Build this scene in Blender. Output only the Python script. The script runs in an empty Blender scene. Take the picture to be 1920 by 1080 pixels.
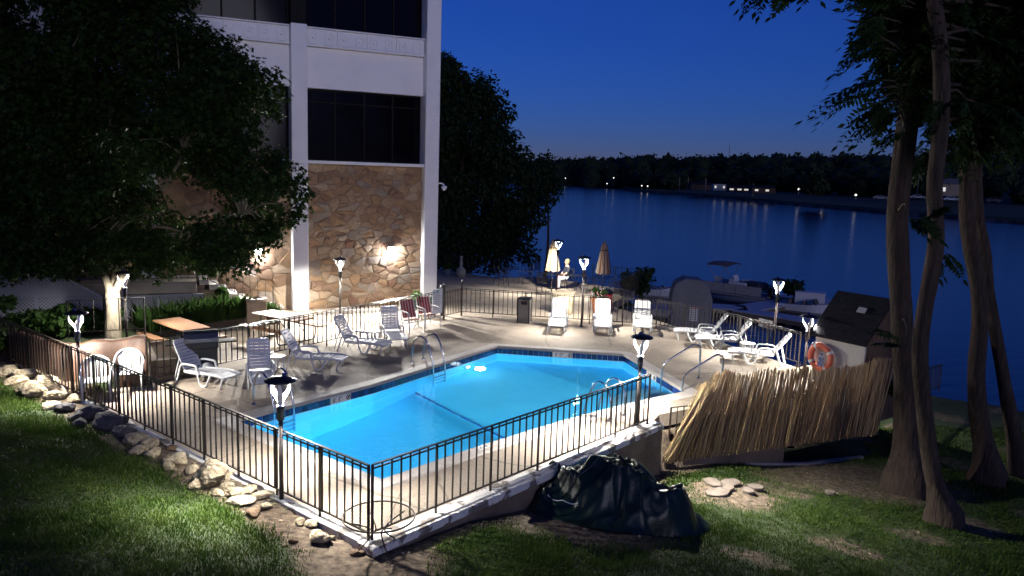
import bpy, bmesh, math, random
import numpy as np
from mathutils import Vector, Matrix, noise
from mathutils.geometry import tessellate_polygon

random.seed(7); rng = np.random.default_rng(11)
S = bpy.context.scene
COL = S.collection
R = math.radians

# ------------------------------------------------------------------ camera
cam_d = bpy.data.cameras.new('camera'); cam = bpy.data.objects.new('camera', cam_d); COL.objects.link(cam)
cam_d.sensor_width = 36.0; cam_d.lens = 27.0; cam_d.clip_start = 0.1; cam_d.clip_end = 6000
p_, r_ = R(8.5), R(1.9)
fw = Vector((0, math.cos(p_), -math.sin(p_))); up0 = Vector((0, math.sin(p_), math.cos(p_))); rt0 = Vector((1, 0, 0))
rt = rt0*math.cos(r_) + up0*math.sin(r_); up = up0*math.cos(r_) - rt0*math.sin(r_)
M = Matrix((rt, up, -fw)).transposed().to_4x4(); M.translation = Vector((0, 0, 5.2))
cam.matrix_world = M
S.camera = cam

# ------------------------------------------------------------------ sky, dusk glow, exposure
SUN_EL, SUN_AZ = R(5.0), R(159.4)           # last low light, behind the camera
W = bpy.data.worlds.new('World'); S.world = W; W.use_nodes = True
wn, wl = W.node_tree.nodes, W.node_tree.links
bg = wn['Background']
sky = wn.new('ShaderNodeTexSky'); sky.sky_type = 'NISHITA'; sky.sun_disc = False
sky.sun_elevation = SUN_EL; sky.sun_rotation = SUN_AZ; sky.altitude = 200; sky.air_density = 1.0; sky.dust_density = 0.0; sky.ozone_density = 6.0
tint = wn.new('ShaderNodeMix'); tint.data_type = 'RGBA'; tint.blend_type = 'MULTIPLY'; tint.inputs[0].default_value = 1.0
tint.inputs[7].default_value = (0.62, 0.46, 1.0, 1)      # cold white balance of the dusk picture
wl.new(sky.outputs[0], tint.inputs[6]); wl.new(tint.outputs[2], bg.inputs[0]); bg.inputs[1].default_value = 0.086
sun_d = bpy.data.lights.new('dusk_glow', 'SUN'); sun = bpy.data.objects.new('dusk_glow', sun_d); COL.objects.link(sun)
sun_d.energy = 0.50; sun_d.angle = R(24); sun_d.color = (0.86, 0.83, 1.0)
sun.rotation_euler = Vector((-0.35, 0.93, -0.087)).to_track_quat('-Z', 'Y').to_euler()
S.view_settings.view_transform = 'Standard'; S.view_settings.look = 'None'
S.view_settings.exposure = 0.3; S.view_settings.gamma = 1.0; S.view_settings.use_curve_mapping = False
S.render.engine = 'CYCLES'
S.cycles.use_denoising = True
S.cycles.max_bounces = 8; S.cycles.diffuse_bounces = 3; S.cycles.glossy_bounces = 4; S.cycles.transmission_bounces = 6
S.cycles.sample_clamp_indirect = 4.0; S.cycles.caustics_reflective = False; S.cycles.caustics_refractive = False


# ------------------------------------------------------------------ mesh helpers
def rotz(v, a): c, s = math.cos(a), math.sin(a); return (c*v[0]-s*v[1], s*v[0]+c*v[1], v[2])

class MB:
    """collects verts and faces of ONE part"""
    def __init__(self): self.v = []; self.f = []; self.mi = []
    def add(self, vs, fs, m=0):
        o = len(self.v); self.v += [tuple(p) for p in vs]; self.f += [tuple(i+o for i in f) for f in fs]; self.mi += [m]*len(fs); return self
    def box(self, c, s, rz=0, rx=0, ry=0, m=0, taper=1.0):
        hx, hy, hz = s[0]/2, s[1]/2, s[2]/2; vs = []
        E = Matrix.Rotation(rz, 3, 'Z') @ Matrix.Rotation(ry, 3, 'Y') @ Matrix.Rotation(rx, 3, 'X')
        for z in (-1, 1):
            t = 1.0 if z < 0 else taper
            for x, y in ((-1, -1), (1, -1), (1, 1), (-1, 1)): vs.append(E @ Vector((x*hx*t, y*hy*t, z*hz)) + Vector(c))
        return self.add(vs, [(3, 2, 1, 0), (4, 5, 6, 7), (0, 1, 5, 4), (1, 2, 6, 5), (2, 3, 7, 6), (3, 0, 4, 7)], m)
    def bar(self, a, b, w, h=None, m=0):
        """square bar from a to b"""
        h = h or w; a, b = Vector(a), Vector(b); d = (b-a).normalized()
        up_ = Vector((0, 0, 1)) if abs(d.z) < 0.95 else Vector((1, 0, 0))
        x = d.cross(up_).normalized(); y = x.cross(d)
        vs = [p + x*(i*w/2) + y*(j*h/2) for p in (a, b) for i, j in ((-1, -1), (1, -1), (1, 1), (-1, 1))]
        return self.add(vs, [(0, 1, 2, 3), (7, 6, 5, 4), (0, 4, 5, 1), (1, 5, 6, 2), (2, 6, 7, 3), (3, 7, 4, 0)], m)
    def tube(self, pts, r, n=8, caps=True, m=0, flat=1.0):
        pts = [Vector(p) for p in pts]; k = len(pts); rs = r if isinstance(r, (list, tuple)) else [r]*k
        t0 = (pts[1]-pts[0]).normalized(); u_ = t0.orthogonal().normalized(); vs = []
        if abs(t0.z) < 0.9: u_ = t0.cross(Vector((0, 0, 1))).normalized()
        for i, p in enumerate(pts):
            t = (pts[min(i+1, k-1)]-pts[max(i-1, 0)]).normalized()
            u_ = (u_ - t*u_.dot(t)).normalized(); w_ = t.cross(u_)
            for j in range(n):
                a = 2*math.pi*j/n; vs.append(p + (u_*math.cos(a) + w_*math.sin(a)*flat)*rs[i])
        fs = [(i*n+j, i*n+(j+1) % n, (i+1)*n+(j+1) % n, (i+1)*n+j) for i in range(k-1) for j in range(n)]
        if caps: fs += [tuple(reversed(range(n))), tuple(range((k-1)*n, k*n))]
        return self.add(vs, fs, m)
    def lathe(self, prof, n=20, c=(0, 0, 0), m=0, a0=0.0):
        vs = []; k = len(prof)
        for r, z in prof:
            for j in range(n):
                a = a0+2*math.pi*j/n; vs.append((c[0]+r*math.cos(a), c[1]+r*math.sin(a), c[2]+z))
        fs = [(i*n+j, i*n+(j+1) % n, (i+1)*n+(j+1) % n, (i+1)*n+j) for i in range(k-1) for j in range(n)]
        if prof[0][0] > 1e-4: fs.append(tuple(reversed(range(n))))
        if prof[-1][0] > 1e-4: fs.append(tuple(range((k-1)*n, k*n)))
        return self.add(vs, fs, m)
    def prism(self, poly, z0, z1, m=0):
        k = len(poly); area = sum(poly[i][0]*poly[(i+1) % k][1]-poly[(i+1) % k][0]*poly[i][1] for i in range(k))
        if area < 0: poly = list(reversed(poly))
        vs = [(p[0], p[1], z0) for p in poly] + [(p[0], p[1], z1) for p in poly]
        fs = [tuple(reversed(range(k))), tuple(range(k, 2*k))] + [(i, (i+1) % k, k+(i+1) % k, k+i) for i in range(k)]
        return self.add(vs, fs, m)
    def slab(self, rings, z0, z1, m=0):
        """polygon with holes, top z1, skirt down to z0"""
        tri = tessellate_polygon([[Vector((p[0], p[1], 0)) for p in r] for r in rings]); flatr = [p for r in rings for p in r]
        vs = [(p[0], p[1], z1) for p in flatr]; fs = []
        for t in tri:
            a, b, c = [flatr[i] for i in t]
            cr = (b[0]-a[0])*(c[1]-a[1])-(b[1]-a[1])*(c[0]-a[0]); fs.append(tuple(t) if cr > 0 else tuple(reversed(t)))
        self.add(vs, fs, m); o = 0
        for ri, r in enumerate(rings):
            k = len(r); area = sum(r[i][0]*r[(i+1) % k][1]-r[(i+1) % k][0]*r[i][1] for i in range(k))
            vs = [(p[0], p[1], z0) for p in r]+[(p[0], p[1], z1) for p in r]
            fs = [(i, (i+1) % k, k+(i+1) % k, k+i) for i in range(k)]
            if (area < 0) != (ri > 0): fs = [tuple(reversed(f)) for f in fs]
            self.add(vs, fs, m)
        return self
    def data(self, name, mats, smooth=False, bevel=0):
        me = bpy.data.meshes.new(name); me.from_pydata(self.v, [], self.f)
        for mm in (mats if isinstance(mats, (list, tuple)) else [mats]): me.materials.append(mm)
        if any(self.mi): me.polygons.foreach_set('material_index', self.mi)
        if bevel:
            bm = bmesh.new(); bm.from_mesh(me); bmesh.ops.remove_doubles(bm, verts=bm.verts, dist=1e-5)
            es = [e for e in bm.edges if len(e.link_faces) == 2 and e.calc_face_angle(0) > 0.5]
            bmesh.ops.bevel(bm, geom=es, offset=bevel, segments=1, affect='EDGES', profile=0.7, clamp_overlap=True); bm.to_mesh(me); bm.free()
        if smooth: me.polygons.foreach_set('use_smooth', [True]*len(me.polygons))
        me.update(); return me
    def build(self, name, mats, parent=None, loc=(0, 0, 0), rz=0, smooth=False, bevel=0, rot=None):
        return link(name, self.data(name, mats, smooth, bevel), parent, loc, rz, rot)

def link(name, me, parent=None, loc=(0, 0, 0), rz=0, rot=None):
    o = bpy.data.objects.new(name, me); COL.objects.link(o); o.location = loc; o.rotation_euler = rot if rot else (0, 0, rz)
    if parent is not None: o.parent = parent
    return o
def tag(o, label=None, cat=None, group=None, kind=None):
    if label: o['label'] = label
    if cat: o['category'] = cat
    if group: o['group'] = group
    if kind: o['kind'] = kind
    return o
def thing(name, label, cat, loc=(0, 0, 0), rz=0, group=None):
    o = link(name, None, None, loc, rz); o.empty_display_size = 0.2
    return tag(o, label, cat, group)
def copy_tree(o, loc, rz, label, parent=None):
    c = o.copy(); COL.objects.link(c); c.parent = parent
    if parent is None: c.location = loc; c.rotation_euler = (0, 0, rz); c['label'] = label
    for ch in o.children: copy_tree(ch, None, None, None, c)
    return c
def np_mesh(name, verts, faces, mat, smooth=False):
    """fast mesh from numpy arrays, faces all of one size"""
    verts = np.asarray(verts, dtype=np.float32).reshape(-1, 3); faces = np.asarray(faces, dtype=np.int32); k = faces.shape[1]
    me = bpy.data.meshes.new(name); me.vertices.add(len(verts)); me.vertices.foreach_set('co', verts.ravel())
    me.loops.add(faces.size); me.loops.foreach_set('vertex_index', faces.ravel())
    me.polygons.add(len(faces)); me.polygons.foreach_set('loop_start', np.arange(0, faces.size, k, dtype=np.int32)); me.polygons.foreach_set('loop_total', np.full(len(faces), k, dtype=np.int32))
    for m in (mat if isinstance(mat, (list, tuple)) else [mat]): me.materials.append(m)
    if smooth: me.polygons.foreach_set('use_smooth', np.ones(len(faces), dtype=bool))
    me.update(calc_edges=True); return me
def arc(c, r, a0, a1, n, plane='xz'):
    out = []
    for i in range(n+1):
        a = a0+(a1-a0)*i/n; x, z = r*math.cos(a), r*math.sin(a)
        out.append((c[0]+x, c[1], c[2]+z) if plane == 'xz' else ((c[0]+x, c[1]+z, c[2]) if plane == 'xy' else (c[0], c[1]+x, c[2]+z)))
    return out
def bez(p, n=8):
    """Catmull-Rom through points"""
    P_ = [Vector(q) for q in p]; out = []
    for i in range(len(P_)-1):
        a, b, c, d = P_[max(i-1, 0)], P_[i], P_[i+1], P_[min(i+2, len(P_)-1)]
        for j in range(n):
            t = j/n; out.append(0.5*((2*b)+(c-a)*t+(2*a-5*b+4*c-d)*t*t+(3*b-a-3*c+d)*t*t*t))
    return out+[P_[-1]]

# ------------------------------------------------------------------ materials
MATS = {}
def mat(name, col, rough=0.6, col2=None, scale=4.0, detail=6.0, bump=0.0, bscale=None, metal=0.0, spec=0.5, lo=0.35, hi=0.65, obj_var=0.0, coord='Object', stretch=None, emit=None, estr=0.0, trans=0.0, ior=1.45, sheen=0, sub=0.0):
    m = bpy.data.materials.new(name); m.use_nodes = True; N, L = m.node_tree.nodes, m.node_tree.links
    b = N['Principled BSDF']; b.inputs['Base Color'].default_value = (*col, 1); b.inputs['Roughness'].default_value = rough
    b.inputs['Metallic'].default_value = metal; b.inputs['Specular IOR Level'].default_value = spec; b.inputs['IOR'].default_value = ior
    if trans: b.inputs['Transmission Weight'].default_value = trans
    if sub: b.inputs['Subsurface Weight'].default_value = sub
    if emit: b.inputs['Emission Color'].default_value = (*emit, 1); b.inputs['Emission Strength'].default_value = estr
    tc = N.new('ShaderNodeTexCoord'); vec = tc.outputs[coord]
    if stretch:
        mp = N.new('ShaderNodeMapping'); mp.inputs['Scale'].default_value = stretch; L.new(vec, mp.inputs[0]); vec = mp.outputs[0]
    csock = None
    if col2:
        nz = N.new('ShaderNodeTexNoise'); nz.inputs['Scale'].default_value = scale; nz.inputs['Detail'].default_value = detail; nz.inputs['Roughness'].default_value = 0.62; L.new(vec, nz.inputs['Vector'])
        rp = N.new('ShaderNodeValToRGB'); rp.color_ramp.elements[0].position = lo; rp.color_ramp.elements[1].position = hi
        rp.color_ramp.elements[0].color = (*col, 1); rp.color_ramp.elements[1].color = (*col2, 1); L.new(nz.outputs['Fac'], rp.inputs[0]); csock = rp.outputs[0]
    if obj_var:
        oi = N.new('ShaderNodeObjectInfo'); mr = N.new('ShaderNodeMapRange'); mr.inputs[3].default_value = 1-obj_var; mr.inputs[4].default_value = 1+obj_var; L.new(oi.outputs['Random'], mr.inputs[0])
        hs = N.new('ShaderNodeHueSaturation'); L.new(mr.outputs[0], hs.inputs['Value'])
        if csock: L.new(csock, hs.inputs['Color'])
        else: hs.inputs['Color'].default_value = (*col, 1)
        csock = hs.outputs[0]
    if csock: L.new(csock, b.inputs['Base Color'])
    if bump:
        n2 = N.new('ShaderNodeTexNoise'); n2.inputs['Scale'].default_value = bscale or scale*4; n2.inputs['Detail'].default_value = 5; L.new(vec, n2.inputs['Vector'])
        bp = N.new('ShaderNodeBump'); bp.inputs['Strength'].default_value = bump; bp.inputs['Distance'].default_value = 0.03; L.new(n2.outputs['Fac'], bp.inputs['Height']); L.new(bp.outputs[0], b.inputs['Normal'])
    MATS[name] = m; return m

m_iron = mat('dark_iron', (0.022, 0.017, 0.014), 0.42, col2=(0.05, 0.03, 0.02), scale=9, lo=0.55, hi=0.8)
m_black = mat('black_metal', (0.012, 0.012, 0.014), 0.4)
m_plastic = mat('white_resin', (0.78, 0.78, 0.77), 0.38, col2=(0.66, 0.66, 0.64), scale=3, lo=0.45, hi=0.75)
m_white = mat('white_paint', (0.84, 0.83, 0.83), 0.55, col2=(0.77, 0.76, 0.75), scale=1.5, lo=0.5, hi=0.8, bump=0.1, bscale=30)
m_steel = mat('polished_steel', (0.62, 0.63, 0.65), 0.16, metal=1.0)
m_concrete = mat('deck_concrete', (0.36, 0.30, 0.235), 0.78, col2=(0.29, 0.24, 0.19), scale=0.7, detail=9, lo=0.36, hi=0.68, bump=0.25, bscale=60, coord='Generated' if False else 'Object')
m_patio = mat('patio_concrete', (0.46, 0.39, 0.30), 0.82, col2=(0.36, 0.29, 0.22), scale=0.5, detail=8, lo=0.36, hi=0.68, bump=0.25, bscale=50)
m_coping = mat('coping_concrete', (0.50, 0.46, 0.42), 0.65, col2=(0.40, 0.37, 0.33), scale=3, lo=0.4, hi=0.7, bump=0.15, bscale=70)
m_wall = mat('retaining_render', (0.24, 0.18, 0.13), 0.85, col2=(0.13, 0.095, 0.07), scale=1.4, detail=8, bump=0.4, bscale=14)
m_flake = mat('peeling_white_paint', (0.74, 0.72, 0.68), 0.7, col2=(0.20, 0.17, 0.15), scale=3.2, detail=10, lo=0.52, hi=0.56, bump=0.5, bscale=9)
m_lime = mat('limestone', (0.50, 0.43, 0.30), 0.9, col2=(0.23, 0.17, 0.10), scale=5, detail=8, lo=0.38, hi=0.66, bump=0.9, bscale=11, obj_var=0.18)
m_darkrock = mat('dark_boulder', (0.060, 0.058, 0.066), 0.85, col2=(0.11, 0.10, 0.10), scale=4, detail=8, bump=0.8, bscale=8, obj_var=0.2)
m_brownwall = mat('brown_painted_stone', (0.055, 0.024, 0.013), 0.6, col2=(0.115, 0.058, 0.03), scale=2.0, detail=6, lo=0.45, hi=0.72, bump=0.6, bscale=5)
m_timber = mat('weathered_timber', (0.25, 0.20, 0.145), 0.85, col2=(0.15, 0.115, 0.08), scale=3, stretch=(1, 8, 8), bump=0.5, bscale=12)
m_table = mat('table_board', (0.25, 0.125, 0.06), 0.6, col2=(0.19, 0.09, 0.043), scale=3, stretch=(1, 10, 10), bump=0.2, bscale=10)
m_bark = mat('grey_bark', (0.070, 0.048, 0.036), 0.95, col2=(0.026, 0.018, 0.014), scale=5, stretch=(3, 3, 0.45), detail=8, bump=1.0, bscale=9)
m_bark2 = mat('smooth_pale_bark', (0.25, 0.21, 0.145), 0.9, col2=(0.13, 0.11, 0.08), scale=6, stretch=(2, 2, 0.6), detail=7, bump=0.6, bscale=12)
m_soil = mat('soil', (0.10, 0.068, 0.045), 0.95, col2=(0.05, 0.034, 0.022), scale=6, detail=8, bump=0.6, bscale=18)
m_reed = mat('dry_reed', (0.74, 0.56, 0.31), 0.6, col2=(0.54, 0.37, 0.18), scale=6, stretch=(1, 1, 0.3), obj_var=0.35, lo=0.3, hi=0.7)
m_reed2 = mat('dry_reed_mass', (0.72, 0.53, 0.29), 0.65, col2=(0.42, 0.27, 0.13), scale=34, stretch=(1, 1, 0.02), detail=3, lo=0.35, hi=0.65)
m_tile = mat('navy_tile', (0.012, 0.035, 0.16), 0.12, obj_var=0.45, spec=0.6)
m_grout = mat('grout', (0.30, 0.36, 0.40), 0.8)
m_canvas = mat('tan_canvas', (0.42, 0.32, 0.20), 0.9, col2=(0.34, 0.25, 0.15), scale=5, bump=0.3, bscale=20)
m_orange = mat('orange_ring', (0.72, 0.12, 0.055), 0.5, col2=(0.62, 0.16, 0.09), scale=4)
m_terracotta = mat('terracotta', (0.38, 0.15, 0.07), 0.8, col2=(0.28, 0.11, 0.06), scale=5, bump=0.2, bscale=20)
m_shingle = mat('dark_shingle', (0.028, 0.028, 0.034), 0.85, col2=(0.016, 0.016, 0.02), scale=8, bump=0.6, bscale=40, spec=0.1)
m_winglass = mat('dark_window_glass', (0.003, 0.003, 0.005), 0.08, spec=0.12)
m_frame = mat('dark_bronze_frame', (0.005, 0.005, 0.006), 0.6, spec=0.15)
m_text = mat('sign_ink', (0.03, 0.03, 0.04), 0.6)
m_red = mat('red_ink', (0.62, 0.06, 0.07), 0.6)
m_signw = mat('sign_white', (0.74, 0.74, 0.72), 0.5)
m_dockw = mat('grey_dock_board', (0.66, 0.63, 0.62), 0.8, col2=(0.55, 0.53, 0.52), scale=2, stretch=(1, 6, 1), bump=0.2, bscale=20)
m_tarpg = mat('dark_green_tarp', (0.004, 0.013, 0.010), 0.36, col2=(0.008, 0.022, 0.017), scale=5, bump=0.25, bscale=9, spec=0.45)
m_greycover = mat('grey_cover', (0.11, 0.11, 0.12), 0.75, col2=(0.085, 0.085, 0.095), scale=2, bump=0.2, bscale=10)

def leaf_mat(name, c1, c2, rough=0.55):
    m = mat(name, c1, rough, col2=c2, scale=2.2, detail=3, spec=0.12)
    N, L = m.node_tree.nodes, m.node_tree.links; b = N['Principled BSDF']; out = [n for n in N if n.type == 'OUTPUT_MATERIAL'][0]
    tr = N.new('ShaderNodeBsdfTranslucent'); mx = N.new('ShaderNodeMixShader'); mx.inputs[0].default_value = 0.25
    rp = [n for n in N if n.type == 'VALTORGB'][0]; L.new(rp.outputs[0], tr.inputs[0]); L.new(b.outputs[0], mx.inputs[1]); L.new(tr.outputs[0], mx.inputs[2]); L.new(mx.outputs[0], out.inputs[0])
    return m
for m_ in (m_reed, m_reed2):
    N, L = m_.node_tree.nodes, m_.node_tree.links; b = N['Principled BSDF']; out = [n for n in N if n.type == 'OUTPUT_MATERIAL'][0]
    src = b.inputs['Base Color'].links[0].from_socket; tr = N.new('ShaderNodeBsdfTranslucent'); mx = N.new('ShaderNodeMixShader'); mx.inputs[0].default_value = 0.30
    L.new(src, tr.inputs[0]); L.new(b.outputs[0], mx.inputs[1]); L.new(tr.outputs[0], mx.inputs[2]); L.new(mx.outputs[0], out.inputs[0])
m_maple = leaf_mat('maple_leaf', (0.009, 0.021, 0.004), (0.020, 0.042, 0.007))
m_ailan = leaf_mat('pinnate_leaf', (0.010, 0.023, 0.006), (0.019, 0.037, 0.009))
m_bushleaf = leaf_mat('bank_tree_leaf', (0.018, 0.034, 0.014), (0.030, 0.052, 0.019))
m_plantleaf = leaf_mat('garden_plant_leaf', (0.020, 0.046, 0.010), (0.042, 0.082, 0.018))
m_blade = leaf_mat('grass_blade', (0.034, 0.075, 0.010), (0.076, 0.118, 0.022))
m_flower_r = mat('red_petal', (0.62, 0.04, 0.04), 0.6); m_flower_w = mat('white_petal', (0.75, 0.73, 0.70), 0.6); m_flower_p = mat('pink_petal', (0.65, 0.22, 0.30), 0.6)

def weather(m, spots=14.0, amt=0.22, stain=0.35, cracks=True):
    """stains, speckle and hairline cracks with shapes of their own, multiplied over the concrete colour"""
    N, L = m.node_tree.nodes, m.node_tree.links; b = N['Principled BSDF']; src = b.inputs['Base Color'].links[0].from_socket; tc = N.new('ShaderNodeTexCoord')
    def lay(src, fac_out, lo, hi, dark):
        rp = N.new('ShaderNodeValToRGB'); rp.color_ramp.elements[0].position = lo; rp.color_ramp.elements[1].position = hi; rp.color_ramp.elements[0].color = (dark, dark, dark, 1); rp.color_ramp.elements[1].color = (1, 1, 1, 1); L.new(fac_out, rp.inputs[0])
        mx = N.new('ShaderNodeMix'); mx.data_type = 'RGBA'; mx.blend_type = 'MULTIPLY'; mx.inputs[0].default_value = 1.0; L.new(src, mx.inputs[6]); L.new(rp.outputs[0], mx.inputs[7]); return mx.outputs[2]
    n1 = N.new('ShaderNodeTexNoise'); n1.inputs['Scale'].default_value = 0.33; n1.inputs['Detail'].default_value = 10; n1.inputs['Roughness'].default_value = 0.7; n1.inputs['Distortion'].default_value = 0.8; L.new(tc.outputs['Object'], n1.inputs[0]); src = lay(src, n1.outputs[0], 0.36, 0.50, 1-stain)
    n2 = N.new('ShaderNodeTexNoise'); n2.inputs['Scale'].default_value = spots; n2.inputs['Detail'].default_value = 4; n2.inputs['Roughness'].default_value = 0.75; L.new(tc.outputs['Object'], n2.inputs[0]); src = lay(src, n2.outputs[0], 0.38, 0.56, 1-amt)
    if cracks:
        wv = N.new('ShaderNodeTexNoise'); wv.inputs['Scale'].default_value = 1.4; wv.inputs['Detail'].default_value = 6; L.new(tc.outputs['Object'], wv.inputs[0])
        ad = N.new('ShaderNodeMix'); ad.data_type = 'VECTOR'; ad.inputs[0].default_value = 0.18; L.new(tc.outputs['Object'], ad.inputs[4]); L.new(wv.outputs['Color'], ad.inputs[5])
        vo = N.new('ShaderNodeTexVoronoi'); vo.feature = 'DISTANCE_TO_EDGE'; vo.inputs['Scale'].default_value = 0.36; L.new(ad.outputs[1], vo.inputs['Vector']); src = lay(src, vo.outputs['Distance'], 0.002, 0.006, 0.55)
    L.new(src, b.inputs['Base Color'])
weather(m_concrete); weather(m_patio, 9.0, 0.25, 0.4); weather(m_coping, 20.0, 0.15, 0.2, False)


# ------------------------------------------------------------------ plan of the place (metres; deck level z = 0, river z = -3.5)
C0 = Vector((-1.88, 10.10)); LEND = Vector((-13.4, 19.45)); WEND = Vector((3.05, 15.75))
dL = (LEND-C0).normalized(); nL = Vector((-dL.y, dL.x)); nL = nL if nL.y < 0 else -nL
dR = (WEND-C0).normalized(); nR = Vector((dR.y, -dR.x))
RIVER_Z = -3.5
INNER0 = (-8.40, 17.47); INNER1 = (-2.37, 26.62); GATE1 = (-1.81, 27.54); FAR2 = (5.07, 26.35); FAR3 = (6.65, 24.85); FAR4 = (8.20, 21.30)
DECK = [tuple(C0), tuple(WEND), (3.36, 16.50), (6.2, 18.3), (9.6, 20.0), (10.6, 20.9), (9.3, 22.2), FAR4, FAR3, FAR2, GATE1, INNER1, INNER0, (-9.75, 16.75), (-9.62, 16.38)]
PATIO = [INNER0, INNER1, GATE1, FAR2, (6.244, 26.081, 0.000)[:2], (3.967, 30.962, 0.000)[:2], (5.690, 35.234, 0.000)[:2], (3.758, 37.044, 0.000)[:2], (1.352, 39.185, 0.000)[:2], (-0.684, 38.072, 0.000)[:2], (-4.174, 40.819, 0.000)[:2], (-9, 41), (-18, 34), (-17.0, 25.5), (-12.6, 22.6), (-10.3, 20.3)]
B1 = (13.370, 25.406, -1.750)[:2]; B2 = (16.161, 23.414, -1.750)[:2]
LAND = [(-70, -25), (70, -25), (70, 22), (40, 24.5), B2, B1, (10.9, 21.2), (9.3, 22.3), (8.3, 21.5), (6.8, 25.0), (6.266, 26.176, 0.000)[:2], (4.005, 31.099, 0.000)[:2], (5.767, 35.415, 0.000)[:2], (3.775, 37.232, -0.000)[:2], (1.358, 39.394, 0.000)[:2], (-0.688, 38.270, 0.000)[:2], (-4.198, 41.046, 0.000)[:2], (-9, 43), (-25, 60), (-70, 80)]

def sstep(a, b, x): t = np.clip((x-a)/(b-a), 0, 1); return t*t*(3-2*t)
def in_poly(X, Y, poly):
    r = np.zeros(X.shape, bool); k = len(poly)
    for i in range(k):
        x0, y0 = poly[i]; x1, y1 = poly[(i+1) % k]
        c = ((y0 > Y) != (y1 > Y)) & (X < (x1-x0)*(Y-y0)/((y1-y0) if y1 != y0 else 1e-9)+x0); r ^= c
    return r
def poly_dist(X, Y, poly):
    d = np.full(X.shape, 1e9); k = len(poly)
    for i in range(k):
        ax, ay = poly[i]; bx, by = poly[(i+1) % k]; vx, vy = bx-ax, by-ay
        t = np.clip(((X-ax)*vx+(Y-ay)*vy)/(vx*vx+vy*vy), 0, 1); d = np.minimum(d, np.hypot(X-ax-t*vx, Y-ay-t*vy))
    return d
def ground_h(X, Y):
    X = np.asarray(X, float); Y = np.asarray(Y, float)
    dx, dy = X-C0.x, Y-C0.y
    dl = dx*nL.x+dy*nL.y; dr = dx*nR.x+dy*nR.y; tr = dx*dR.x+dy*dR.y
    zl = 0.03-0.10*sstep(2.5, 0, np.hypot(dx, dy)) + np.minimum(6.0, 0.22*np.maximum(0, dl-0.75))
    zr = -0.14-0.90*sstep(0.4, 7.6, tr)-0.62*sstep(6.5, 13, tr) + 0.05*np.maximum(0, dr-3.0)*sstep(9, 3, tr)
    w = sstep(-2.2, 2.6, dr-dl); z = zl*(1-w)+zr*w
    z = np.where((dl < 0) & (dr < 0), -0.35, z)
    z = np.where((dl < 0.05) & (X < -9.0), 0.18, z)
    z = z + 0.035*np.sin(X*2.3+0.7*Y)*np.sin(Y*1.9-0.4*X) + 0.02*np.sin(X*6.1+1.3)*np.cos(Y*5.3)
    out = ~in_poly(X, Y, LAND); d = poly_dist(X, Y, LAND)
    z = np.where(out, np.minimum(z, -0.3)-0.95*d, z)
    return np.maximum(z, -5.2)
def gh(x, y): return float(ground_h(np.array([x]), np.array([y]))[0])

# ground sheet: lawn, slope, banks
xs = np.concatenate([np.arange(-60, -16, 2.0), np.arange(-16, 20, 0.22), np.arange(20, 62, 2.0)])
ys = np.concatenate([np.arange(-20, 5, 1.5), np.arange(5, 30, 0.22), np.arange(30, 82, 1.5)])
GX, GY = np.meshgrid(xs, ys); GZ = ground_h(GX, GY)
nx, ny = len(xs), len(ys)
II, JJ = np.meshgrid(np.arange(nx-1), np.arange(ny-1)); a_ = (JJ*nx+II).ravel()
quads = np.stack([a_, a_+1, a_+nx+1, a_+nx], 1)
cx_, cy_ = GX.ravel()[quads].mean(1), GY.ravel()[quads].mean(1)
inner = (in_poly(cx_, cy_, DECK) & (poly_dist(cx_, cy_, DECK) > 0.35)) | (in_poly(cx_, cy_, PATIO) & (poly_dist(cx_, cy_, PATIO) > 1.3))
quads = quads[~inner]
used = np.unique(quads); remap = np.full(nx*ny, -1); remap[used] = np.arange(len(used))
gverts = np.stack([GX.ravel(), GY.ravel(), GZ.ravel()], 1)[used]

def dirt_of(X, Y):
    X = np.asarray(X, float); Y = np.asarray(Y, float); dx, dy = X-C0.x, Y-C0.y
    dl = dx*nL.x+dy*nL.y; dr = dx*nR.x+dy*nR.y; tr = dx*dR.x+dy*dR.y
    d = sstep(1.05, 0.45, dl)*(dr < dl+0.8)*(dl > -0.4)
    d = np.maximum(d, sstep(1.5, 0.6, np.hypot(dx-0.1, dy+0.45)))
    d = np.maximum(d, 0.9*sstep(0.75, 0.3, dr)*(tr > 0.4)*(dr > -0.5))
    d = np.maximum(d, sstep(1.6, 0.5, np.hypot((X-1.2)/1.6, Y-12.0)))
    d = np.maximum(d, 0.9*sstep(2.0, 0.9, np.hypot((X-8.0)/1.7, Y-16.9)))
    d = np.maximum(d, 0.9*sstep(1.35, 0.5, np.hypot(X-4.7, (Y-14.9))))
    d = np.maximum(d, 0.8*sstep(1.0, 0.4, np.hypot(X-9.3, Y-14.6)))
    d = np.maximum(d, 0.55*(np.sin(X*1.7+1)*np.sin(Y*2.1+X*.6) > 0.55)*(X > 3))
    return np.clip(d, 0, 1)
g_me = np_mesh('ground', gverts, remap[quads], mat('lawn_ground', (0.036, 0.056, 0.014), 0.95), smooth=True)
at = g_me.attributes.new('dirt', 'FLOAT', 'POINT'); at.data.foreach_set('value', dirt_of(gverts[:, 0], gverts[:, 1]).astype(np.float32))
gm = MATS['lawn_ground']; N, L = gm.node_tree.nodes, gm.node_tree.links
an = N.new('ShaderNodeAttribute'); an.attribute_name = 'dirt'; tcn = N.new('ShaderNodeTexCoord')
n1 = N.new('ShaderNodeTexNoise'); n1.inputs['Scale'].default_value = 2.6; n1.inputs['Detail'].default_value = 9; L.new(tcn.outputs['Object'], n1.inputs[0])
mth = N.new('ShaderNodeMath'); mth.operation = 'MULTIPLY_ADD'; mth.inputs[1].default_value = 0.9; L.new(n1.outputs[0], mth.inputs[0]); 
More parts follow.
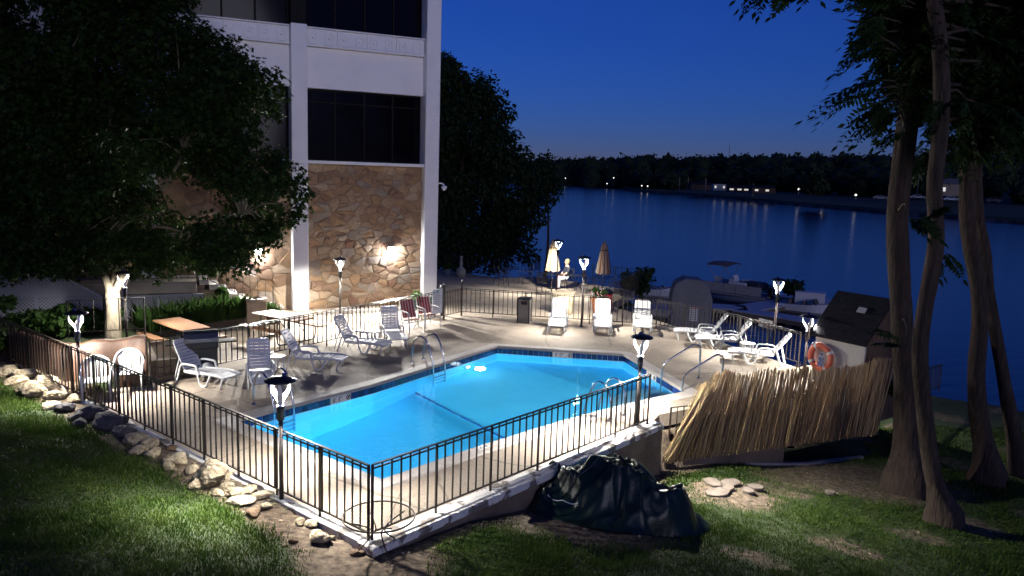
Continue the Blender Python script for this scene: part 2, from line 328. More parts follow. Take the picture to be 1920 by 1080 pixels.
sb = N.new('ShaderNodeMath'); sb.operation = 'SUBTRACT'; sb.inputs[1].default_value = 0.45; L.new(an.outputs['Fac'], sb.inputs[0]); L.new(sb.outputs[0], mth.inputs[2])
rpf = N.new('ShaderNodeValToRGB'); rpf.color_ramp.elements[0].position = 0.3; rpf.color_ramp.elements[1].position = 0.62; L.new(mth.outputs[0], rpf.inputs[0])
n2 = N.new('ShaderNodeTexNoise'); n2.inputs['Scale'].default_value = 9; n2.inputs['Detail'].default_value = 8; L.new(tcn.outputs['Object'], n2.inputs[0])
so = N.new('ShaderNodeValToRGB'); so.color_ramp.elements[0].color = (0.045, 0.030, 0.020, 1); so.color_ramp.elements[1].color = (0.165, 0.125, 0.085, 1); so.color_ramp.elements[0].position = 0.35; so.color_ramp.elements[1].position = 0.68; L.new(n2.outputs[0], so.inputs[0])
gr = N.new('ShaderNodeValToRGB'); gr.color_ramp.elements[0].color = (0.014, 0.026, 0.006, 1); gr.color_ramp.elements[1].color = (0.034, 0.050, 0.013, 1); L.new(n2.outputs[0], gr.inputs[0])
mxg = N.new('ShaderNodeMix'); mxg.data_type = 'RGBA'; L.new(rpf.outputs[0], mxg.inputs[0]); L.new(gr.outputs[0], mxg.inputs[6]); L.new(so.outputs[0], mxg.inputs[7]); L.new(mxg.outputs[2], N['Principled BSDF'].inputs['Base Color'])
bpn = N.new('ShaderNodeBump'); bpn.inputs['Strength'].default_value = 0.8; bpn.inputs['Distance'].default_value = 0.05; L.new(n2.outputs[0], bpn.inputs['Height']); L.new(bpn.outputs[0], N['Principled BSDF'].inputs['Normal'])
tag(link('ground', g_me), kind='structure')

# river
wm = mat('river_water', (0.006, 0.016, 0.060), 0.16, spec=0.5, ior=1.33)
N, L = wm.node_tree.nodes, wm.node_tree.links; tcn = N.new('ShaderNodeTexCoord')
mp = N.new('ShaderNodeMapping'); mp.inputs['Scale'].default_value = (0.35, 0.9, 1); mp.inputs['Rotation'].default_value = (0, 0, R(14)); L.new(tcn.outputs['Object'], mp.inputs[0])
nz = N.new('ShaderNodeTexNoise'); nz.inputs['Scale'].default_value = 1.1; nz.inputs['Detail'].default_value = 7; nz.inputs['Roughness'].default_value = 0.6; L.new(mp.outputs[0], nz.inputs[0])
bp = N.new('ShaderNodeBump'); bp.inputs['Strength'].default_value = 0.35; bp.inputs['Distance'].default_value = 0.12; L.new(nz.outputs[0], bp.inputs['Height']); L.new(bp.outputs[0], N['Principled BSDF'].inputs['Normal'])
tag(MB().add([(-900, 15, RIVER_Z), (2200, 15, RIVER_Z), (2200, 3000, RIVER_Z), (-900, 3000, RIVER_Z)], [(0, 1, 2, 3)]).build('river', wm), kind='structure')

# far shore: terrain that rises to wooded hills
SH = [(-93.985, 512.262, -3.500), (-30.312, 662.056, -3.500), (16.370, 710.602, -3.500), (46.995, 730.539, -3.500), (65.304, 660.905, -3.500), (81.234, 593.985, -3.500), (77.913, 514.791, -3.500), (78.615, 458.531, -3.500), (88.087, 434.939, -3.500), (96.968, 386.399, -3.500), (103.821, 310.703, -3.500), (110.383, 268.920, -3.500), (115.185, 240.005, -3.500), (123.445, 219.168, -3.500), (130.391, 201.644, -3.500), (138.158, 183.969, -3.500), (141.921, 153.328, -3.500)]
fv, ff, cols = [], [], [0, 0.6, 3, 30, 90, 200, 420, 900]; zz = [-0.4, 0.9, 1.5, 2.0, 3.5, 9, 20, 30]
for i, p in enumerate(SH):
    d = Vector((p[0], p[1], 0)).normalized()
    if i >= 7: d = (d+Vector((0.35, 0.5, 0))).normalized()
    for c, z in zip(cols, zz): fv.append((p[0]+d.x*c, p[1]+d.y*c, RIVER_Z+z+(random.uniform(-.25, .35) if 0 < c < 2 else 0)))
k = len(cols)
for i in range(len(SH)-1):
    for j in range(k-1): ff.append((i*k+j, (i+1)*k+j, (i+1)*k+j+1, i*k+j+1))
m_far = mat('far_grass', (0.035, 0.05, 0.022), 0.95, col2=(0.06, 0.06, 0.035), scale=0.05, detail=8)
m_farbank = mat('far_stone_bank', (0.15, 0.125, 0.115), 0.9, col2=(0.03, 0.03, 0.028), scale=0.22, detail=9, lo=0.42, hi=0.55)
b_ = MB(); b_.add(fv, ff); b_.mi = [1 if (q % (k-1)) < 1 else 0 for q in range(len(ff))]
tag(b_.build('far_shore', [m_far, m_farbank]), kind='structure')

# woods on the far shore: one mass
def leaf_cards(centers, radii, n, size, rngl, squash=1.0, shell=0.55):
    V, F = [], []
    cs = np.asarray(centers, float); rs = np.asarray(radii, float)
    idx = np.repeat(np.arange(len(cs)), n)
    d = rngl.normal(size=(len(idx), 3)); d /= np.linalg.norm(d, axis=1)[:, None]
    rad = (shell+(1-shell)*rngl.random(len(idx)))*(0.85+0.3*rngl.random(len(idx)))
    p = cs[idx]+d*rs[idx]*rad[:, None]
    t = rngl.normal(size=(len(idx), 3)); t /= np.linalg.norm(t, axis=1)[:, None]
    nrm = d*0.8+rngl.normal(size=(len(idx), 3))*0.6; b = np.cross(nrm, t); b /= np.linalg.norm(b, axis=1)[:, None]+1e-9; t = np.cross(b, nrm); t /= np.linalg.norm(t, axis=1)[:, None]+1e-9
    s = size*(0.6+0.8*rngl.random((len(idx), 1)))
    V = np.stack([p-t*s, p+b*s*0.55, p+t*s, p-b*s*0.55], 1).reshape(-1, 3)
    F = np.arange(len(idx)*4).reshape(-1, 4)
    return V, F
cent, rad = [], []
RIDGE = [((-9.8, 797.0, 17.1), 0), ((-4.5, 771.1, 17.8), 0), ((0.5, 729.2, 17.9), 0), ((5.3, 720.8, 13.8), 0), ((10.1, 735.5, 16.3), 0), ((14.8, 733.0, 17.7), 0), ((20.1, 754.5, 19.8), 0), ((23.2, 701.5, 19.6), 0), ((27.7, 698.8, 20.2), 0), ((34.4, 744.3, 19.6), 0), ((35.6, 675.9, 18.7), 0), ((43.8, 740.8, 20.9), 0), ((46.3, 705.8, 21.5), 0), ((50.8, 703.7, 20.3), 0), ((55.1, 700.8, 20.7), 0), ((58.9, 692.2, 20.1), 0), ((62.5, 681.4, 18.3), 0), ((62.2, 634.7, 20.8), 0), ((69.5, 663.3, 18.1), 0), ((77.1, 694.6, 22.4), 0), ((79.0, 671.9, 20.3), 0), ((78.4, 631.1, 18.3), 0), ((87.9, 673.2, 21.7), 0), ((90.2, 658.8, 22.5), 0), ((92.9, 647.5, 22.6), 0), ((99.5, 663.0, 20.5), 0), ((97.5, 622.0, 19.1), 0), ((96.0, 589.0, 21.2), 0), ((104.0, 613.3, 20.7), 0), ((112.6, 640.4, 23.6), 0), ((113.1, 619.8, 21.4), 0), ((109.3, 578.7, 21.7), 0), ((113.7, 582.3, 22.9), 0), ((117.9, 584.2, 22.2), 0), ((127.6, 612.7, 22.8), 0), ((119.5, 555.5, 19.5), 0), ((121.8, 550.4, 21.4), 0), ((139.1, 610.6, 22.3), 0), ((138.0, 589.5, 23.6), 0), ((126.3, 524.8, 21.3), 0), ((135.2, 546.7, 20.4), 0), ((139.4, 549.7, 22.7), 0), ((141.3, 543.3, 22.4), 0), ((143.9, 539.5, 21.6), 0), ((143.4, 524.7, 20.7), 0), ((140.9, 504.0, 21.8), 0), ((152.8, 534.4, 22.9), 0), ((161.8, 552.9, 22.6), 0), ((161.7, 540.5, 21.8), 0), ((148.2, 484.5, 18.7), 0), ((151.6, 486.2, 22.0), 0), ((164.5, 516.5, 21.9), 0), ((160.7, 494.2, 20.1), 0), ((153.3, 461.9, 18.6), 0), ((160.3, 474.1, 19.5), 0), ((157.0, 455.5, 18.9), 0), ((178.8, 509.2, 20.4), 0), ((175.4, 490.4, 19.9), 0), ((188.2, 517.5, 23.7), 0), ((165.0, 445.4, 20.4), 0), ((179.9, 477.4, 21.1), 0), ((172.0, 448.8, 20.6), 0), ((187.7, 481.8, 23.0), 0), ((176.1, 444.3, 20.7), 0), ((197.8, 491.1, 22.5), 0), ((192.2, 469.6, 21.0), 0), ((191.0, 459.6, 21.7), 0), ((188.0, 445.4, 21.8), 0), ((187.4, 437.1, 20.9), 0), ((210.7, 484.0, 21.8), 0), ((189.0, 428.0, 20.3), 0), ((205.9, 459.7, 22.3), 0), ((227.7, 501.3, 24.9), 0), ((213.5, 463.0, 21.4), 0), ((204.7, 437.7, 20.9), 0), ((219.1, 462.6, 23.4), 0), ((226.4, 471.1, 22.4), 0), ((227.3, 467.3, 24.7), 0), ((235.2, 476.5, 22.4), 0), ((247.2, 494.5, 23.2), 0), ((221.9, 438.5, 23.4), 0), ((252.1, 491.8, 24.8), 0), ((253.1, 487.8, 25.4), 0), ((238.0, 452.7, 22.7), 0), ((259.0, 486.8, 25.0), 0), ((233.1, 432.8, 22.5), 0), ((230.9, 423.6, 22.1), 0), ((266.5, 483.5, 26.2), 0), ((240.3, 430.6, 22.7), 0), ((255.8, 453.6, 25.4), 0), ((261.5, 458.1, 24.1), 0), ((265.9, 460.5, 24.1), 0), ((262.4, 449.5, 24.1), 0), ((256.1, 434.2, 24.9), 0), ((263.1, 441.2, 25.0), 0), ((252.8, 419.2, 23.2), 0), ((277.2, 455.2, 27.2), 0), ((264.0, 429.0, 25.5), 0), ((286.4, 460.6, 27.7), 0), ((261.7, 416.5, 25.2), 0), ((274.6, 432.3, 24.6), 0), ((296.2, 461.9, 27.7), 0), ((271.2, 418.6, 25.3), 0), ((295.8, 451.8, 25.4), 0), ((269.3, 407.4, 24.1), 0), ((289.7, 434.0, 25.2), 0), ((279.4, 414.6, 24.3), 0), ((304.5, 447.5, 26.1), 0), ((298.8, 435.3, 26.8), 0), ((319.7, 461.2, 26.9), 0)]
wr = random.Random(5)
for i in range(len(SH)-1):
    a, b = Vector(SH[i]), Vector(SH[i+1]); seg = (b-a).length
    for row, (off, hh) in enumerate(((30, 8), (48, 10), (75, 12), (120, 13), (190, 14), (300, 15))):
        dist = (a+b).length/2; step = max(7.0, dist*0.018)
        if i >= 8 and row == 0: continue
        nn = max(1, int(seg/step))
        for q in range(nn):
            t = (q+wr.random())/nn; p = a.lerp(b, t); d = Vector((p.x, p.y, 0)).normalized()
            if i >= 7: d = (d+Vector((0.35, 0.5, 0))).normalized()
            o = off*(0.8+0.5*wr.random())+(45 if i >= 8 else 0); h_ = hh*(0.7+0.55*wr.random())
            zb = RIVER_Z+1.6+max(0, (o-60)/140*5.5) if o < 200 else RIVER_Z+8+(o-200)*0.05
            w_ = h_*(0.42+0.2*wr.random())
            cent.append((p.x+d.x*o, p.y+d.y*o, zb+h_*0.55)); rad.append((w_, w_, h_*0.5))
for px_, top in RIDGE:
    for q in range(3):
        cent.append((px_[0]*(1-0.04*q), px_[1]*(1-0.04*q), px_[2]-9-7.5*q)); rad.append((8.5, 8.5, 8.5+wr.random()*2))
V, F = leaf_cards(cent, rad, 100, 1.6, rng, shell=0.6)
core_v, core_f = [], []
bmi = bmesh.new(); bmesh.ops.create_icosphere(bmi, subdivisions=2, radius=0.8); iv = np.array([v.co for v in bmi.verts]); bmi.verts.index_update(); iff = np.array([[v.index for v in f.verts] for f in bmi.faces]); bmi.free()
cc, rr_ = np.array(cent), np.array(rad)
jit = 1+0.25*rng.normal(size=(len(cc), len(iv), 1))*0.6
CV = (cc[:, None, :]+iv[None]*rr_[:, None, :]*jit).reshape(-1, 3); CF = (iff[None]+(np.arange(len(cc))*len(iv))[:, None, None]).reshape(-1, 3)
wood = np_mesh('far_woods', V, F, leaf_mat('far_leaf', (0.022, 0.036, 0.020), (0.038, 0.056, 0.028)))
wo = tag(link('far_woods', wood), 'dark wooded hillside along the far bank of the river', 'woods', kind='stuff')
wc = link('tree_masses', np_mesh('tree_masses', CV, CF, MATS['far_leaf'], True), wo); tag(wc, kind='stuff')

# ------------------------------------------------------------------ pool outline (inside of coping)
POOL = [(-2.087, 12.329, 0.000)[:2], (-0.463, 14.149, 0.000)[:2], (1.570, 16.164, 0.000)[:2], (3.410, 17.696, -0.000)[:2], (4.375, 18.395, -0.000)[:2], (3.378, 22.199, 0.000)[:2], (-0.392, 22.700, 0.000)[:2], (-3.289, 18.091, 0.000)[:2], (-5.587, 15.128, 0.000)[:2]]
def offset_poly(poly, d):
    k = len(poly); out = []
    for i in range(k):
        p0, p1, p2 = Vector(poly[i-1]), Vector(poly[i]), Vector(poly[(i+1) % k])
        n1 = Vector(((p1-p0).y, -(p1-p0).x)).normalized(); n2 = Vector(((p2-p1).y, -(p2-p1).x)).normalized()
        b = (n1+n2); b = b/b.length; out.append(tuple(p1+b*(d/max(0.3, b.dot(n1)))))
    return out
COPE = offset_poly(POOL, 0.33)

# deck and patio paving
deck = tag(MB().slab([DECK, list(reversed(COPE))], -0.30, 0.0).build('pool_deck', m_concrete), kind='structure')
tag(MB().slab([PATIO], -0.35, -0.004).build('patio', m_patio), kind='structure')
# saw-cut joints in the paving: thin recess lines laid as dark mortar strips
m_joint = mat('joint_filler', (0.14, 0.115, 0.09), 0.9)
def joint(a, b, w=0.018, z=0.004):
    a, b = Vector((*a, 0)), Vector((*b, 0)); t = (b-a).normalized(); n_ = Vector((-t.y, t.x, 0))*w/2
    return [(*(q.xy), z) for q in (a+n_, b+n_, b-n_, a-n_)]
jb = MB()
for a, b in [((-3.6, 19.9), (-6.9, 20.6)), ((-0.5, 22.9), (-1.6, 27.0)), ((3.45, 22.4), (5.0, 26.0)), ((4.95, 18.9), (8.0, 20.4)), ((-5.9, 15.2), (-9.2, 16.6)), ((-1.7, 11.9), (-1.75, 10.5)), ((1.2, 15.6), (1.75, 14.5))]:
    v = joint(a, b); jb.add(v, [(0, 3, 2, 1)])
jb.build('joint', m_joint, deck)

# right-hand retaining wall with the peeling white cap
wl_ = thing('retaining_wall', 'rendered retaining wall with peeling white cap along right edge of pool deck', 'wall', (C0.x, C0.y, 0), math.atan2(dR.y, dR.x))
LW = (WEND-C0).length+0.15
b_ = MB(); b_.box((LW/2, -0.10, -0.92), (LW, 0.20, 1.72)); b_.build('wall_face', m_wall, wl_)
b_ = MB(); prev = -0.12; i = 0
while prev < LW-0.2:
    ln = random.uniform(0.9, 1.7); e = min(LW+0.02, prev+ln)
    q = MB().box(((prev+e)/2, -0.05+random.uniform(-.012, .012), -0.02+random.uniform(-.008, .012)), (e-prev-0.006, 0.36, 0.13), rz=random.uniform(-.006, .006))
    q.build('cap_slab', m_flake, wl_, bevel=0.015); prev = e
# left kerb under the fence
kb = thing('kerb', 'low white painted kerb under the left fence beside the rocks', 'kerb', (C0.x, C0.y, 0), math.atan2(dL.y, dL.x))
prev = 0.12
while prev < 9.6:
    e = min(9.7, prev+random.uniform(1.2, 2.2)); MB().box(((prev+e)/2, 0.02, -0.03), (e-prev-0.008, 0.17, 0.16)).build('kerb_block', m_flake, kb, bevel=0.012); prev = e

# lower equipment platform behind the reeds
PLAT = [(3.42, 16.40), (9.42, 18.90), (9.6, 19.96), (6.2, 18.26), (3.40, 16.49)]
tag(MB().slab([PLAT], -1.10, -0.86).build('equipment_platform', m_wall), kind='structure')
MBt = MB(); MBt.slab([[(3.42, 16.42), (6.7, 17.80), (6.5, 18.1), (3.42, 16.6)]], -2.3, -1.10)
tag(MBt.build('platform_footing', m_wall), 'low rendered footing wall under the reed screen', 'wall')


# ------------------------------------------------------------------ hotel (local x runs along the facade from the river corner, y points at the pool)
HB = thing('hotel', 'white concrete hotel with dark windows and fieldstone ground floor beside the pool', 'building', (-3.237, 29.779, 0.0), R(-155.3))
BAY = 4.88; DEEP = 14.0; SLEN = 24.0
# columns
def column(s0, s1, z1, m):
    return MB().box(((s0+s1)/2, -0.05, z1/2), (s1-s0, 0.80, z1)).build('column', m, HB, bevel=0.02)
for i in range(5): column(-0.18+i*BAY, 0.37+i*BAY, 10.05 if i else 16.0, m_white)
for i in range(1, 5): MB().box((0.095+i*BAY, -0.10, 12.9), (0.5, 0.6, 5.64)).build('upper_pier', m_frame, HB)
MB().box((SLEN/2, -DEEP/2-0.5, 8.2), (SLEN, DEEP, 16.4)).build('core_wall', m_frame, HB)
MB().box((-0.06, -DEEP/2-0.45, 8.0), (0.24, DEEP-0.3, 16.0)).build('end_wall', m_white, HB)
# spandrels, frieze, sills
frz = []
for i in range(5):
    s0, s1 = 0.37+i*BAY, -0.18+(i+1)*BAY; sm, sw = (s0+s1)/2, s1-s0
    MB().box((sm, -0.25, 8.66), (sw-0.004, 0.40, 1.40)).build('spandrel', m_white, HB)
    MB().box((sm, -0.10, 5.365), (sw-0.004, 0.70, 0.11)).build('sill', m_white, HB, bevel=0.01)
    # precast frieze panels, each with two raised arched emblems
    fz = MB().box((sm, -0.22, 9.70), (sw-0.004, 0.44, 0.66)).build('frieze', m_white, HB)
    MB().box((sm, 0.06, 9.395), (sw-0.01, 0.16, 0.06)).build('drip_ledge', m_white, fz, bevel=0.01)
    MB().box((sm, 0.06, 10.0), (sw-0.01, 0.14, 0.045)).build('top_ledge', m_white, fz, bevel=0.01)
    if i < 3:
        npan = 4; pw = sw/npan
        for j in range(npan):
            c = s0+pw*(j+0.5)
            pn = MB().box((c, 0.025, 9.695), (pw-0.03, 0.05, 0.54)).build('frieze_panel', m_white, HB, bevel=0.008)
            for e in (-0.26, 0.26):
                q = MB(); w = 0.16
                out = [(c+e*pw-w, 0.05, 9.46), (c+e*pw+w, 0.05, 9.46), (c+e*pw+w, 0.05, 9.78)]+[(c+e*pw+w*math.cos(a), 0.05, 9.78+w*0.75*math.sin(a)) for a in (0.5, 1.05, 1.57, 2.09, 2.64)]+[(c+e*pw-w, 0.05, 9.78)]
                kk = len(out); vs = out+[(x, 0.10, z) for x, _, z in out]; cx0 = c+e*pw
                inn = [(cx0+(x-cx0)*0.55, 0.10, 9.66+(z-9.66)*0.55) for x, _, z in out]; inb = [(x, 0.06, z) for x, _, z in inn]
                vs += inn+inb
                fs = [(t, (t+1) % kk, kk+(t+1) % kk, kk+t) for t in range(kk)]+[(kk+t, kk+(t+1) % kk, 2*kk+(t+1) % kk, 2*kk+t) for t in range(kk)]+[(2*kk+t, 2*kk+(t+1) % kk, 3*kk+(t+1) % kk, 3*kk+t) for t in range(kk)]+[tuple(range(3*kk, 4*kk))]
                q.add(vs, fs); q.lathe([(0.055, 0), (0.05, 0.03), (0.0, 0.045)], 10)
                # boss: turn the lathe to face outwards
                for t in range(4*kk, len(q.v)):
                    x, y, z = q.v[t]; q.v[t] = (cx0+x, 0.06+z, 9.68+y)
                q.build('emblem', m_white, pn)
# windows: panes and mullions in each bay, two storeys
for i in range(5):
    s0, s1 = 0.37+i*BAY, -0.18+(i+1)*BAY; sw = s1-s0
    for z0, z1, rows in ((5.42, 7.96, (0.0, 0.82, 1.0)), (10.03, 13.0, (0.0, 1.0))):
        if i > 2 and z0 > 6: continue
        wf = MB()
        for j in range(5): wf.box((s0+sw*j/4, -0.38, (z0+z1)/2), (0.06, 0.1, z1-z0))
        for r_h in rows[1:-1]: wf.box(((s0+s1)/2, -0.385, z0+(z1-z0)*r_h), (sw, 0.09, 0.05))
        wf.box(((s0+s1)/2, -0.385, z0+0.03), (sw, 0.09, 0.06)); wf.box(((s0+s1)/2, -0.385, z1-0.03), (sw, 0.09, 0.06))
        wo_ = wf.build('window', m_frame, HB)
        for j in range(4):
            for q in range(len(rows)-1):
                za, zb = z0+(z1-z0)*rows[q]+0.04, z0+(z1-z0)*rows[q+1]-0.04
                MB().box((s0+sw*(j+0.5)/4, -0.42, (za+zb)/2), (sw/4-0.07, 0.02, zb-za)).build('pane', m_winglass, wo_)

# fieldstone wall: every stone its own block with recessed joints
m_mortar = mat('mortar', (0.30, 0.215, 0.15), 0.9, col2=(0.22, 0.155, 0.105), scale=3, bump=0.5, bscale=25)
stone_cols = [((0.26, 0.183, 0.117), (0.202, 0.142, 0.091)), ((0.203, 0.129, 0.081), (0.162, 0.105, 0.066)), ((0.303, 0.226, 0.153), (0.232, 0.172, 0.116)), ((0.174, 0.107, 0.07), (0.141, 0.089, 0.058)), ((0.231, 0.19, 0.153), (0.182, 0.147, 0.116)), ((0.167, 0.089, 0.056), (0.136, 0.076, 0.049)), ((0.325, 0.255, 0.182), (0.247, 0.192, 0.137)), ((0.246, 0.154, 0.085), (0.192, 0.122, 0.068))]
m_st = [mat('fieldstone_%s' % n, a, 0.85, col2=b, scale=3.5, detail=7, bump=0.55, bscale=9, obj_var=0.10) for n, (a, b) in zip(('tan', 'brown', 'buff', 'umber', 'grey', 'rust', 'cream', 'ochre'), stone_cols)]
def voronoi(w, h, n, ax, rnd):
    """stones in a w x h panel; cells wider than tall"""
    pts = []
    tries = 0; rmin = 0.62*math.sqrt(w*h*ax/n)
    while len(pts) < n and tries < 30000:
        tries += 1; p = (rnd.uniform(0, w), rnd.uniform(0, h)*ax); rm = rmin*rnd.choice((0.55, 0.8, 1.0, 1.25))
        if all((p[0]-q[0])**2+(p[1]-q[1])**2 > rm*rm for q in pts): pts.append(p)
    cells = []
    for i, p in enumerate(pts):
        poly = [(0, 0), (w, 0), (w, h*ax), (0, h*ax)]
        for j, q in sorted(enumerate(pts), key=lambda t: (t[1][0]-p[0])**2+(t[1][1]-p[1])**2)[1:26]:
            mx_, my_ = (p[0]+q[0])/2, (p[1]+q[1])/2; nx_, ny_ = q[0]-p[0], q[1]-p[1]; out = []
            for t in range(len(poly)):
                a, b = poly[t], poly[(t+1) % len(poly)]; da = (a[0]-mx_)*nx_+(a[1]-my_)*ny_; db = (b[0]-mx_)*nx_+(b[1]-my_)*ny_
                if da <= 0: out.append(a)
                if (da < 0) != (db < 0): f = da/(da-db); out.append((a[0]+(b[0]-a[0])*f, a[1]+(b[1]-a[1])*f))
            poly = out
            if len(poly) < 3: break
        if len(poly) >= 3: cells.append([(x, y/ax) for x, y in poly])
    return cells
srnd = random.Random(21)
def stone_panel(s0, s1, z0, z1, n, parent, parts=True):
    bulk = [MB() for _ in m_st]
    for cell in voronoi(s1-s0, z1-z0, n, 1.35, srnd):
        cx0 = sum(p[0] for p in cell)/len(cell); cz0 = sum(p[1] for p in cell)/len(cell); k = len(cell)
        size = max(max(p[0] for p in cell)-min(p[0] for p in cell), max(p[1] for p in cell)-min(p[1] for p in cell))
        if size < 0.1: continue
        g = min(0.3, 0.013/size*2); dep = srnd.uniform(0.012, 0.07); tx, tz = srnd.uniform(-.08, .08), srnd.uniform(-.08, .08)
        # corner-cut outline so stones look worn, not cut
        pts = []
        for t in range(k):
            a, b, c = Vector(cell[t-1]), Vector(cell[t]), Vector(cell[(t+1) % k]); cut = srnd.uniform(0.12, 0.3)
            pts += [b.lerp(a, cut*0.6), b.lerp(c, cut*0.6)]
        k2 = len(pts); cen = Vector((cx0, cz0))
        def ring(f, y, wob=0.0): return [((cen+(p-cen)*f).x-cx0, y+((p-cen).x*tx+(p-cen).y*tz)*(1 if y > 0.01 else 0)+srnd.uniform(-wob, wob), (cen+(p-cen)*f).y-cz0) for p in pts]
        vs = ring(1-g, -0.02)+ring(1-g*1.15, dep*0.75, 0.006)+ring(0.72, dep, 0.010)+[(0, dep+srnd.uniform(0, 0.02), 0)]
        fs = [(t, (t+1) % k2, k2+(t+1) % k2, k2+t) for t in range(k2)]+[(k2+t, k2+(t+1) % k2, 2*k2+(t+1) % k2, 2*k2+t) for t in range(k2)]+[(2*k2+t, 2*k2+(t+1) % k2, 3*k2) for t in range(k2)]
        fs = [tuple(reversed(f)) for f in fs]; mi = srnd.choices(range(8), (3, 3, 2, 2.5, 1.6, 1.0, 1.0, 2))[0]
        if parts: MB().add(vs, fs).build('stone', m_st[mi], parent, (s0+cx0, -0.05, z0+cz0))
        else: bulk[mi].add([(x+s0+cx0, y-0.05, z+z0+cz0) for x, y, z in vs], fs)
    if not parts:
        alls = MB()
        for i, b in enumerate(bulk): alls.add(b.v, b.f, i)
        tag(alls.build('stones', m_st, parent), kind='stuff')
w1 = MB().box((2.53, -0.20, 2.655), (BAY-0.55-0.004, 0.30, 5.31)).build('stone_wall', m_mortar, HB)
stone_panel(0.38, BAY-0.19, 0.02, 5.30, 225, w1)
w2 = MB().box((BAY+2.53, -0.20, 2.655), (BAY-0.55-0.004, 0.30, 5.31)).build('stone_wall', m_mortar, HB)
stone_panel(BAY+0.38, 2*BAY-0.19, 0.02, 5.30, 100, w2)
for i in (2, 3, 4):
    w3 = MB().box((i*BAY+2.53, -0.20, 2.655), (BAY-0.55-0.004, 0.30, 5.31)).build('stone_wall', m_mortar, HB)
    stone_panel(i*BAY+0.38, (i+1)*BAY-0.19, 0.02, 5.30, 90, w3, parts=False)
# roof edge
MB().box((SLEN/2-0.1, -DEEP/2-0.3, 16.5), (SLEN+0.8, DEEP+0.8, 0.5)).build('roof', m_white, HB)
# timber door with pale threshold seen through the leaves
dr = MB().box((12.55, 0.02, 2.75), (1.0, 0.08, 2.1)).build('door', m_table, HB)
MB().box((12.55, 0.06, 2.75), (0.5, 0.02, 0.9)).build('door_pane', mat('lit_door_pane', (0.5, 0.25, 0.08), 0.3, emit=(1.0, 0.45, 0.12), estr=0.35), dr)

def wall_lamp(s, z, label):
    t = thing('wall_lamp', label, 'wall lamp', (0, 0, 0), R(-155.3), 'lit wall lamps on the stone wall')
    m_ = Matrix.Translation(HB.location) @ Matrix.Rotation(R(-155.3), 4, 'Z'); t.location = m_ @ Vector((s, 0.03, z))
    MB().box((0, 0.03, 0.02), (0.20, 0.06, 0.22)).build('back_plate', m_signw, t, bevel=0.01)
    MB().box((0, 0.10, 0.135), (0.28, 0.20, 0.03)).build('hood', m_signw, t, bevel=0.01)
    MB().box((0, 0.125, 0.03), (0.25, 0.15, 0.16), taper=1.0).build('lens', mat('lit_lens', (0.9, 0.9, 0.9), 0.4, emit=(0.92, 0.96, 1.0), estr=26.0), t, bevel=0.03)
    ld = bpy.data.lights.new('wall_lamp_light', 'POINT'); ld.energy = WALL_W; ld.color = (0.95, 0.97, 1.0); ld.shadow_soft_size = 0.05
    lo = bpy.data.objects.new('wall_lamp_light', ld); COL.objects.link(lo); lo.parent = t; lo.location = (0, 0.17, -0.12)
    fd = bpy.data.lights.new('wall_lamp_throw', 'SPOT'); fd.energy = WALL_THROW; fd.color = (1.0, 0.96, 0.90); fd.shadow_soft_size = 0.10; fd.spot_size = R(150); fd.spot_blend = 1.0
    fo = bpy.data.objects.new('wall_lamp_throw', fd); COL.objects.link(fo); fo.parent = t; fo.location = (0, 0.26, 0.0); fo.rotation_euler = Vector((0, 1, -0.28)).to_track_quat('-Z', 'Y').to_euler()
WALL_W = 110.0; WALL_THROW = 2700.0
wall_lamp((1.584, 2.130)[0], (1.584, 2.171)[1], 'square lit wall lamp on bare stone between the two white columns')
wall_lamp((6.379, 2.109)[0], (6.379, 2.148)[1], 'lit wall lamp on stone above the stair railing')

def hb(s, d, z): return tuple((Matrix.Translation(HB.location) @ Matrix.Rotation(R(-155.3), 4, 'Z')) @ Vector((s, d, z)))
# security camera on the river corner
sc = thing('security_camera', 'white dome security camera on arm at the hotel corner', 'camera', hb(-0.30, 0.02, 4.62), R(-155.3))
MB().tube([(0.12, 0, 0.1), (-0.12, 0, 0.1), (-0.20, 0, 0.06), (-0.22, 0, 0.0)], 0.03, 8).build('arm', m_white, sc, smooth=True)
MB().lathe([(0.05, 0.02), (0.11, 0.0), (0.11, -0.08), (0.06, -0.16), (0.0, -0.18)], 14, (-0.22, 0, 0)).build('dome', m_white, sc, smooth=True)

# ---- stairs up along the stone wall to the terrace
ST = thing('garden_stairs', 'concrete garden stairs rising along the stone wall', 'stairs', HB.location, R(-155.3))
for i in range(8):
    MB().box((6.15+0.30*i, 0.62, 0.085+0.17*i), (0.305, 1.15, 0.17)).build('step', m_coping, ST, bevel=0.012)
    MB().box((6.15+0.30*i+0.8, 0.63, 0.085+0.17*i-0.17), (1.6, 1.10, 0.16)).build('stair_core', m_wall, ST) if i > 0 else None
TR = thing('terrace', 'raised terrace with pale rendered edge behind the raised plant bed', 'terrace', HB.location, R(-155.3))
MB().box((11.6, 0.75, 1.18), (6.2, 1.6, 0.36)).build('terrace_slab', mat('terrace_render', (0.42, 0.37, 0.30), 0.8, col2=(0.32, 0.27, 0.21), scale=1.5), TR, bevel=0.01)
MB().box((11.6, 0.70, 0.50), (6.1, 1.4, 1.0)).build('terrace_wall', m_wall, TR)
m_latt = mat('grey_lattice_paint', (0.27, 0.28, 0.33), 0.7)
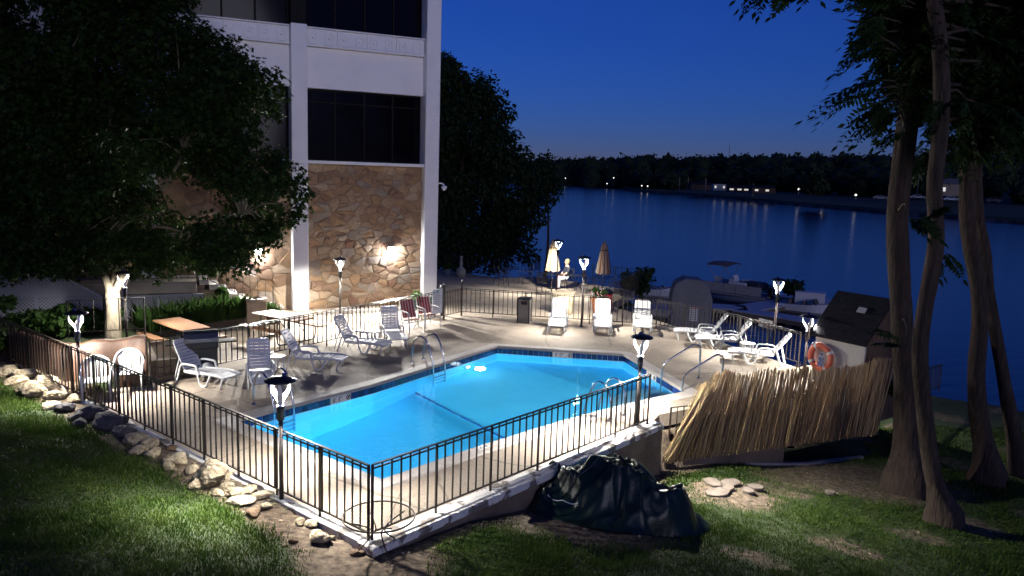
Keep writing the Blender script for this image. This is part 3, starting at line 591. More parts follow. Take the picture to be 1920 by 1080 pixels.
def lattice(nm, lab, w, h0, h1, loc, rz):
    """white diagonal lattice panel, w long, h0 high at its start, h1 at its end"""
    t = thing(nm, lab, 'lattice', loc, rz); slat = 0.035; sp = 0.105
    hm = max(h0, h1); f = MB(); 
    for sgn in (1, -1):
        x = -hm
        while x < w+hm:
            pts = []
            for q in range(41):
                px_ = x+sgn*0; zz_ = hm*q/40; X_ = x+(zz_ if sgn > 0 else -zz_)
                lim = h0+(h1-h0)*min(1, max(0, X_/w))
                if 0 <= X_ <= w and zz_ <= lim: pts.append((X_, zz_))
            if len(pts) > 1: f.bar((pts[0][0], 0.008*sgn, pts[0][1]), (pts[-1][0], 0.008*sgn, pts[-1][1]), 0.012, slat)
            x += sp
    tag(f.build('lattice_slats', m_latt, t), kind='stuff')
    MB().bar((0, 0.03, h0), (w, 0.03, h1), 0.05, 0.06).build('top_rail', m_latt, t); MB().bar((0, 0.03, 0.03), (w, 0.03, 0.03), 0.05, 0.06).build('bottom_rail', m_latt, t)
    for x in (0.03, w*0.5, w-0.03): MB().bar((x, 0.035, 0), (x, 0.035, h0+(h1-h0)*x/w), 0.06).build('post', m_latt, t)
    return t


# ------------------------------------------------------------------ swimming pool
PX0 = Vector(POOL[0]); PL = thing('swimming_pool', 'lit blue swimming pool with navy tile band and pale coping', 'pool', (0, 0, 0))
mid_deep = (Vector(POOL[0])+Vector(POOL[8]))/2; mid_sh = (Vector(POOL[4])+Vector(POOL[6]))/2; AX = (mid_sh-mid_deep).normalized()
BRK_A, BRK_B = Vector((-2.552, 19.583, -0.250)[:2]), Vector((0.672, 15.362, 0.000)[:2])
def pdepth(x, y):
    p = Vector((x, y)); e = (BRK_B-BRK_A).normalized(); n_ = Vector((-e.y, e.x)); n_ = n_ if n_.dot(AX) > 0 else -n_
    s = (p-BRK_A).dot(n_)
    if s >= 0: return -1.35+0.30*min(1, s/4.0)
    return -1.35-0.95*min(1, -s/4.2)**0.9
WATER_Z = -0.215
bm = bmesh.new(); vsb = [bm.verts.new((x, y, 0)) for x, y in POOL]; bm.faces.new(vsb)
e = (BRK_B-BRK_A).normalized(); n_ = Vector((-e.y, e.x)); n_ = n_ if n_.dot(AX) > 0 else -n_
for s in (0.0, -0.7, -1.4, -2.1, -2.8, -3.5, -4.2, 1.5, 3.0, 4.0):
    q = BRK_A+n_*s; bmesh.ops.bisect_plane(bm, geom=bm.verts[:]+bm.edges[:]+bm.faces[:], plane_co=(q.x, q.y, 0), plane_no=(n_.x, n_.y, 0))
bd = [(e_.verts[0].co.copy(), e_.verts[1].co.copy()) for e_ in bm.edges if len(e_.link_faces) == 1]
for v in bm.verts: v.co.z = pdepth(v.co.x, v.co.y)
me = bpy.data.meshes.new('shell'); bm.to_mesh(me); bm.free()
sh = MB(); sh.add([tuple(v.co) for v in me.vertices], [tuple(p.vertices) for p in me.polygons])
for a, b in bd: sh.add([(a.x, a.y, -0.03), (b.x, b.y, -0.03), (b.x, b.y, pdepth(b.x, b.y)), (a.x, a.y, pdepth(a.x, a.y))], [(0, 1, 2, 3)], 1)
m_plaster = mat('blue_pool_plaster_lifted', (0.19, 0.66, 0.90), 0.7, col2=(0.16, 0.60, 0.86), scale=1.2, detail=5)  # floor colour lifted to stand in for lamp light that only grazes it
m_poolwall = mat('blue_pool_wall_dimmed', (0.11, 0.48, 0.76), 0.7, col2=(0.095, 0.44, 0.72), scale=1.2, detail=5)  # wall colour lowered so walls and floor look equally lit
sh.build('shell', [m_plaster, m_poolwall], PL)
# dark break line across floor and wall where the deep end starts
lb = MB(); up3 = 0.02
for a, b in ((0.0, 1.0),):
    p0, p1 = BRK_A.lerp(BRK_B, 0.02), BRK_A.lerp(BRK_B, 0.985); w = n_*0.04
    lb.add([(*(p0-w), -1.345+up3), (*(p1-w), -1.345+up3), (*(p1+w), -1.345+up3), (*(p0+w), -1.345+up3)], [(0, 1, 2, 3)])
lb.box((BRK_A.x, BRK_A.y, -0.8), (0.07, 0.07, 1.1)); lb.build('depth_line', mat('navy_line', (0.008, 0.06, 0.22), 0.4), PL)
# coping ring
cp = MB(); kk = len(POOL)
vs = [(*p, 0.0) for p in COPE]+[(*p, 0.028) for p in offset_poly(POOL, 0.30)]+[(*p, 0.028) for p in offset_poly(POOL, 0.0)]+[(*p, 0.005) for p in offset_poly(POOL, -0.03)]+[(*p, -0.035) for p in offset_poly(POOL, -0.03)]+[(*p, -0.035) for p in offset_poly(POOL, 0.02)]
cp.add(vs, [(r*kk+i, r*kk+(i+1) % kk, (r+1)*kk+(i+1) % kk, (r+1)*kk+i) for r in range(5) for i in range(kk)]); cp.build('coping', m_coping, PL)
# waterline tiles, one by one, on the sides the picture shows; the near sides carry a plain strip
tile_me = {}
inward = lambda i: (Vector((-(Vector(POOL[(i+1) % kk])-Vector(POOL[i])).y, (Vector(POOL[(i+1) % kk])-Vector(POOL[i])).x))).normalized()
tb = MB()
for i in range(kk):
    a, b = Vector(POOL[i]), Vector(POOL[(i+1) % kk]); ln = (b-a).length; d = (b-a)/ln; nn_ = inward(i); rz = math.atan2(d.y, d.x)
    q0, q1 = a+nn_*0.004, b+nn_*0.004; tb.add([(*q0, -0.038), (*q1, -0.038), (*q1, -0.245), (*q0, -0.245)], [(3, 2, 1, 0)])
    if i in (4, 5, 6, 7):
        n_t = int(ln/0.158); w = ln/n_t; key = round(w, 3)
        if key not in tile_me: tile_me[key] = MB().box((0, 0, 0), (w-0.010, 0.014, 0.152)).data('tile', m_tile, bevel=0.003)
        for j in range(n_t):
            p = a+d*(w*(j+0.5))+nn_*0.010; link('tile', tile_me[key], PL, (p.x, p.y, -0.125), rz)
    else:
        q0, q1 = a+nn_*0.010, b+nn_*0.010; tb.add([(*q0, -0.05), (*q1, -0.05), (*q1, -0.20), (*q0, -0.20)], [(3, 2, 1, 0)], 1)
tb.build('tile_bed', [m_grout, m_tile], PL)

def text_mesh(s, size, extr=0.002):
    cu = bpy.data.curves.new('t', 'FONT'); cu.body = s; cu.size = size; cu.extrude = extr; cu.align_x = 'CENTER'; cu.align_y = 'CENTER'
    o = bpy.data.objects.new('t', cu); COL.objects.link(o); dg = bpy.context.evaluated_depsgraph_get(); dg.update()
    m_ = bpy.data.meshes.new_from_object(o.evaluated_get(dg)); bpy.data.objects.remove(o); m_.materials.clear(); return m_
def text_obj(s, size, m, parent, loc, rot):
    me_ = text_mesh(s, size); me_.materials.append(m); return link('lettering', me_, parent, loc, 0, rot)
def depth_marker(seg, px_pt, txt):
    a, b = Vector(POOL[seg]), Vector(POOL[(seg+1) % kk]); d = (b-a).normalized(); nn_ = inward(seg); t = (Vector(px_pt)-a).dot(d); p = a+d*t+nn_*0.024
    rz = math.atan2(-d.y, -d.x) if True else 0
    mk = MB().box((0, 0, 0), (0.60, 0.012, 0.155)).build('depth_marker', m_signw, PL, (p.x, p.y, -0.12), math.atan2(d.y, d.x))
    text_obj(txt, 0.15, m_text, mk, (0.10, 0.008, -0.005), (R(90), 0, R(180)))
    ns = MB(); ns.tube([(math.cos(t_)*0.055, 0, math.sin(t_)*0.055) for t_ in np.linspace(0, 2*math.pi, 17)], 0.009, 6); ns.bar((-0.04, 0, 0.04), (0.04, 0, -0.04), 0.014); ns.box((0, 0, 0.0), (0.03, 0.008, 0.05))
    ns.build('no_diving_mark', m_text, mk, (-0.22, 0.008, 0))
depth_marker(7, (-3.985, 17.337, -0.120)[:2], "8' 3\"")
depth_marker(5, (1.615, 22.727, -0.120)[:2], "3' 0\"")
depth_marker(4, (3.931, 20.298, -0.120)[:2], "3' 0\"")
# numbers on the near coping
def coping_mark(pt, txt, rz):
    mk = MB().box((0, 0, 0), (0.30, 0.15, 0.006)).build('coping_marker', m_signw, PL, (pt[0], pt[1], 0.032), rz)
    text_obj(txt, 0.13, m_text, mk, (0, 0, 0.004), (0, 0, 0))
coping_mark((-0.457, 14.005, 0.000)[:2], "8' 3\"", math.atan2(dR.y, dR.x)+R(180)); coping_mark((-4.096, 13.806, 0.000)[:2], "8' 3\"", math.atan2(dL.y, dL.x)); coping_mark((2.367, 16.669, 0.000)[:2], "3' 6\"", math.atan2(dR.y, dR.x)+R(180))
# corner steps at the shallow end
pc = Vector(POOL[4]); e1 = (Vector(POOL[3])-pc).normalized(); e2 = (Vector(POOL[5])-pc).normalized(); a1_, a2_ = math.atan2(e1.y, e1.x), math.atan2(e2.y, e2.x)
if a2_ > a1_: a2_ -= 2*math.pi
m_step = mat('white_pool_step', (0.62, 0.74, 0.80), 0.7)
for i, (rad_, zt) in enumerate(((1.0, -0.42), (1.42, -0.68), (1.84, -0.92))):
    poly = [tuple(pc)]+[(pc.x+rad_*math.cos(a1_+(a2_-a1_)*t/12), pc.y+rad_*math.sin(a1_+(a2_-a1_)*t/12)) for t in range(13)]
    MB().prism(poly, -1.30, zt).build('pool_step', m_step, PL, bevel=0.01)
# underwater lamps in the walls: one in view, the others added unseen for light
def pool_lamp(seg, pt, w, z=-0.62):
    a, b = Vector(POOL[seg]), Vector(POOL[(seg+1) % kk]); d = (b-a).normalized(); nn_ = inward(seg); t = (Vector(pt)-a).dot(d); p = a+d*t
    rz = math.atan2(nn_.y, nn_.x)-R(90)
    ring = MB().lathe([(0.13, 0.0), (0.15, 0.02), (0.13, 0.03)], 18)
    ring.v = [(x, z_, y) for x, y, z_ in ring.v]; o = ring.build('underwater_lamp', m_steel, PL, (p.x+nn_.x*0.004, p.y+nn_.y*0.004, z), rz)
    ln = MB().lathe([(0.0, 0.05), (0.06, 0.045), (0.12, 0.02)], 18); ln.v = [(x, z_, y) for x, y, z_ in ln.v]; ln.build('lamp_lens', mat('pool_lamp_lens', (0.9, 0.9, 0.9), 0.3, emit=(0.8, 0.95, 1.0), estr=9.0), o)
    ld = bpy.data.lights.new('underwater_light', 'POINT'); ld.energy = w; ld.color = (0.86, 0.97, 1.0); ld.shadow_soft_size = 0.15
    lo = bpy.data.objects.new('underwater_light', ld); COL.objects.link(lo); lo.parent = o; lo.location = (0, 0.45, 0.1)
POOL_W = 330.0
pool_lamp(6, (-1.363, 21.501, -0.450)[:2], POOL_W*0.95)
pool_lamp(8, ((POOL[8][0]+POOL[0][0])/2, (POOL[8][1]+POOL[0][1])/2), POOL_W*1.65, -0.75)  # added lamp out of view, lights the deep end
pool_lamp(0, ((POOL[0][0]+POOL[1][0])/2, (POOL[0][1]+POOL[1][1])/2), POOL_W*1.8, -0.75)  # added lamp out of view, evens the glow from the near side
pool_lamp(2, ((POOL[2][0]+POOL[3][0])/2, (POOL[2][1]+POOL[3][1])/2), POOL_W*7.5, -0.60)  # added lamp out of view, brightens the shallow end
# inlet ring below the depth marker and a return fitting
MB().lathe([(0.0, 0.0), (0.09, 0.0), (0.10, 0.012), (0.06, 0.02), (0.0, 0.02)], 14).build('floor_drain', m_grout, PL, (*(-4.516, 17.776, -2.200)[:2], -2.285))

# water body
wv = MB(); op = offset_poly(POOL, 0.015); wv.prism(op, -2.8, WATER_Z)
m_pw = bpy.data.materials.new('pool_water'); m_pw.use_nodes = True; N, L = m_pw.node_tree.nodes, m_pw.node_tree.links; N.remove(N['Principled BSDF']); out = [n for n in N if n.type == 'OUTPUT_MATERIAL'][0]
tr = N.new('ShaderNodeBsdfRefraction'); tr.inputs['IOR'].default_value = 1.33; tr.inputs['Roughness'].default_value = 0.0; gl = N.new('ShaderNodeBsdfGlossy'); gl.inputs['Roughness'].default_value = 0.015
fr = N.new('ShaderNodeFresnel'); fr.inputs[0].default_value = 1.33; mx = N.new('ShaderNodeMixShader')
tcn = N.new('ShaderNodeTexCoord'); nz = N.new('ShaderNodeTexNoise'); nz.inputs['Scale'].default_value = 2.4; nz.inputs['Detail'].default_value = 3; nz.inputs['Distortion'].default_value = 0.6; L.new(tcn.outputs['Object'], nz.inputs[0])
bp = N.new('ShaderNodeBump'); bp.inputs['Strength'].default_value = 0.30; bp.inputs['Distance'].default_value = 0.03; L.new(nz.outputs[0], bp.inputs['Height']); L.new(bp.outputs[0], gl.inputs['Normal']); L.new(bp.outputs[0], fr.inputs['Normal']); L.new(bp.outputs[0], tr.inputs['Normal'])
L.new(fr.outputs[0], mx.inputs[0]); L.new(tr.outputs[0], mx.inputs[1]); L.new(gl.outputs[0], mx.inputs[2]); L.new(mx.outputs[0], out.inputs['Surface'])
va = N.new('ShaderNodeVolumeAbsorption'); va.inputs[0].default_value = (0.02, 0.84, 0.97, 1); va.inputs[1].default_value = 0.22; L.new(va.outputs[0], out.inputs['Volume'])
tag(wv.build('pool_water', m_pw), kind='structure')

# ladders: local y points out over the water
def ladder(pt, seg, label):
    a, b = Vector(POOL[seg]), Vector(POOL[(seg+1) % kk]); d = (b-a).normalized(); nn_ = inward(seg); t = (Vector(pt)-a).dot(d); p = a+d*t
    th = thing('pool_ladder', label, 'ladder', (p.x, p.y, 0.028), math.atan2(nn_.y, nn_.x)-R(90), 'steel pool ladders')
    for s in (-1, 1):
        x = s*0.25
        pts = bez([(x, -0.62, 0.0), (x, -0.60, 0.45), (x, -0.42, 0.74), (x, -0.16, 0.70), (x, 0.04, 0.28), (x, 0.13, -0.2), (x, 0.13, -1.15)], 5)
        MB().tube(pts, 0.024, 8).build('side_rail', m_steel, th, smooth=True)
        MB().lathe([(0.055, 0), (0.05, 0.02), (0.03, 0.03)], 12, (x, -0.62, 0)).build('base_collar', m_steel, th)
    for z in (-0.42, -0.70, -0.98): MB().box((0, 0.13, z), (0.48, 0.09, 0.03)).build('tread', m_steel, th)
    return th
ladder((-1.666, 19.959, 0.000)[:2], 6, 'curved steel ladder halfway along the far-left side of the pool')
ladder((-4.854, 15.961, 0.000)[:2], 7, 'curved steel ladder at the deep left end by the front lamp post')
ladder((1.967, 16.509, 0.000)[:2], 1, 'curved steel ladder on the near side seen through the front fence')
def handrail(pt, label):
    a, b = Vector(POOL[4]), Vector(POOL[5]); d = (b-a).normalized(); nn_ = inward(4); t = (Vector(pt)-a).dot(d); p = a+d*t
    th = thing('pool_handrail', label, 'handrail', (p.x, p.y, 0.0), math.atan2(nn_.y, nn_.x)-R(90), 'steel handrails at the pool steps')
    MB().tube(bez([(0, -0.95, 0), (0, -0.95, 0.78), (0, -0.86, 0.90), (0, -0.72, 0.90), (0, -0.12, 0.56), (0, 0.02, 0.46), (0, 0.10, 0.30), (0, 0.13, -0.55)], 4), 0.024, 8).build('rail', m_steel, th, smooth=True)
    for y in (-0.95,): MB().lathe([(0.055, 0), (0.05, 0.02), (0.03, 0.03)], 12, (0, y, 0.002)).build('base_collar', m_steel, th)
handrail((4.059, 19.495, 0.000)[:2], 'steel handrail at the shallow steps, the one farther from the reed screen')
handrail((4.176, 18.325, 0.000)[:2], 'steel handrail at the shallow steps, the one nearer the reed screen')

# ------------------------------------------------------------------ iron fences
picket_me = {}
def fence(label, pts, height=1.15, gap=0.172, post_gap=1.2, z=0.0, bottom=0.16, pick=0.020, double=True, name='iron_fence', group=None, post_w=0.03, m=None, ends=True, hand=0.0):
    m = m or m_iron; pts = [Vector((p[0], p[1], p[2] if len(p) > 2 else z)) for p in pts]; o0 = pts[0]
    t = thing(name, label, 'fence', tuple(o0), 0, group)
    hk = round(height-bottom, 3), pick, m.name
    if hk not in picket_me: picket_me[hk] = MB().box((0, 0, hk[0]/2), (pick, pick, hk[0])).data('picket', m)
    tr_, br = MB(), MB()
    for a, b in zip(pts[:-1], pts[1:]):
        a2, b2 = a-o0, b-o0; d = b2-a2; ln = d.xy.length; dn = d/ln; rz = math.atan2(d.y, d.x); zt = Vector((0, 0, height)); zb = Vector((0, 0, bottom))
        tr_.bar(a2+zt, b2+zt, 0.042, 0.016)
        if double: tr_.bar(a2+zt-Vector((0, 0, 0.055)), b2+zt-Vector((0, 0, 0.055)), 0.026, 0.02)
        br.bar(a2+zb, b2+zb, 0.026, 0.022)
        npst = max(1, round(ln/post_gap))
        for i in range(npst+1):
            if i == npst and b is not pts[-1]: continue
            q = a2+d*(i/npst); MB().box((0, 0, (height+0.0)/2), (post_w, post_w, height)).build('post', m, t, tuple(q), rz)
        n = max(2, round(ln/gap))
        for i in range(1, n):
            q = a2+d*(i/n)
            link('picket', picket_me[hk], t, (q.x, q.y, q.z+bottom), rz)
    tr_.build('top_rail', m, t); br.build('bottom_rail', m, t)
    return t
LP1 = (-9.43, 16.35); LP9 = (-3.49, 11.37); LP8 = (2.72, 15.60)
fence('dark iron fence along the rocks and lawn, left front side of the pool', [tuple(C0+dL*0.02), tuple(C0+dL*9.9)], post_gap=1.15)
fence('dark iron fence on the white capped wall, right front side of the pool', [tuple(C0+dR*0.05), tuple(C0+dR*7.35)], post_gap=1.3)
fence('iron fence continuing past the left lamp post above the pale rocks', [tuple(C0+dL*10.0), tuple(C0+dL*16.2)], post_gap=1.3)
fence('iron fence between picnic area and loungers', [INNER0, INNER1], height=1.05, post_gap=1.35)
fence('iron fence behind the trash bin and the three loungers facing the camera', [GATE1, FAR2], height=1.02, post_gap=1.1)
fence('iron fence along the river edge behind the side-on loungers', [FAR2, FAR3, FAR4], height=1.02, post_gap=1.2)
gt = fence('narrow iron gate with taller posts near the hotel corner', [INNER1, GATE1], height=1.02, gap=0.10, post_gap=1.2, name='iron_gate'); gt['category'] = 'gate'
for p in (INNER1, GATE1):
    MB().box((p[0]-INNER1[0], p[1]-INNER1[1], 0.62), (0.06, 0.06, 1.24)).build('gate_post', m_iron, gt); MB().lathe([(0.02, 1.24), (0.04, 1.28), (0.0, 1.34)], 8, (p[0]-INNER1[0], p[1]-INNER1[1], 0)).build('finial', m_iron, gt)
fence('short iron fence piece by the shed standing on the lower lawn', [(10.405, 21.081, -1.200), (14.235, 24.713, -1.500)], height=0.95, post_gap=1.5)


# ------------------------------------------------------------------ lamp posts: post, bolted collar, three curved blades, wide cap with a sensor
LAMP_W = 2300.0
m_bladew = mat('lamp_blade_white', (0.85, 0.85, 0.86), 0.35)
m_led = mat('led_panel', (0.9, 0.9, 0.9), 0.4, emit=(0.95, 0.97, 1.0), estr=30.0)
m_post = mat('lamp_post_paint', (0.045, 0.040, 0.040), 0.45, col2=(0.07, 0.06, 0.055), scale=6)
m_sensor = mat('blue_sensor', (0.012, 0.02, 0.12), 0.4)
blade_me = None
def lamp_parts(t, h, col=(1.0, 0.955, 0.88), watts=None, cone=168):
    global blade_me
    hz = h-0.50
    MB().lathe([(0.036, 0.0), (0.034, hz-0.22)], 14).build('post', m_post, t, smooth=True)
    MB().lathe([(0.075, 0), (0.07, 0.03), (0.04, 0.05)], 14).build('foot', m_post, t, smooth=True)
    cl = MB().lathe([(0.055, hz-0.22), (0.058, hz-0.03), (0.062, hz), (0.03, hz+0.005)], 14).build('collar', m_black, t, smooth=True)
    bl = MB()
    for k_ in range(6):
        for zz_ in (hz-0.05, hz-0.11, hz-0.17): bl.lathe([(0.0, 0.0), (0.012, 0.0), (0.008, 0.012), (0, 0.014)], 6, (0.062*math.cos(k_*1.047), 0.062*math.sin(k_*1.047), zz_))
    tag(bl.build('bolts', m_steel, cl), kind='stuff')
    MB().lathe([(0.05, hz+0.002), (0.062, hz+0.008), (0.05, hz+0.02), (0.0, hz+0.022)], 14).build('collar_ring', m_bladew, cl, smooth=True)
    if blade_me is None:
        q = MB(); prof = [(0.020, 0.0), (0.026, 0.075), (0.060, 0.145), (0.115, 0.215), (0.148, 0.29), (0.150, 0.385)]; pts = bez([(x, 0, z) for x, z in prof], 4); vs = []
        for i, p in enumerate(pts):
            f = i/(len(pts)-1); w = 0.012+0.040*math.sin(math.pi*min(1, f*0.95+0.05))**0.9; tn = 0.006
            vs += [(p.x, -w, p.z), (p.x+0.012*(w/0.06), 0, p.z), (p.x, w, p.z), (p.x+tn, w, p.z), (p.x+tn+0.012*(w/0.06), 0, p.z), (p.x+tn, -w, p.z)]
        n_ = len(pts); fs = [(i*6+j, i*6+(j+1) % 6, (i+1)*6+(j+1) % 6, (i+1)*6+j) for i in range(n_-1) for j in range(6)]
        blade_me = q.add(vs, fs).data('blade', m_bladew, True)
    for k_ in range(3): link('blade', blade_me, t, (0, 0, hz), k_*2*math.pi/3)
    cpz = hz+0.385
    MB().lathe([(0.17, cpz), (0.235, cpz+0.012), (0.24, cpz+0.022), (0.16, cpz+0.062), (0.07, cpz+0.082), (0.0, cpz+0.086)], 26).build('cap', m_black, t, smooth=True)
    MB().lathe([(0.0, cpz-0.012), (0.07, cpz-0.012), (0.075, cpz-0.001)], 16).build('led', m_led, t)
    MB().lathe([(0.036, 0), (0.036, 0.075), (0.028, 0.085), (0, 0.086)], 12, (-0.06, -0.02, cpz+0.06)).build('sensor', m_sensor, t, smooth=True)
    ld = bpy.data.lights.new('lamp_light', 'SPOT'); ld.energy = watts or LAMP_W; ld.color = col; ld.shadow_soft_size = 0.075; ld.spot_size = R(cone); ld.spot_blend = 0.85
    lo = bpy.data.objects.new('lamp_light', ld); COL.objects.link(lo); lo.parent = t; lo.location = (0, 0, cpz-0.07)
def lamp(pt, h, rz, label, z=0.0, watts=None, cone=168):
    t = thing('lamp_post', label, 'lamp post', (pt[0], pt[1], z), R(rz), 'lit lamp posts with heart-shaped heads'); lamp_parts(t, h, watts=watts, cone=cone); return t
lamp(LP9, 2.05, 162, 'lit lamp post in the front left fence beside the deep end of the pool', watts=2700, cone=150)
lamp(LP8, 2.02, 30, 'lit lamp post on the white capped wall at the right end of the front fence', watts=4200)
lamp(LP1, 1.98, 75, 'lit lamp post behind the two round-backed white chairs at far left', watts=2200, cone=152)
lamp((-10.290, 20.136, 0.000), 2.35, 85, 'lit lamp post in front of the maple trunk', watts=1100)
lamp((-5.883, 26.003, 0.000), 2.2, 100, 'lit lamp post in front of the stone wall, by the picnic table', watts=2400)
lamp((1.968, 33.636, -0.000), 2.42, 20, 'lit lamp post on the terrace beside the folded tan parasol', watts=1300)
lamp((2.459, 26.287, 0.000), 2.5, 45, 'tall lit lamp post behind the first two loungers facing the camera', watts=1800)
lamp((8.098, 23.151, 0.000), 2.35, 10, 'lit lamp post in the river fence in front of the pontoon boat')
lamp((7.999, 20.313, 0.000), 1.75, 30, 'lit lamp post touching the white pump shed', watts=1600, cone=135)


# ------------------------------------------------------------------ white resin loungers (local +x towards the feet)
def lounger_parts(t, m=None, back=56, seat_z=0.36, nsl=9):
    m = m or m_plastic; ba = R(back); hx, hz = -0.42, seat_z; W2 = 0.315
    seat_prof = [(-0.44, seat_z), (-0.1, seat_z-0.015), (0.35, seat_z+0.015), (0.75, seat_z+0.012), (1.05, seat_z-0.03)]
    pts = bez([(x, 0, z) for x, z in seat_prof], 6)
    sf = MB()
    for s in (-1, 1): sf.tube([(p.x, s*W2, p.z) for p in pts], 0.030, 6, flat=1.6)
    sf.tube([(pts[-1].x, -W2, pts[-1].z), (pts[-1].x, W2, pts[-1].z)], 0.022, 6); sf.build('seat_frame', m, t, smooth=True)
    st = MB(); ln = len(pts)-1
    for i in range(13):
        f = (i+0.5)/13*ln; k_ = int(f); p = pts[k_].lerp(pts[k_+1], f-k_); d = pts[k_+1]-pts[k_]
        st.box((p.x, 0, p.z+0.008), (0.094, W2*2-0.03, 0.016), ry=-math.atan2(d.z, d.x))
    st.build('seat', m, t)
    L_ = 0.93; dx, dz = -math.cos(ba), math.sin(ba)
    bf = MB(); bp_ = [(hx, -W2+0.01, hz), (hx+dx*L_*0.94, -W2+0.01, hz+dz*L_*0.94), (hx+dx*L_, -W2+0.06, hz+dz*L_), (hx+dx*L_, W2-0.06, hz+dz*L_), (hx+dx*L_*0.94, W2-0.01, hz+dz*L_*0.94), (hx, W2-0.01, hz)]
    bf.tube(bp_, 0.024, 6); bk = bf.build('backrest', m, t, smooth=True)
    bs = MB()
    for i in range(nsl):
        f = 0.05+(i+0.5)/nsl*0.93*L_; w = 0.93*L_/nsl
        bow = 0.02*math.sin(math.pi*i/nsl)
        bs.box((hx+dx*f+bow*0.5, 0, hz+dz*f), (w-0.016, W2*2-0.05, 0.014), ry=ba)
    bs.build('back_slats', m, bk)
    for s in (-1, 1):
        y = s*(W2+0.045)
        MB().tube(bez([(-0.70, y, 0.0), (-0.60, y, 0.30), (-0.52, y, 0.52), (-0.40, y, 0.58), (-0.05, y, 0.585), (0.06, y, 0.55), (0.10, y, 0.42), (0.16, y*0.98, 0.33)], 4), 0.024, 6, flat=1.4).build('armrest', m, t, smooth=True)
        MB().tube(bez([(0.08, y*0.97, 0.34), (0.18, y*0.99, 0.08), (0.25, y, 0.015), (0.36, y, 0.015), (0.43, y*0.99, 0.08), (0.56, y*0.97, 0.345)], 4), 0.025, 6, flat=1.5).build('front_leg', m, t, smooth=True)
        MB().tube([(0.93, s*(W2-0.03), 0.33), (0.88, s*(W2-0.02), 0.0)], 0.024, 6, flat=1.5).build('foot_leg', m, t, smooth=True)
        MB().tube([(hx+dx*0.45, s*(W2-0.03), hz+dz*0.45), (-0.86, s*(W2-0.03), 0.03)], 0.016, 6).build('back_prop', m, t)
LOUNGE = {}
def lounger(rear, foot, label, back=56, shift=0.0):
    a, b = Vector(rear[:2]), Vector(foot[:2]); c = (a+b)/2; d = (b-a).normalized(); c = c-d*0.03
    rz = math.atan2(d.y, d.x)
    key = back
    if key not in LOUNGE:
        t = thing('sun_lounger', label, 'lounger', (c.x, c.y, 0.0), rz, 'white resin sun loungers around the pool'); lounger_parts(t, back=back); t.scale = (0.83, 0.83, 0.83); LOUNGE[key] = t; return t
    return copy_tree(LOUNGE[key], (c.x, c.y, 0.0), rz, label)
bpy.context.view_layer.update()
lounger((-7.771, 18.019, 0.000), (-6.728, 17.580, 0.000), 'white slatted lounger nearest the grill, at the left end of the left row', 62)
lounger((-6.245, 18.559, 0.000), (-5.556, 16.924, 0.000), 'white lounger second from the left in the left row, its foot towards the pool', 62)
lounger((-5.585, 19.608, 0.000), (-4.704, 19.557, 0.000), 'white lounger with grey shadowed back, third from the left in the left row', 60)
lounger((-4.726, 21.710, 0.000), (-3.812, 21.440, 0.000), 'white lounger with grey shadowed back beside the round white side table', 60)
lounger((-3.764, 23.388, 0.000), (-3.316, 22.195, 0.000), 'white lounger just left of the striped armchairs', 62)
lounger((1.722, 26.738, 0.000), (1.477, 24.534, 0.000), 'white lounger facing the camera right of the trash bin', 60)
lounger((3.234, 26.899, 0.000), (3.016, 24.612, 0.000), 'white lounger facing the camera, middle of the three in front of the fence', 56)
lounger((4.698, 27.249, 0.000), (4.349, 24.655, 0.000), 'white lounger facing the camera, the one right above the front lamp head', 52)
lounger((6.694, 24.530, 0.000), (5.687, 24.700, 0.000), 'side-on white lounger farthest from the camera by the river fence', 56)
lounger((7.239, 23.534, 0.000), (6.101, 23.664, 0.000), 'side-on white lounger, middle of the three by the river fence', 56)
lounger((7.798, 21.640, 0.000), (6.615, 21.925, 0.000), 'side-on white lounger nearest the reed screen', 54)

# round-cornered resin side tables
def side_table(pt, label, h=0.42):
    t = thing('side_table', label, 'side table', (pt[0], pt[1], 0), R(random.uniform(0, 60)), 'white resin side tables')
    MB().lathe([(0.0, h), (0.22, h), (0.235, h-0.012), (0.225, h-0.03), (0.18, h-0.03)], 20).build('table_top', m_plastic, t, smooth=False)
    for k_ in range(4):
        a = k_*math.pi/2; MB().tube([(0.17*math.cos(a), 0.17*math.sin(a), h-0.02), (0.20*math.cos(a), 0.20*math.sin(a), 0.0)], 0.022, 6, flat=1.5).build('leg', m_plastic, t, smooth=True)
side_table((-5.934, 19.015, 0.000), 'white side table between the second and third loungers of the left row')
side_table((-4.087, 22.437, 0.000), 'round white side table in front of the picnic fence lamp')
side_table((7.105, 22.523, 0.000), 'white side table behind the middle side-on lounger')

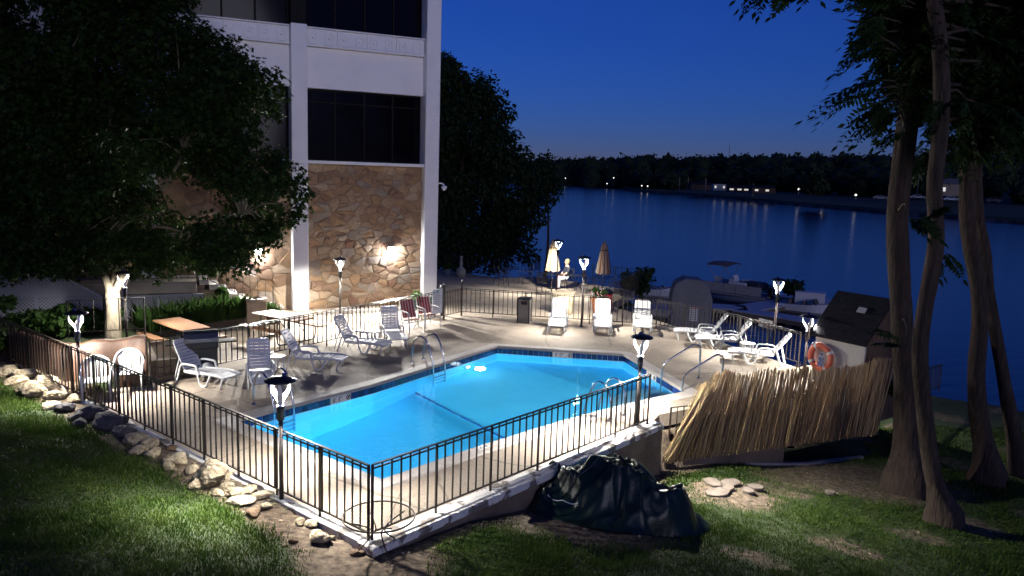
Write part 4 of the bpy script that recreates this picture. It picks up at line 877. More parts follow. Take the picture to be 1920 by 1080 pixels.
# round-backed resin armchairs at the left
def resin_chair(pt, rz, label):
    t = thing('resin_armchair', label, 'chair', (pt[0], pt[1], 0), R(rz), 'white round-backed resin armchairs')
    MB().box((0.0, 0, 0.43), (0.46, 0.46, 0.025)).build('seat', m_plastic, t, bevel=0.01)
    # shell back: curved sheet with slots between slats, wrapping into the arms
    n_ = 9
    rim = MB(); rp = []
    for i in range(17):
        a = R(90+ (i-8)*13.5); rp.append((-0.22-0.10*abs(math.sin(a)) , 0.29*math.cos(a)*1.0, 0.62+0.27*max(0, math.sin(a))))
    rim.tube(bez([(0.20, 0.29, 0.60), (0.0, 0.295, 0.63), (-0.15, 0.295, 0.66)]+[(-0.25-0.06*math.sin(R(q)), 0.285*math.cos(R(q)), 0.66+0.24*math.sin(R(q))) for q in range(15, 180, 15)]+[(-0.15, -0.295, 0.66), (0.0, -0.295, 0.63), (0.20, -0.29, 0.60)], 2), 0.026, 6, flat=1.3)
    bk = rim.build('back_frame', m_plastic, t, smooth=True)
    for i in range(5):
        y = (i-2)*0.095; top = 0.66+0.23*math.sqrt(max(0.05, 1-(y/0.285)**2))
        MB().add([(-0.215, y-0.036, 0.44), (-0.215, y+0.036, 0.44), (-0.30, y+0.042, top), (-0.30, y-0.042, top), (-0.225, y-0.036, 0.44), (-0.225, y+0.036, 0.44), (-0.31, y+0.042, top), (-0.31, y-0.042, top)], [(0, 1, 2, 3), (7, 6, 5, 4), (0, 3, 7, 4), (1, 5, 6, 2), (3, 2, 6, 7)]).build('back_slat', m_plastic, bk)
    for s in (-1, 1):
        MB().tube([(0.20, s*0.29, 0.60), (0.235, s*0.27, 0.42), (0.26, s*0.275, 0.0)], [0.03, 0.03, 0.022], 6).build('front_leg', m_plastic, t, smooth=True)
        MB().tube([(-0.22, s*0.22, 0.44), (-0.33, s*0.25, 0.0)], [0.03, 0.022], 6).build('rear_leg', m_plastic, t, smooth=True)
resin_chair((-9.027, 16.277, -0.000), -62, 'white round-backed plastic armchair directly beside the left lamp post')
resin_chair((-8.687, 17.031, 0.000), -66, 'white round-backed plastic armchair nearer the brown painted wall end')

# striped sling armchairs
m_stripe = mat('striped_sling', (0.42, 0.05, 0.05), 0.8)
N, L = m_stripe.node_tree.nodes, m_stripe.node_tree.links; tcn = N.new('ShaderNodeTexCoord'); sx = N.new('ShaderNodeSeparateXYZ'); L.new(tcn.outputs['Object'], sx.inputs[0])
ml = N.new('ShaderNodeMath'); ml.operation = 'MULTIPLY'; ml.inputs[1].default_value = 62; L.new(sx.outputs['Y'], ml.inputs[0]); sn = N.new('ShaderNodeMath'); sn.operation = 'SINE'; L.new(ml.outputs[0], sn.inputs[0])
rp = N.new('ShaderNodeValToRGB'); rp.color_ramp.interpolation = 'CONSTANT'; rp.color_ramp.elements[0].color = (0.36, 0.05, 0.045, 1); rp.color_ramp.elements[1].color = (0.55, 0.50, 0.46, 1); rp.color_ramp.elements[1].position = 0.62; L.new(sn.outputs[0], rp.inputs[0]); L.new(rp.outputs[0], N['Principled BSDF'].inputs['Base Color'])
def sling_chair(pt, rz, label):
    t = thing('sling_armchair', label, 'chair', (pt[0], pt[1], 0), R(rz), 'striped sling armchairs with white frames')
    MB().add([(0.24, -0.24, 0.42), (0.24, 0.24, 0.42), (-0.20, 0.24, 0.38), (-0.20, -0.24, 0.38), (0.24, -0.24, 0.405), (0.24, 0.24, 0.405), (-0.20, 0.24, 0.365), (-0.20, -0.24, 0.365)], [(0, 1, 2, 3), (7, 6, 5, 4), (0, 4, 5, 1), (2, 6, 7, 3)]).build('seat_sling', m_stripe, t)
    MB().add([(-0.18, -0.24, 0.42), (-0.18, 0.24, 0.42), (-0.38, 0.24, 0.96), (-0.38, -0.24, 0.96), (-0.195, -0.24, 0.42), (-0.195, 0.24, 0.42), (-0.395, 0.24, 0.96), (-0.395, -0.24, 0.96)], [(0, 1, 2, 3), (7, 6, 5, 4), (3, 2, 6, 7)]).build('back_sling', m_stripe, t)
    for s in (-1, 1):
        y = s*0.26
        MB().tube([(0.28, y, 0.40), (-0.20, y, 0.37), (-0.40, y, 0.98)], 0.016, 6).build('side_frame', m_plastic, t, smooth=True)
        MB().tube(bez([(-0.30, y*1.05, 0.66), (-0.1, y*1.12, 0.67), (0.18, y*1.12, 0.66), (0.27, y*1.1, 0.58), (0.29, y*1.1, 0.3), (0.30, y*1.1, 0.0)], 3), 0.018, 6).build('armrest', m_plastic, t, smooth=True)
        MB().tube([(-0.10, y, 0.38), (-0.34, y, 0.0)], 0.016, 6).build('rear_leg', m_plastic, t, smooth=True)
    MB().tube([(0.29, -0.28, 0.36), (0.29, 0.28, 0.36)], 0.014, 6).build('front_bar', m_plastic, t)
sling_chair((-3.203, 24.541, 0.000), -52, 'red striped armchair with white frame, the one nearer the lounger')
sling_chair((-2.779, 25.406, 0.000), -52, 'red striped armchair with white frame, the one nearer the notice board')

# picnic tables (local x along the boards)
PIC1, PIC2 = -34, -42
def picnic(pt, rz, label, L_=1.9):
    t = thing('picnic_table', label, 'picnic table', (pt[0], pt[1], 0), R(rz), 'picnic tables with brown tops and black tube frames')
    MB().box((0, 0, 0.74), (L_, 0.78, 0.045)).build('table_top', m_table, t, bevel=0.006)
    for s in (-1, 1): MB().box((0, s*0.72, 0.44), (L_, 0.27, 0.04)).build('bench', m_table, t, bevel=0.006)
    for x in (-L_*0.33, L_*0.33):
        MB().tube(bez([(x, -0.72, 0.42), (x, -0.70, 0.12), (x, -0.58, 0.03), (x, 0.0, 0.03), (x, 0.58, 0.03), (x, 0.70, 0.12), (x, 0.72, 0.42)], 3), 0.022, 6).build('base_hoop', m_black, t, smooth=True)
        for s in (-1, 1):
            MB().tube([(x, s*0.30, 0.72), (x, s*0.30, 0.03)], 0.020, 6).build('leg', m_black, t); MB().tube([(x*0.25, s*0.28, 0.70), (x, s*0.28, 0.30)], 0.012, 6).build('brace', m_black, t)
picnic((*(-6.859, 22.663, 0.740)[:2], 0), PIC1, 'picnic table with pale brown top lit by the lamp in front of the stone wall')
picnic((*(-9.167, 20.951, 0.740)[:2], 0), PIC2, 'brown picnic table in shade behind the grill')

# gas grill
gr_ = thing('gas_grill', 'black gas grill with silver lid behind the left loungers', 'grill', (-7.624, 18.485, 0.000), R(28))
MB().box((0, 0, 0.38), (0.72, 0.46, 0.66)).build('cabinet', m_black, gr_, bevel=0.01); MB().box((0, 0, 0.79), (0.78, 0.50, 0.16)).build('firebox', m_black, gr_, bevel=0.015)
ld_ = MB(); pr = [(-0.25, 0.87), (-0.25, 0.98), (-0.18, 1.08), (-0.05, 1.13), (0.12, 1.12), (0.22, 1.02), (0.25, 0.87)]
ld_.add([(-0.39, y, z) for y, z in pr]+[(0.39, y, z) for y, z in pr], [tuple(reversed(range(7))), tuple(range(7, 14))]+[(i, i+1, 8+i, 7+i) for i in range(6)]); ldo = ld_.build('lid', [mat('brushed_steel', (0.16, 0.16, 0.165), 0.45, metal=0.7)], gr_)
MB().tube([(-0.28, -0.29, 0.96), (0.28, -0.29, 0.96)], 0.014, 8).build('lid_handle', m_steel, ldo)
for s in (-1, 1): MB().box((s*0.60, 0, 0.84), (0.42, 0.44, 0.03)).build('side_shelf', m_black, gr_, bevel=0.006)
for s in (-1, 1): MB().lathe([(0.0, -0.02), (0.09, -0.02), (0.09, 0.02), (0, 0.02)], 14).build('wheel', m_black, gr_, (s*0.34, 0.1, 0.09), rot=(R(90), 0, R(90)))
tk = MB().lathe([(0.06, 0.0), (0.15, 0.02), (0.155, 0.25), (0.10, 0.33), (0.04, 0.36)], 16, (0.1, -0.34, 0.03)).build('gas_bottle', mat('grey_bottle', (0.35, 0.36, 0.37), 0.4), gr_, smooth=True)

# round mesh table in the front corner
mt_ = thing('mesh_table', 'round black wire mesh table in the front corner of the fence', 'table', (*(-1.745, 10.070, 0.430)[:2], 0.0), 0)
m_mesh = mat('wire_mesh', (0.015, 0.014, 0.013), 0.5)
N, L = m_mesh.node_tree.nodes, m_mesh.node_tree.links; out = [n for n in N if n.type == 'OUTPUT_MATERIAL'][0]
tcn = N.new('ShaderNodeTexCoord'); sx = N.new('ShaderNodeSeparateXYZ'); L.new(tcn.outputs['Object'], sx.inputs[0]); outs = []
for ax in ('X', 'Y'):
    a1 = N.new('ShaderNodeMath'); a1.operation = 'MULTIPLY'; a1.inputs[1].default_value = 46; L.new(sx.outputs[ax], a1.inputs[0]); a2 = N.new('ShaderNodeMath'); a2.operation = 'FRACT'; L.new(a1.outputs[0], a2.inputs[0]); a3 = N.new('ShaderNodeMath'); a3.operation = 'LESS_THAN'; a3.inputs[1].default_value = 0.20; L.new(a2.outputs[0], a3.inputs[0]); outs.append(a3)
mxx = N.new('ShaderNodeMath'); mxx.operation = 'MAXIMUM'; L.new(outs[0].outputs[0], mxx.inputs[0]); L.new(outs[1].outputs[0], mxx.inputs[1]); L.new(mxx.outputs[0], N['Principled BSDF'].inputs['Alpha'])
MB().lathe([(0.0, 0.435), (0.50, 0.435)], 40).build('table_top', m_mesh, mt_)
MB().tube([(0.50*math.cos(a), 0.50*math.sin(a), 0.43) for a in np.linspace(0, 2*math.pi, 41)], 0.012, 6, caps=False).build('rim', m_iron, mt_)
for k_ in range(4):
    a = k_*math.pi/2+0.6; c, s = math.cos(a), math.sin(a)
    MB().tube(bez([(0.40*c, 0.40*s, 0.42), (0.16*c, 0.16*s, 0.30), (0.10*c, 0.10*s, 0.18), (0.30*c, 0.30*s, 0.0)], 4), 0.011, 6).build('leg', m_iron, mt_, smooth=True)

# trash bin with two openings
tb_ = thing('trash_bin', 'grey square trash bin with dark frame by the far fence', 'trash bin', (0.474, 26.719, 0.000), R(-14))
MB().box((0, 0, 0.42), (0.40, 0.42, 0.80)).build('body', mat('grey_panel', (0.20, 0.185, 0.17), 0.7), tb_, bevel=0.01)
for x in (-1, 1):
    for y in (-1, 1): MB().box((x*0.20, y*0.21, 0.43), (0.035, 0.035, 0.86)).build('frame_post', m_black, tb_)
MB().box((0, 0, 0.865), (0.45, 0.47, 0.035)).build('lid', m_black, tb_, bevel=0.008)
MB().box((0.02, -0.215, 0.72), (0.22, 0.012, 0.12)).build('opening', m_black, tb_, bevel=0.004)

# notice board hung on the fence by the gate
nb = thing('notice_board', 'white pool rules notice board hung on the fence by the gate', 'sign', (-2.599, 26.284, 0.000), R(49))
MB().box((0, -0.03, 0.72), (0.46, 0.02, 0.86)).build('board', mat('notice_panel', (0.55, 0.58, 0.62), 0.5), nb)
for i in range(9): 
    w = 0.30+0.08*((i*7) % 3-1); MB().box((0, -0.042, 0.98-i*0.065), (w, 0.003, 0.012)).build('text_line', m_text, nb)
MB().lathe([(0.0, 0), (0.05, 0), (0.05, 0.004), (0, 0.004)], 14).build('emblem', mat('notice_green', (0.08, 0.25, 0.22), 0.5), nb, (0, -0.042, 1.07), rot=(R(90), 0, 0))

# red lettered warning sign on the river fence
ws = thing('warning_sign', 'small white NO DIVING sign with red letters on the river fence', 'sign', (7.943, 23.490, 0.000), math.atan2(FAR4[1]-FAR3[1], FAR4[0]-FAR3[0]))
MB().box((0, -0.03, 0.83), (0.62, 0.012, 0.26)).build('plate', m_signw, ws)
text_obj('NO DIVING', 0.125, m_red, ws, (0, -0.038, 0.83), (R(90), 0, 0))


# ------------------------------------------------------------------ pump shed with lean-to gable roof
SHD = thing('pump_shed', 'small pump shed with dark shingle roof and white front by the river fence', 'shed', (8.12, 20.05, 0), math.atan2(-0.8305, 0.5570))
w_, dp_, ev, rg = 1.41, 1.8, 1.33, 2.25
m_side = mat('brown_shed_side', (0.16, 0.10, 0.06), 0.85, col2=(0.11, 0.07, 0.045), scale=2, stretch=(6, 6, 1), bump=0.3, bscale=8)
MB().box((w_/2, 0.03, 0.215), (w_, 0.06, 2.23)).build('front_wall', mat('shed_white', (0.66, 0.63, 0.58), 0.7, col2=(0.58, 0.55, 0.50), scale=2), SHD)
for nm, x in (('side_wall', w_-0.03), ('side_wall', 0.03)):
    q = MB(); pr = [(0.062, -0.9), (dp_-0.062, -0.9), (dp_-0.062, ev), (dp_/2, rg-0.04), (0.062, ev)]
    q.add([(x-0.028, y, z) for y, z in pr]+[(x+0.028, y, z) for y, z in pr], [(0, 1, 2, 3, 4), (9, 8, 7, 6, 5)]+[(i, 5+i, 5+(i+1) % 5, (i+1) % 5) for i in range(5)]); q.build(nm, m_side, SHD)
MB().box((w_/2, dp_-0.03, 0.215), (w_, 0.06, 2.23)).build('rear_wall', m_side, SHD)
al = math.atan2(rg-ev, dp_/2); sl = math.hypot(rg-ev, dp_/2)
for s, y0 in ((1, -0.13), (-1, dp_+0.13)):
    y1 = dp_/2; z0 = ev-0.13*math.tan(al)+0.05
    rf = MB().add([(-0.10, y0, z0), (w_+0.10, y0, z0), (w_+0.10, y1, rg+0.05), (-0.10, y1, rg+0.05), (-0.10, y0, z0-0.045), (w_+0.10, y0, z0-0.045), (w_+0.10, y1, rg+0.005), (-0.10, y1, rg+0.005)], [(0, 1, 2, 3), (7, 6, 5, 4), (0, 4, 5, 1), (1, 5, 6, 2), (0, 3, 7, 4)]).build('roof_slope', m_shingle, SHD)
    if s == 1:
        for r in range(6):
            f = (r+0.15)/6; y = y0+(y1-y0)*f; z = z0+(rg+0.05-z0)*f
            MB().box((w_/2, y+0.09, z+0.09*math.tan(al)+0.006), (w_+0.2, 0.19/math.cos(al), 0.010), rx=al-0.04).build('shingle_course', m_shingle, rf)
MB().box((w_*0.64, 0.52, 1.995), (0.22, 0.16, 0.03), rx=al).build('roof_vent', mat('grey_vent', (0.45, 0.45, 0.46), 0.5), SHD)

# life ring hung on the shed front
lr = thing('life_ring', 'orange life ring with white bands and blue rope hung on the shed', 'life ring', (8.12+0.26*0.557-0.8305*0.10, 20.05-0.26*0.8305-0.557*0.10, 0.68), math.atan2(-0.8305, 0.5570))
tor = MB(); pts = [(0.30*math.cos(a), 0, 0.30*math.sin(a)) for a in np.linspace(0, 2*math.pi, 41)[:-1]]
vs, fs = [], []
for i in range(40):
    a = 2*math.pi*i/40
    for j in range(12):
        b = 2*math.pi*j/12; r_ = 0.30+0.085*math.cos(b); vs.append((r_*math.cos(a), 0.055*math.sin(b), r_*math.sin(a))); fs.append((i*12+j, i*12+(j+1) % 12, ((i+1) % 40)*12+(j+1) % 12, ((i+1) % 40)*12+j))
tor.add(vs, fs); tor.build('ring', m_orange, lr, smooth=True)
for k_ in range(4):
    a = math.pi/4+k_*math.pi/2-0.25; bnd = MB(); vs = []; 
    for q in range(4):
        aa = a+(q-1.5)*0.075
        for j in range(12): b = 2*math.pi*j/12; r_ = 0.30+0.091*math.cos(b); vs.append((r_*math.cos(aa), 0.060*math.sin(b), r_*math.sin(aa)))
    bnd.add(vs, [(q*12+j, q*12+(j+1) % 12, (q+1)*12+(j+1) % 12, (q+1)*12+j) for q in range(3) for j in range(12)]); bnd.build('white_band', m_signw, lr, smooth=True)
MB().tube([((0.40+0.03*math.sin(4*a))*math.cos(a), -0.02, (0.40+0.03*math.sin(4*a))*math.sin(a)) for a in np.linspace(0.3, 2.9, 24)], 0.010, 6).build('grab_rope', m_signw, lr)
cr_ = MB()
for k_ in range(5): cr_.tube(bez([(0.02+0.02*k_, -0.06, 0.12), (0.0+0.035*k_, -0.08, -0.06), (-0.02+0.03*k_, -0.07, -0.24)], 4), 0.013, 6)
tag(cr_.build('rope_coil', mat('blue_rope', (0.06, 0.16, 0.42), 0.8, col2=(0.5, 0.5, 0.52), scale=14, lo=0.5, hi=0.55), lr), kind='stuff')

# ------------------------------------------------------------------ reed screen
RS = Vector((3.32, 16.22)); RE = Vector((9.35, 18.74)); rd = (RE-RS).normalized(); RL = (RE-RS).length; rnm = Vector((rd.y, -rd.x))
rs_ = thing('reed_screen', 'leaning dry reed screen fence at the right end of the pool deck', 'screen', (RS.x, RS.y, -1.04), math.atan2(rd.y, rd.x))
rr = random.Random(3)
def reed_top(s): return 1.92+0.05*math.sin(s*2.1)+0.04*math.sin(s*5.3+1)+(-0.22 if s < 0.7 else 0)-0.10*sstep(3.0, 4.2, np.array(s))*(1-sstep(4.6, 5.6, np.array(s)))
reed_me = [MB().tube([(0, 0, 0), (0.008, 0.002, 0.5), (0.0, -0.004, 1.0)], [0.0095*f, 0.009*f, 0.005*f], 5).data('reed', m_reed, True) for f in (0.8, 1.0, 1.2, 1.45)]
bulk = MB()
for i in range(900):
    s = RL*(i+rr.random())/900; lean = 0.13+0.45*math.exp(-s/0.8)+rr.gauss(0, 0.035); h_ = float(reed_top(s))*(1+rr.gauss(0, 0.02)); y = rr.uniform(-0.05, 0.05)+(-0.10*math.exp(-s/0.6))
    ln_ = h_/math.cos(lean) if lean < 0.6 else h_*1.22; z0 = rr.uniform(0, 0.10)
    if i % 4 == 0:
        z0 = 0.0
    if i % 3 == 0:
        o = link('reed', rr.choice(reed_me), rs_, (s, y+0.03*(1 if rr.random() < .2 else -1), z0), 0, (rr.gauss(0, 0.02), lean, 0)); o.scale = (1, 1, ln_-z0)
    else:
        r0 = rr.uniform(0.006, 0.0105); tip = (s+math.sin(lean)*ln_, y+rr.gauss(0, 0.03), math.cos(lean)*ln_); bulk.tube([(s, y, z0), tip], [r0, r0*0.55], 4, caps=False)
tag(bulk.build('reeds', m_reed2, rs_), kind='stuff')
fence('rusty iron fence half hidden in the reed screen', [(RS.x+rd.x*0.35-rnm.x*0.09, RS.y+rd.y*0.35-rnm.y*0.09, -0.86), (RE.x-rnm.x*0.09, RE.y-rnm.y*0.09, -0.86)], height=1.05, gap=0.172, post_gap=1.5, double=False, pick=0.014)
# pool pump equipment behind the reeds
pq = thing('pool_filter', 'white pool filter tank with pipes glimpsed through the reeds', 'filter', (6.9, 18.25, -0.86), 0)
MB().lathe([(0.20, 0.0), (0.24, 0.05), (0.25, 0.6), (0.18, 0.78), (0.05, 0.84)], 18).build('tank', m_signw, pq, smooth=True)
for k_ in range(3): MB().tube(bez([(0.2, -0.1, 0.2+0.2*k_), (0.6, -0.15, 0.2+0.2*k_), (0.75, -0.15, 0.1+0.2*k_), (0.75, -0.1, 0.0)], 3), 0.035, 8).build('pipe', m_signw, pq, smooth=True)

# ------------------------------------------------------------------ dark green tarpaulin over a heap
TC = Vector((1.877, 12.719, -0.850)[:2]); tz = gh(TC.x, TC.y)
nxx, nyy = 110, 84; V, Fq = [], []
for j in range(nyy+1):
    for i in range(nxx+1):
        u_, v_ = (i/nxx*2-1), (j/nyy*2-1); X_ = u_*1.72; Y_ = v_*0.98
        r_ = math.hypot(u_, v_); ang = math.atan2(v_, u_)
        dome = 0.74*math.exp(-(abs((X_-0.50)/0.92))**3.2-abs((Y_-0.10)/0.70)**3.4)+0.46*math.exp(-abs((X_+0.80)/0.72)**3.2-abs((Y_-0.05)/0.55)**3.2)+0.22*math.exp(-((X_-0.1)/0.7)**2-((Y_+0.40)/0.42)**2)
        w0 = noise.noise(Vector((X_*0.9, Y_*0.9, 5.0)))*0.8; nA = noise.noise(Vector((X_*1.5+3+w0, Y_*2.1+w0, 0.4))); nB = noise.noise(Vector((X_*3.1+w0*2, Y_*4.4+7, 1.1))); nC = noise.noise(Vector((X_*6.5+1.5, Y_*7.5+w0*3, 2.2)))
        rdg = lambda n: 1-min(1, abs(n)*3.2)
        crease = 0.26*rdg(nA)+0.10*rdg(nB)+0.025*rdg(nC)+0.22*nA
        edge = float(sstep(1.02+0.10*math.sin(ang*3+1)+0.06*math.sin(ang*7), 0.80, np.array(r_)))
        h_ = (dome*0.95+crease*(0.30+0.70*min(1, dome*1.6)))*edge
        X2 = X_+0.10*nB*edge+0.05*nA; Y2 = Y_+0.10*nA*edge
        wx, wy = TC.x+X2*0.97+Y2*0.12, TC.y+Y2*0.97-X2*0.06
        V.append((wx-TC.x, wy-TC.y, 0.02+max(0, h_)+(0 if edge > 0.02 else -0.10)))
V = np.array(V); V[:, 2] += ground_h(V[:, 0]+TC.x, V[:, 1]+TC.y)-tz
for j in range(nyy):
    for i in range(nxx): a = j*(nxx+1)+i; Fq.append((a, a+1, a+nxx+2, a+nxx+1))
keep = []
for f in Fq:
    cu = sum((fi % (nxx+1))/nxx*2-1 for fi in f)/4; cv = sum((fi//(nxx+1))/nyy*2-1 for fi in f)/4; ang = math.atan2(cv, cu)
    if math.hypot(cu, cv) < 1.04+0.10*math.sin(ang*3+1)+0.06*math.sin(ang*7): keep.append(f)
tp = thing('tarpaulin', 'crumpled dark green tarpaulin over a heap on the grass', 'tarpaulin', (TC.x, TC.y, tz))
tm_ = np_mesh('sheet', V, np.array(keep), m_tarpg, False); link('sheet', tm_, tp)
def on_tarp(i, j): return Vector(V[j*(nxx+1)+i])+Vector((0, 0, 0.012))
MB().tube([on_tarp(i, int(30+4*math.sin(i*0.3))) for i in range(28, 66, 2)], 0.007, 5).build('hem_cord', m_greycover, tp)
MB().tube([on_tarp(20+i, 26-i//2) for i in range(0, 18, 2)], 0.009, 5).build('hem_cord', m_signw, tp)

# ------------------------------------------------------------------ rocks along the left fence
def rock_mesh(seed, mt, flat, big=False):
    bm_ = bmesh.new(); bmesh.ops.create_icosphere(bm_, subdivisions=4 if big else 3, radius=0.5); sd = Vector((seed*3.1, seed*1.7, seed*0.9))
    for v in bm_.verts:
        p = v.co.copy(); a = noise.noise(p*2.2+sd)*0.24+noise.noise(p*4.8+sd*2)*0.10+noise.noise(p*9+sd)*0.06+(noise.noise(p*17+sd)*0.05 if big else 0)
        for q in range(4):      # a few broken planes
            nn_ = Vector((math.sin(seed*7+q*2.3), math.cos(seed*5+q*1.9), math.sin(seed*3+q*4.1)*0.8)).normalized(); dd = p.dot(nn_)-0.33
            if dd > 0: p -= nn_*dd*0.85
        v.co = p*(1+a); v.co.z *= flat
        if v.co.z < -0.16: v.co.z = -0.16+(v.co.z+0.16)*0.3
    me_ = bpy.data.meshes.new('rock'); bm_.to_mesh(me_); bm_.free(); me_.materials.append(mt); return me_
ROCKPOS = [(-12.02, 17.89, 0.54, 'l'), (-11.47, 17.66, 0.51, 'l'), (-10.62, 17.02, 0.54, 'l'), (-11.24, 16.95, 0.45, 'l'), (-10.45, 16.35, 0.63, 'l'), (-9.79, 16.02, 0.42, 'l'), (-9.93, 16.54, 0.33, 'l'), (-9.31, 15.92, 0.36, 'l'), (-9.45, 15.3, 0.34, 'l'), (-9.14, 15.26, 0.36, 'd'), (-8.49, 14.91, 0.57, 'D'), (-7.82, 14.39, 0.59, 'd'), (-8.49, 15.41, 0.37, 'd'), (-7.26, 13.95, 0.41, 'd'), (-6.88, 13.63, 0.41, 'l'), (-6.53, 13.44, 0.32, 'l'), (-6.58, 13.16, 0.3, 'l'), (-6.22, 12.93, 0.31, 'l'), (-6.07, 13.32, 0.18, 'b'), (-5.68, 12.63, 0.37, 'l'), (-5.71, 12.38, 0.25, 'l'), (-5.27, 12.33, 0.28, 'l'), (-4.79, 11.96, 0.7, 'L'), (-4.95, 11.73, 0.33, 'l'), (-4.43, 11.65, 0.23, 'l'), (-4.25, 11.45, 0.36, 'f'), (-4.07, 11.54, 0.31, 'f'), (-3.79, 11.4, 0.33, 'f'), (-4.05, 11.15, 0.37, 'f'), (-3.76, 10.84, 0.24, 'b'), (-3.63, 11.07, 0.18, 'l'), (-3.01, 10.66, 0.16, 'l'), (-2.83, 10.62, 0.21, 'l'), (-2.6, 10.2, 0.31, 'B'), (-2.96, 10.15, 0.13, 'b'), (-2.45, 10.28, 0.1, 'l'), (-2.03, 9.96, 0.17, 'b'), (-4.48, 11.4, 0.2, 'l'), (-5.68, 12.93, 0.21, 'd'), (-7.66, 14.66, 0.29, 'd'), (-8.33, 14.33, 0.32, 'd')]
mat_brown = mat('brown_rock', (0.16, 0.10, 0.06), 0.9, col2=(0.09, 0.055, 0.035), scale=6, bump=0.7, bscale=12)
for i, (px, py, wpx, kd) in enumerate(ROCKPOS):
    x, y, wm_ = px, py, wpx
    nth = 1+sum(1 for r0 in ROCKPOS if r0[3] == kd and r0[0] < px); nth = '%d%s' % (nth, {1: 'st', 2: 'nd', 3: 'rd'}.get(nth if nth < 20 else nth % 10, 'th'))
    lab = {'l': nth+' pale limestone rock from the left in the edging between lawn and fence', 'd': nth+' dark grey boulder from the left in the rock edging by the fence', 'D': 'largest dark boulder in the rock edging, below the left lamp post', 'L': 'largest pale pitted limestone rock beside the front left fence', 'f': nth+' flat pale limestone slab from the left by the front left lamp post', 'b': nth+' small brown rock from the left by the front left fence', 'B': 'brown and cream rock lying alone on bare soil near the fence corner'}[kd]
    o = link('rock', rock_mesh(i+1, m_darkrock if kd in 'dD' else (mat_brown if kd in 'b' else m_lime), 0.62 if kd in 'lLdDB' else (0.30 if kd == 'f' else 0.6), kd in 'LDB' or wm_ > 0.4), None, (x, y, gh(x, y)+wm_*0.16), random.uniform(0, 6.28)); o.scale = (wm_*1.15, wm_*0.85, wm_)
    tag(o, lab, 'rock', {'l': 'pale limestone edging rocks', 'd': 'dark boulders in the rock edging', 'f': 'flat limestone slabs in the soil', 'b': 'small brown rocks in the soil'}.get(kd))
# flat slabs by the reeds, board edging
SLABS = [(4.34, 15.28, 0.55), (4.79, 15.52, 0.5), (4.58, 15.02, 0.42), (4.99, 15.06, 0.36), (4.28, 14.73, 0.6), (5.28, 15.36, 0.4), (6.9, 15.49, 0.25)]
mat_slab = mat('flagstone_grey', (0.17, 0.14, 0.115), 0.9, col2=(0.10, 0.08, 0.065), scale=5, bump=0.4, bscale=14)
for i, (x, y, w) in enumerate(SLABS):
    q = MB(); kq = 7; poly = [(w*0.5*math.cos(2*math.pi*t/kq+i)*random.uniform(.75, 1.1), w*0.38*math.sin(2*math.pi*t/kq+i)*random.uniform(.75, 1.1)) for t in range(kq)]
    o = q.prism(poly, 0, 0.07).build('flagstone', mat_slab, None, (x, y, gh(x, y)-0.005+0.02*i % 0.04), random.uniform(0, 3), bevel=0.012)
    tag(o, ['second', 'fourth', 'third', 'sixth', 'first', 'fifth', 'rightmost small'][i]+' grey broken flagstone from the left on soil between tarpaulin and tree', 'flagstone', 'broken flagstones by the reed screen')
EDGE = [(5.63, 17.39, -1.45), (6.28, 17.65, -1.45), (7.26, 17.88, -1.45), (8.12, 18.39, -1.45), (9.01, 18.66, -1.45)]
EDGE = [(x, y, gh(x, y)) for x, y, z in EDGE]
ed = thing('board_edging', 'pale board edging lying on the soil under the platform', 'edging', EDGE[0], 0)
for a, b in zip(EDGE[:-1], EDGE[1:]): MB().bar(Vector(a)-Vector(EDGE[0])+Vector((0, 0, 0.03)), Vector(b)-Vector(EDGE[0])+Vector((0, 0, 0.03)), 0.10, 0.06).build('board', m_coping, ed)

# ------------------------------------------------------------------ brown painted wall, planters, steps of the picnic corner
bw = thing('brown_wall', 'low brown painted stone wall behind the two white armchairs', 'wall', (-8.55, 17.30, 0), math.atan2(-0.28, -1.0)*1.0)
def wall_block(parent, a, b, h0, h1, th, m, name='wall_block'):
    a, b = Vector(a), Vector(b); d = (b-a); ln = d.length; n = max(2, int(ln/0.22)); q = MB(); vs = []
    for i in range(n+1):
        f = i/n; p = a+d*f; nn_ = Vector((-d.y, d.x))/ln; h_ = h0+(h1-h0)*f+0.03*math.sin(i*1.7)+0.02*math.sin(i*3.1)
        bul = 0.02*math.sin(i*2.2)
        vs += [(*(p+nn_*(th/2+bul)), -0.1), (*(p+nn_*(th/2)), h_-0.06), (*(p+nn_*(th/2-0.06)), h_), (*(p-nn_*(th/2-0.06)), h_), (*(p-nn_*(th/2)), h_-0.06), (*(p-nn_*(th/2+bul)), -0.1)]
    fs = [(i*6+j, (i+1)*6+j, (i+1)*6+j+1, i*6+j+1) for i in range(n) for j in range(5)]+[(5, 4, 3, 2, 1, 0), tuple(n*6+j for j in range(6))]
    q.add(vs, fs); return q.build(name, m, parent, smooth=True)
bw.rotation_euler = (0, 0, 0); bw.location = (0, 0, 0)
wall_block(bw, (-8.52, 17.55), (-10.05, 17.15), 1.16, 1.02, 0.28, m_brownwall); wall_block(bw, (-10.05, 17.12), (-14.0, 20.1), 0.98, 0.75, 0.30, m_brownwall)

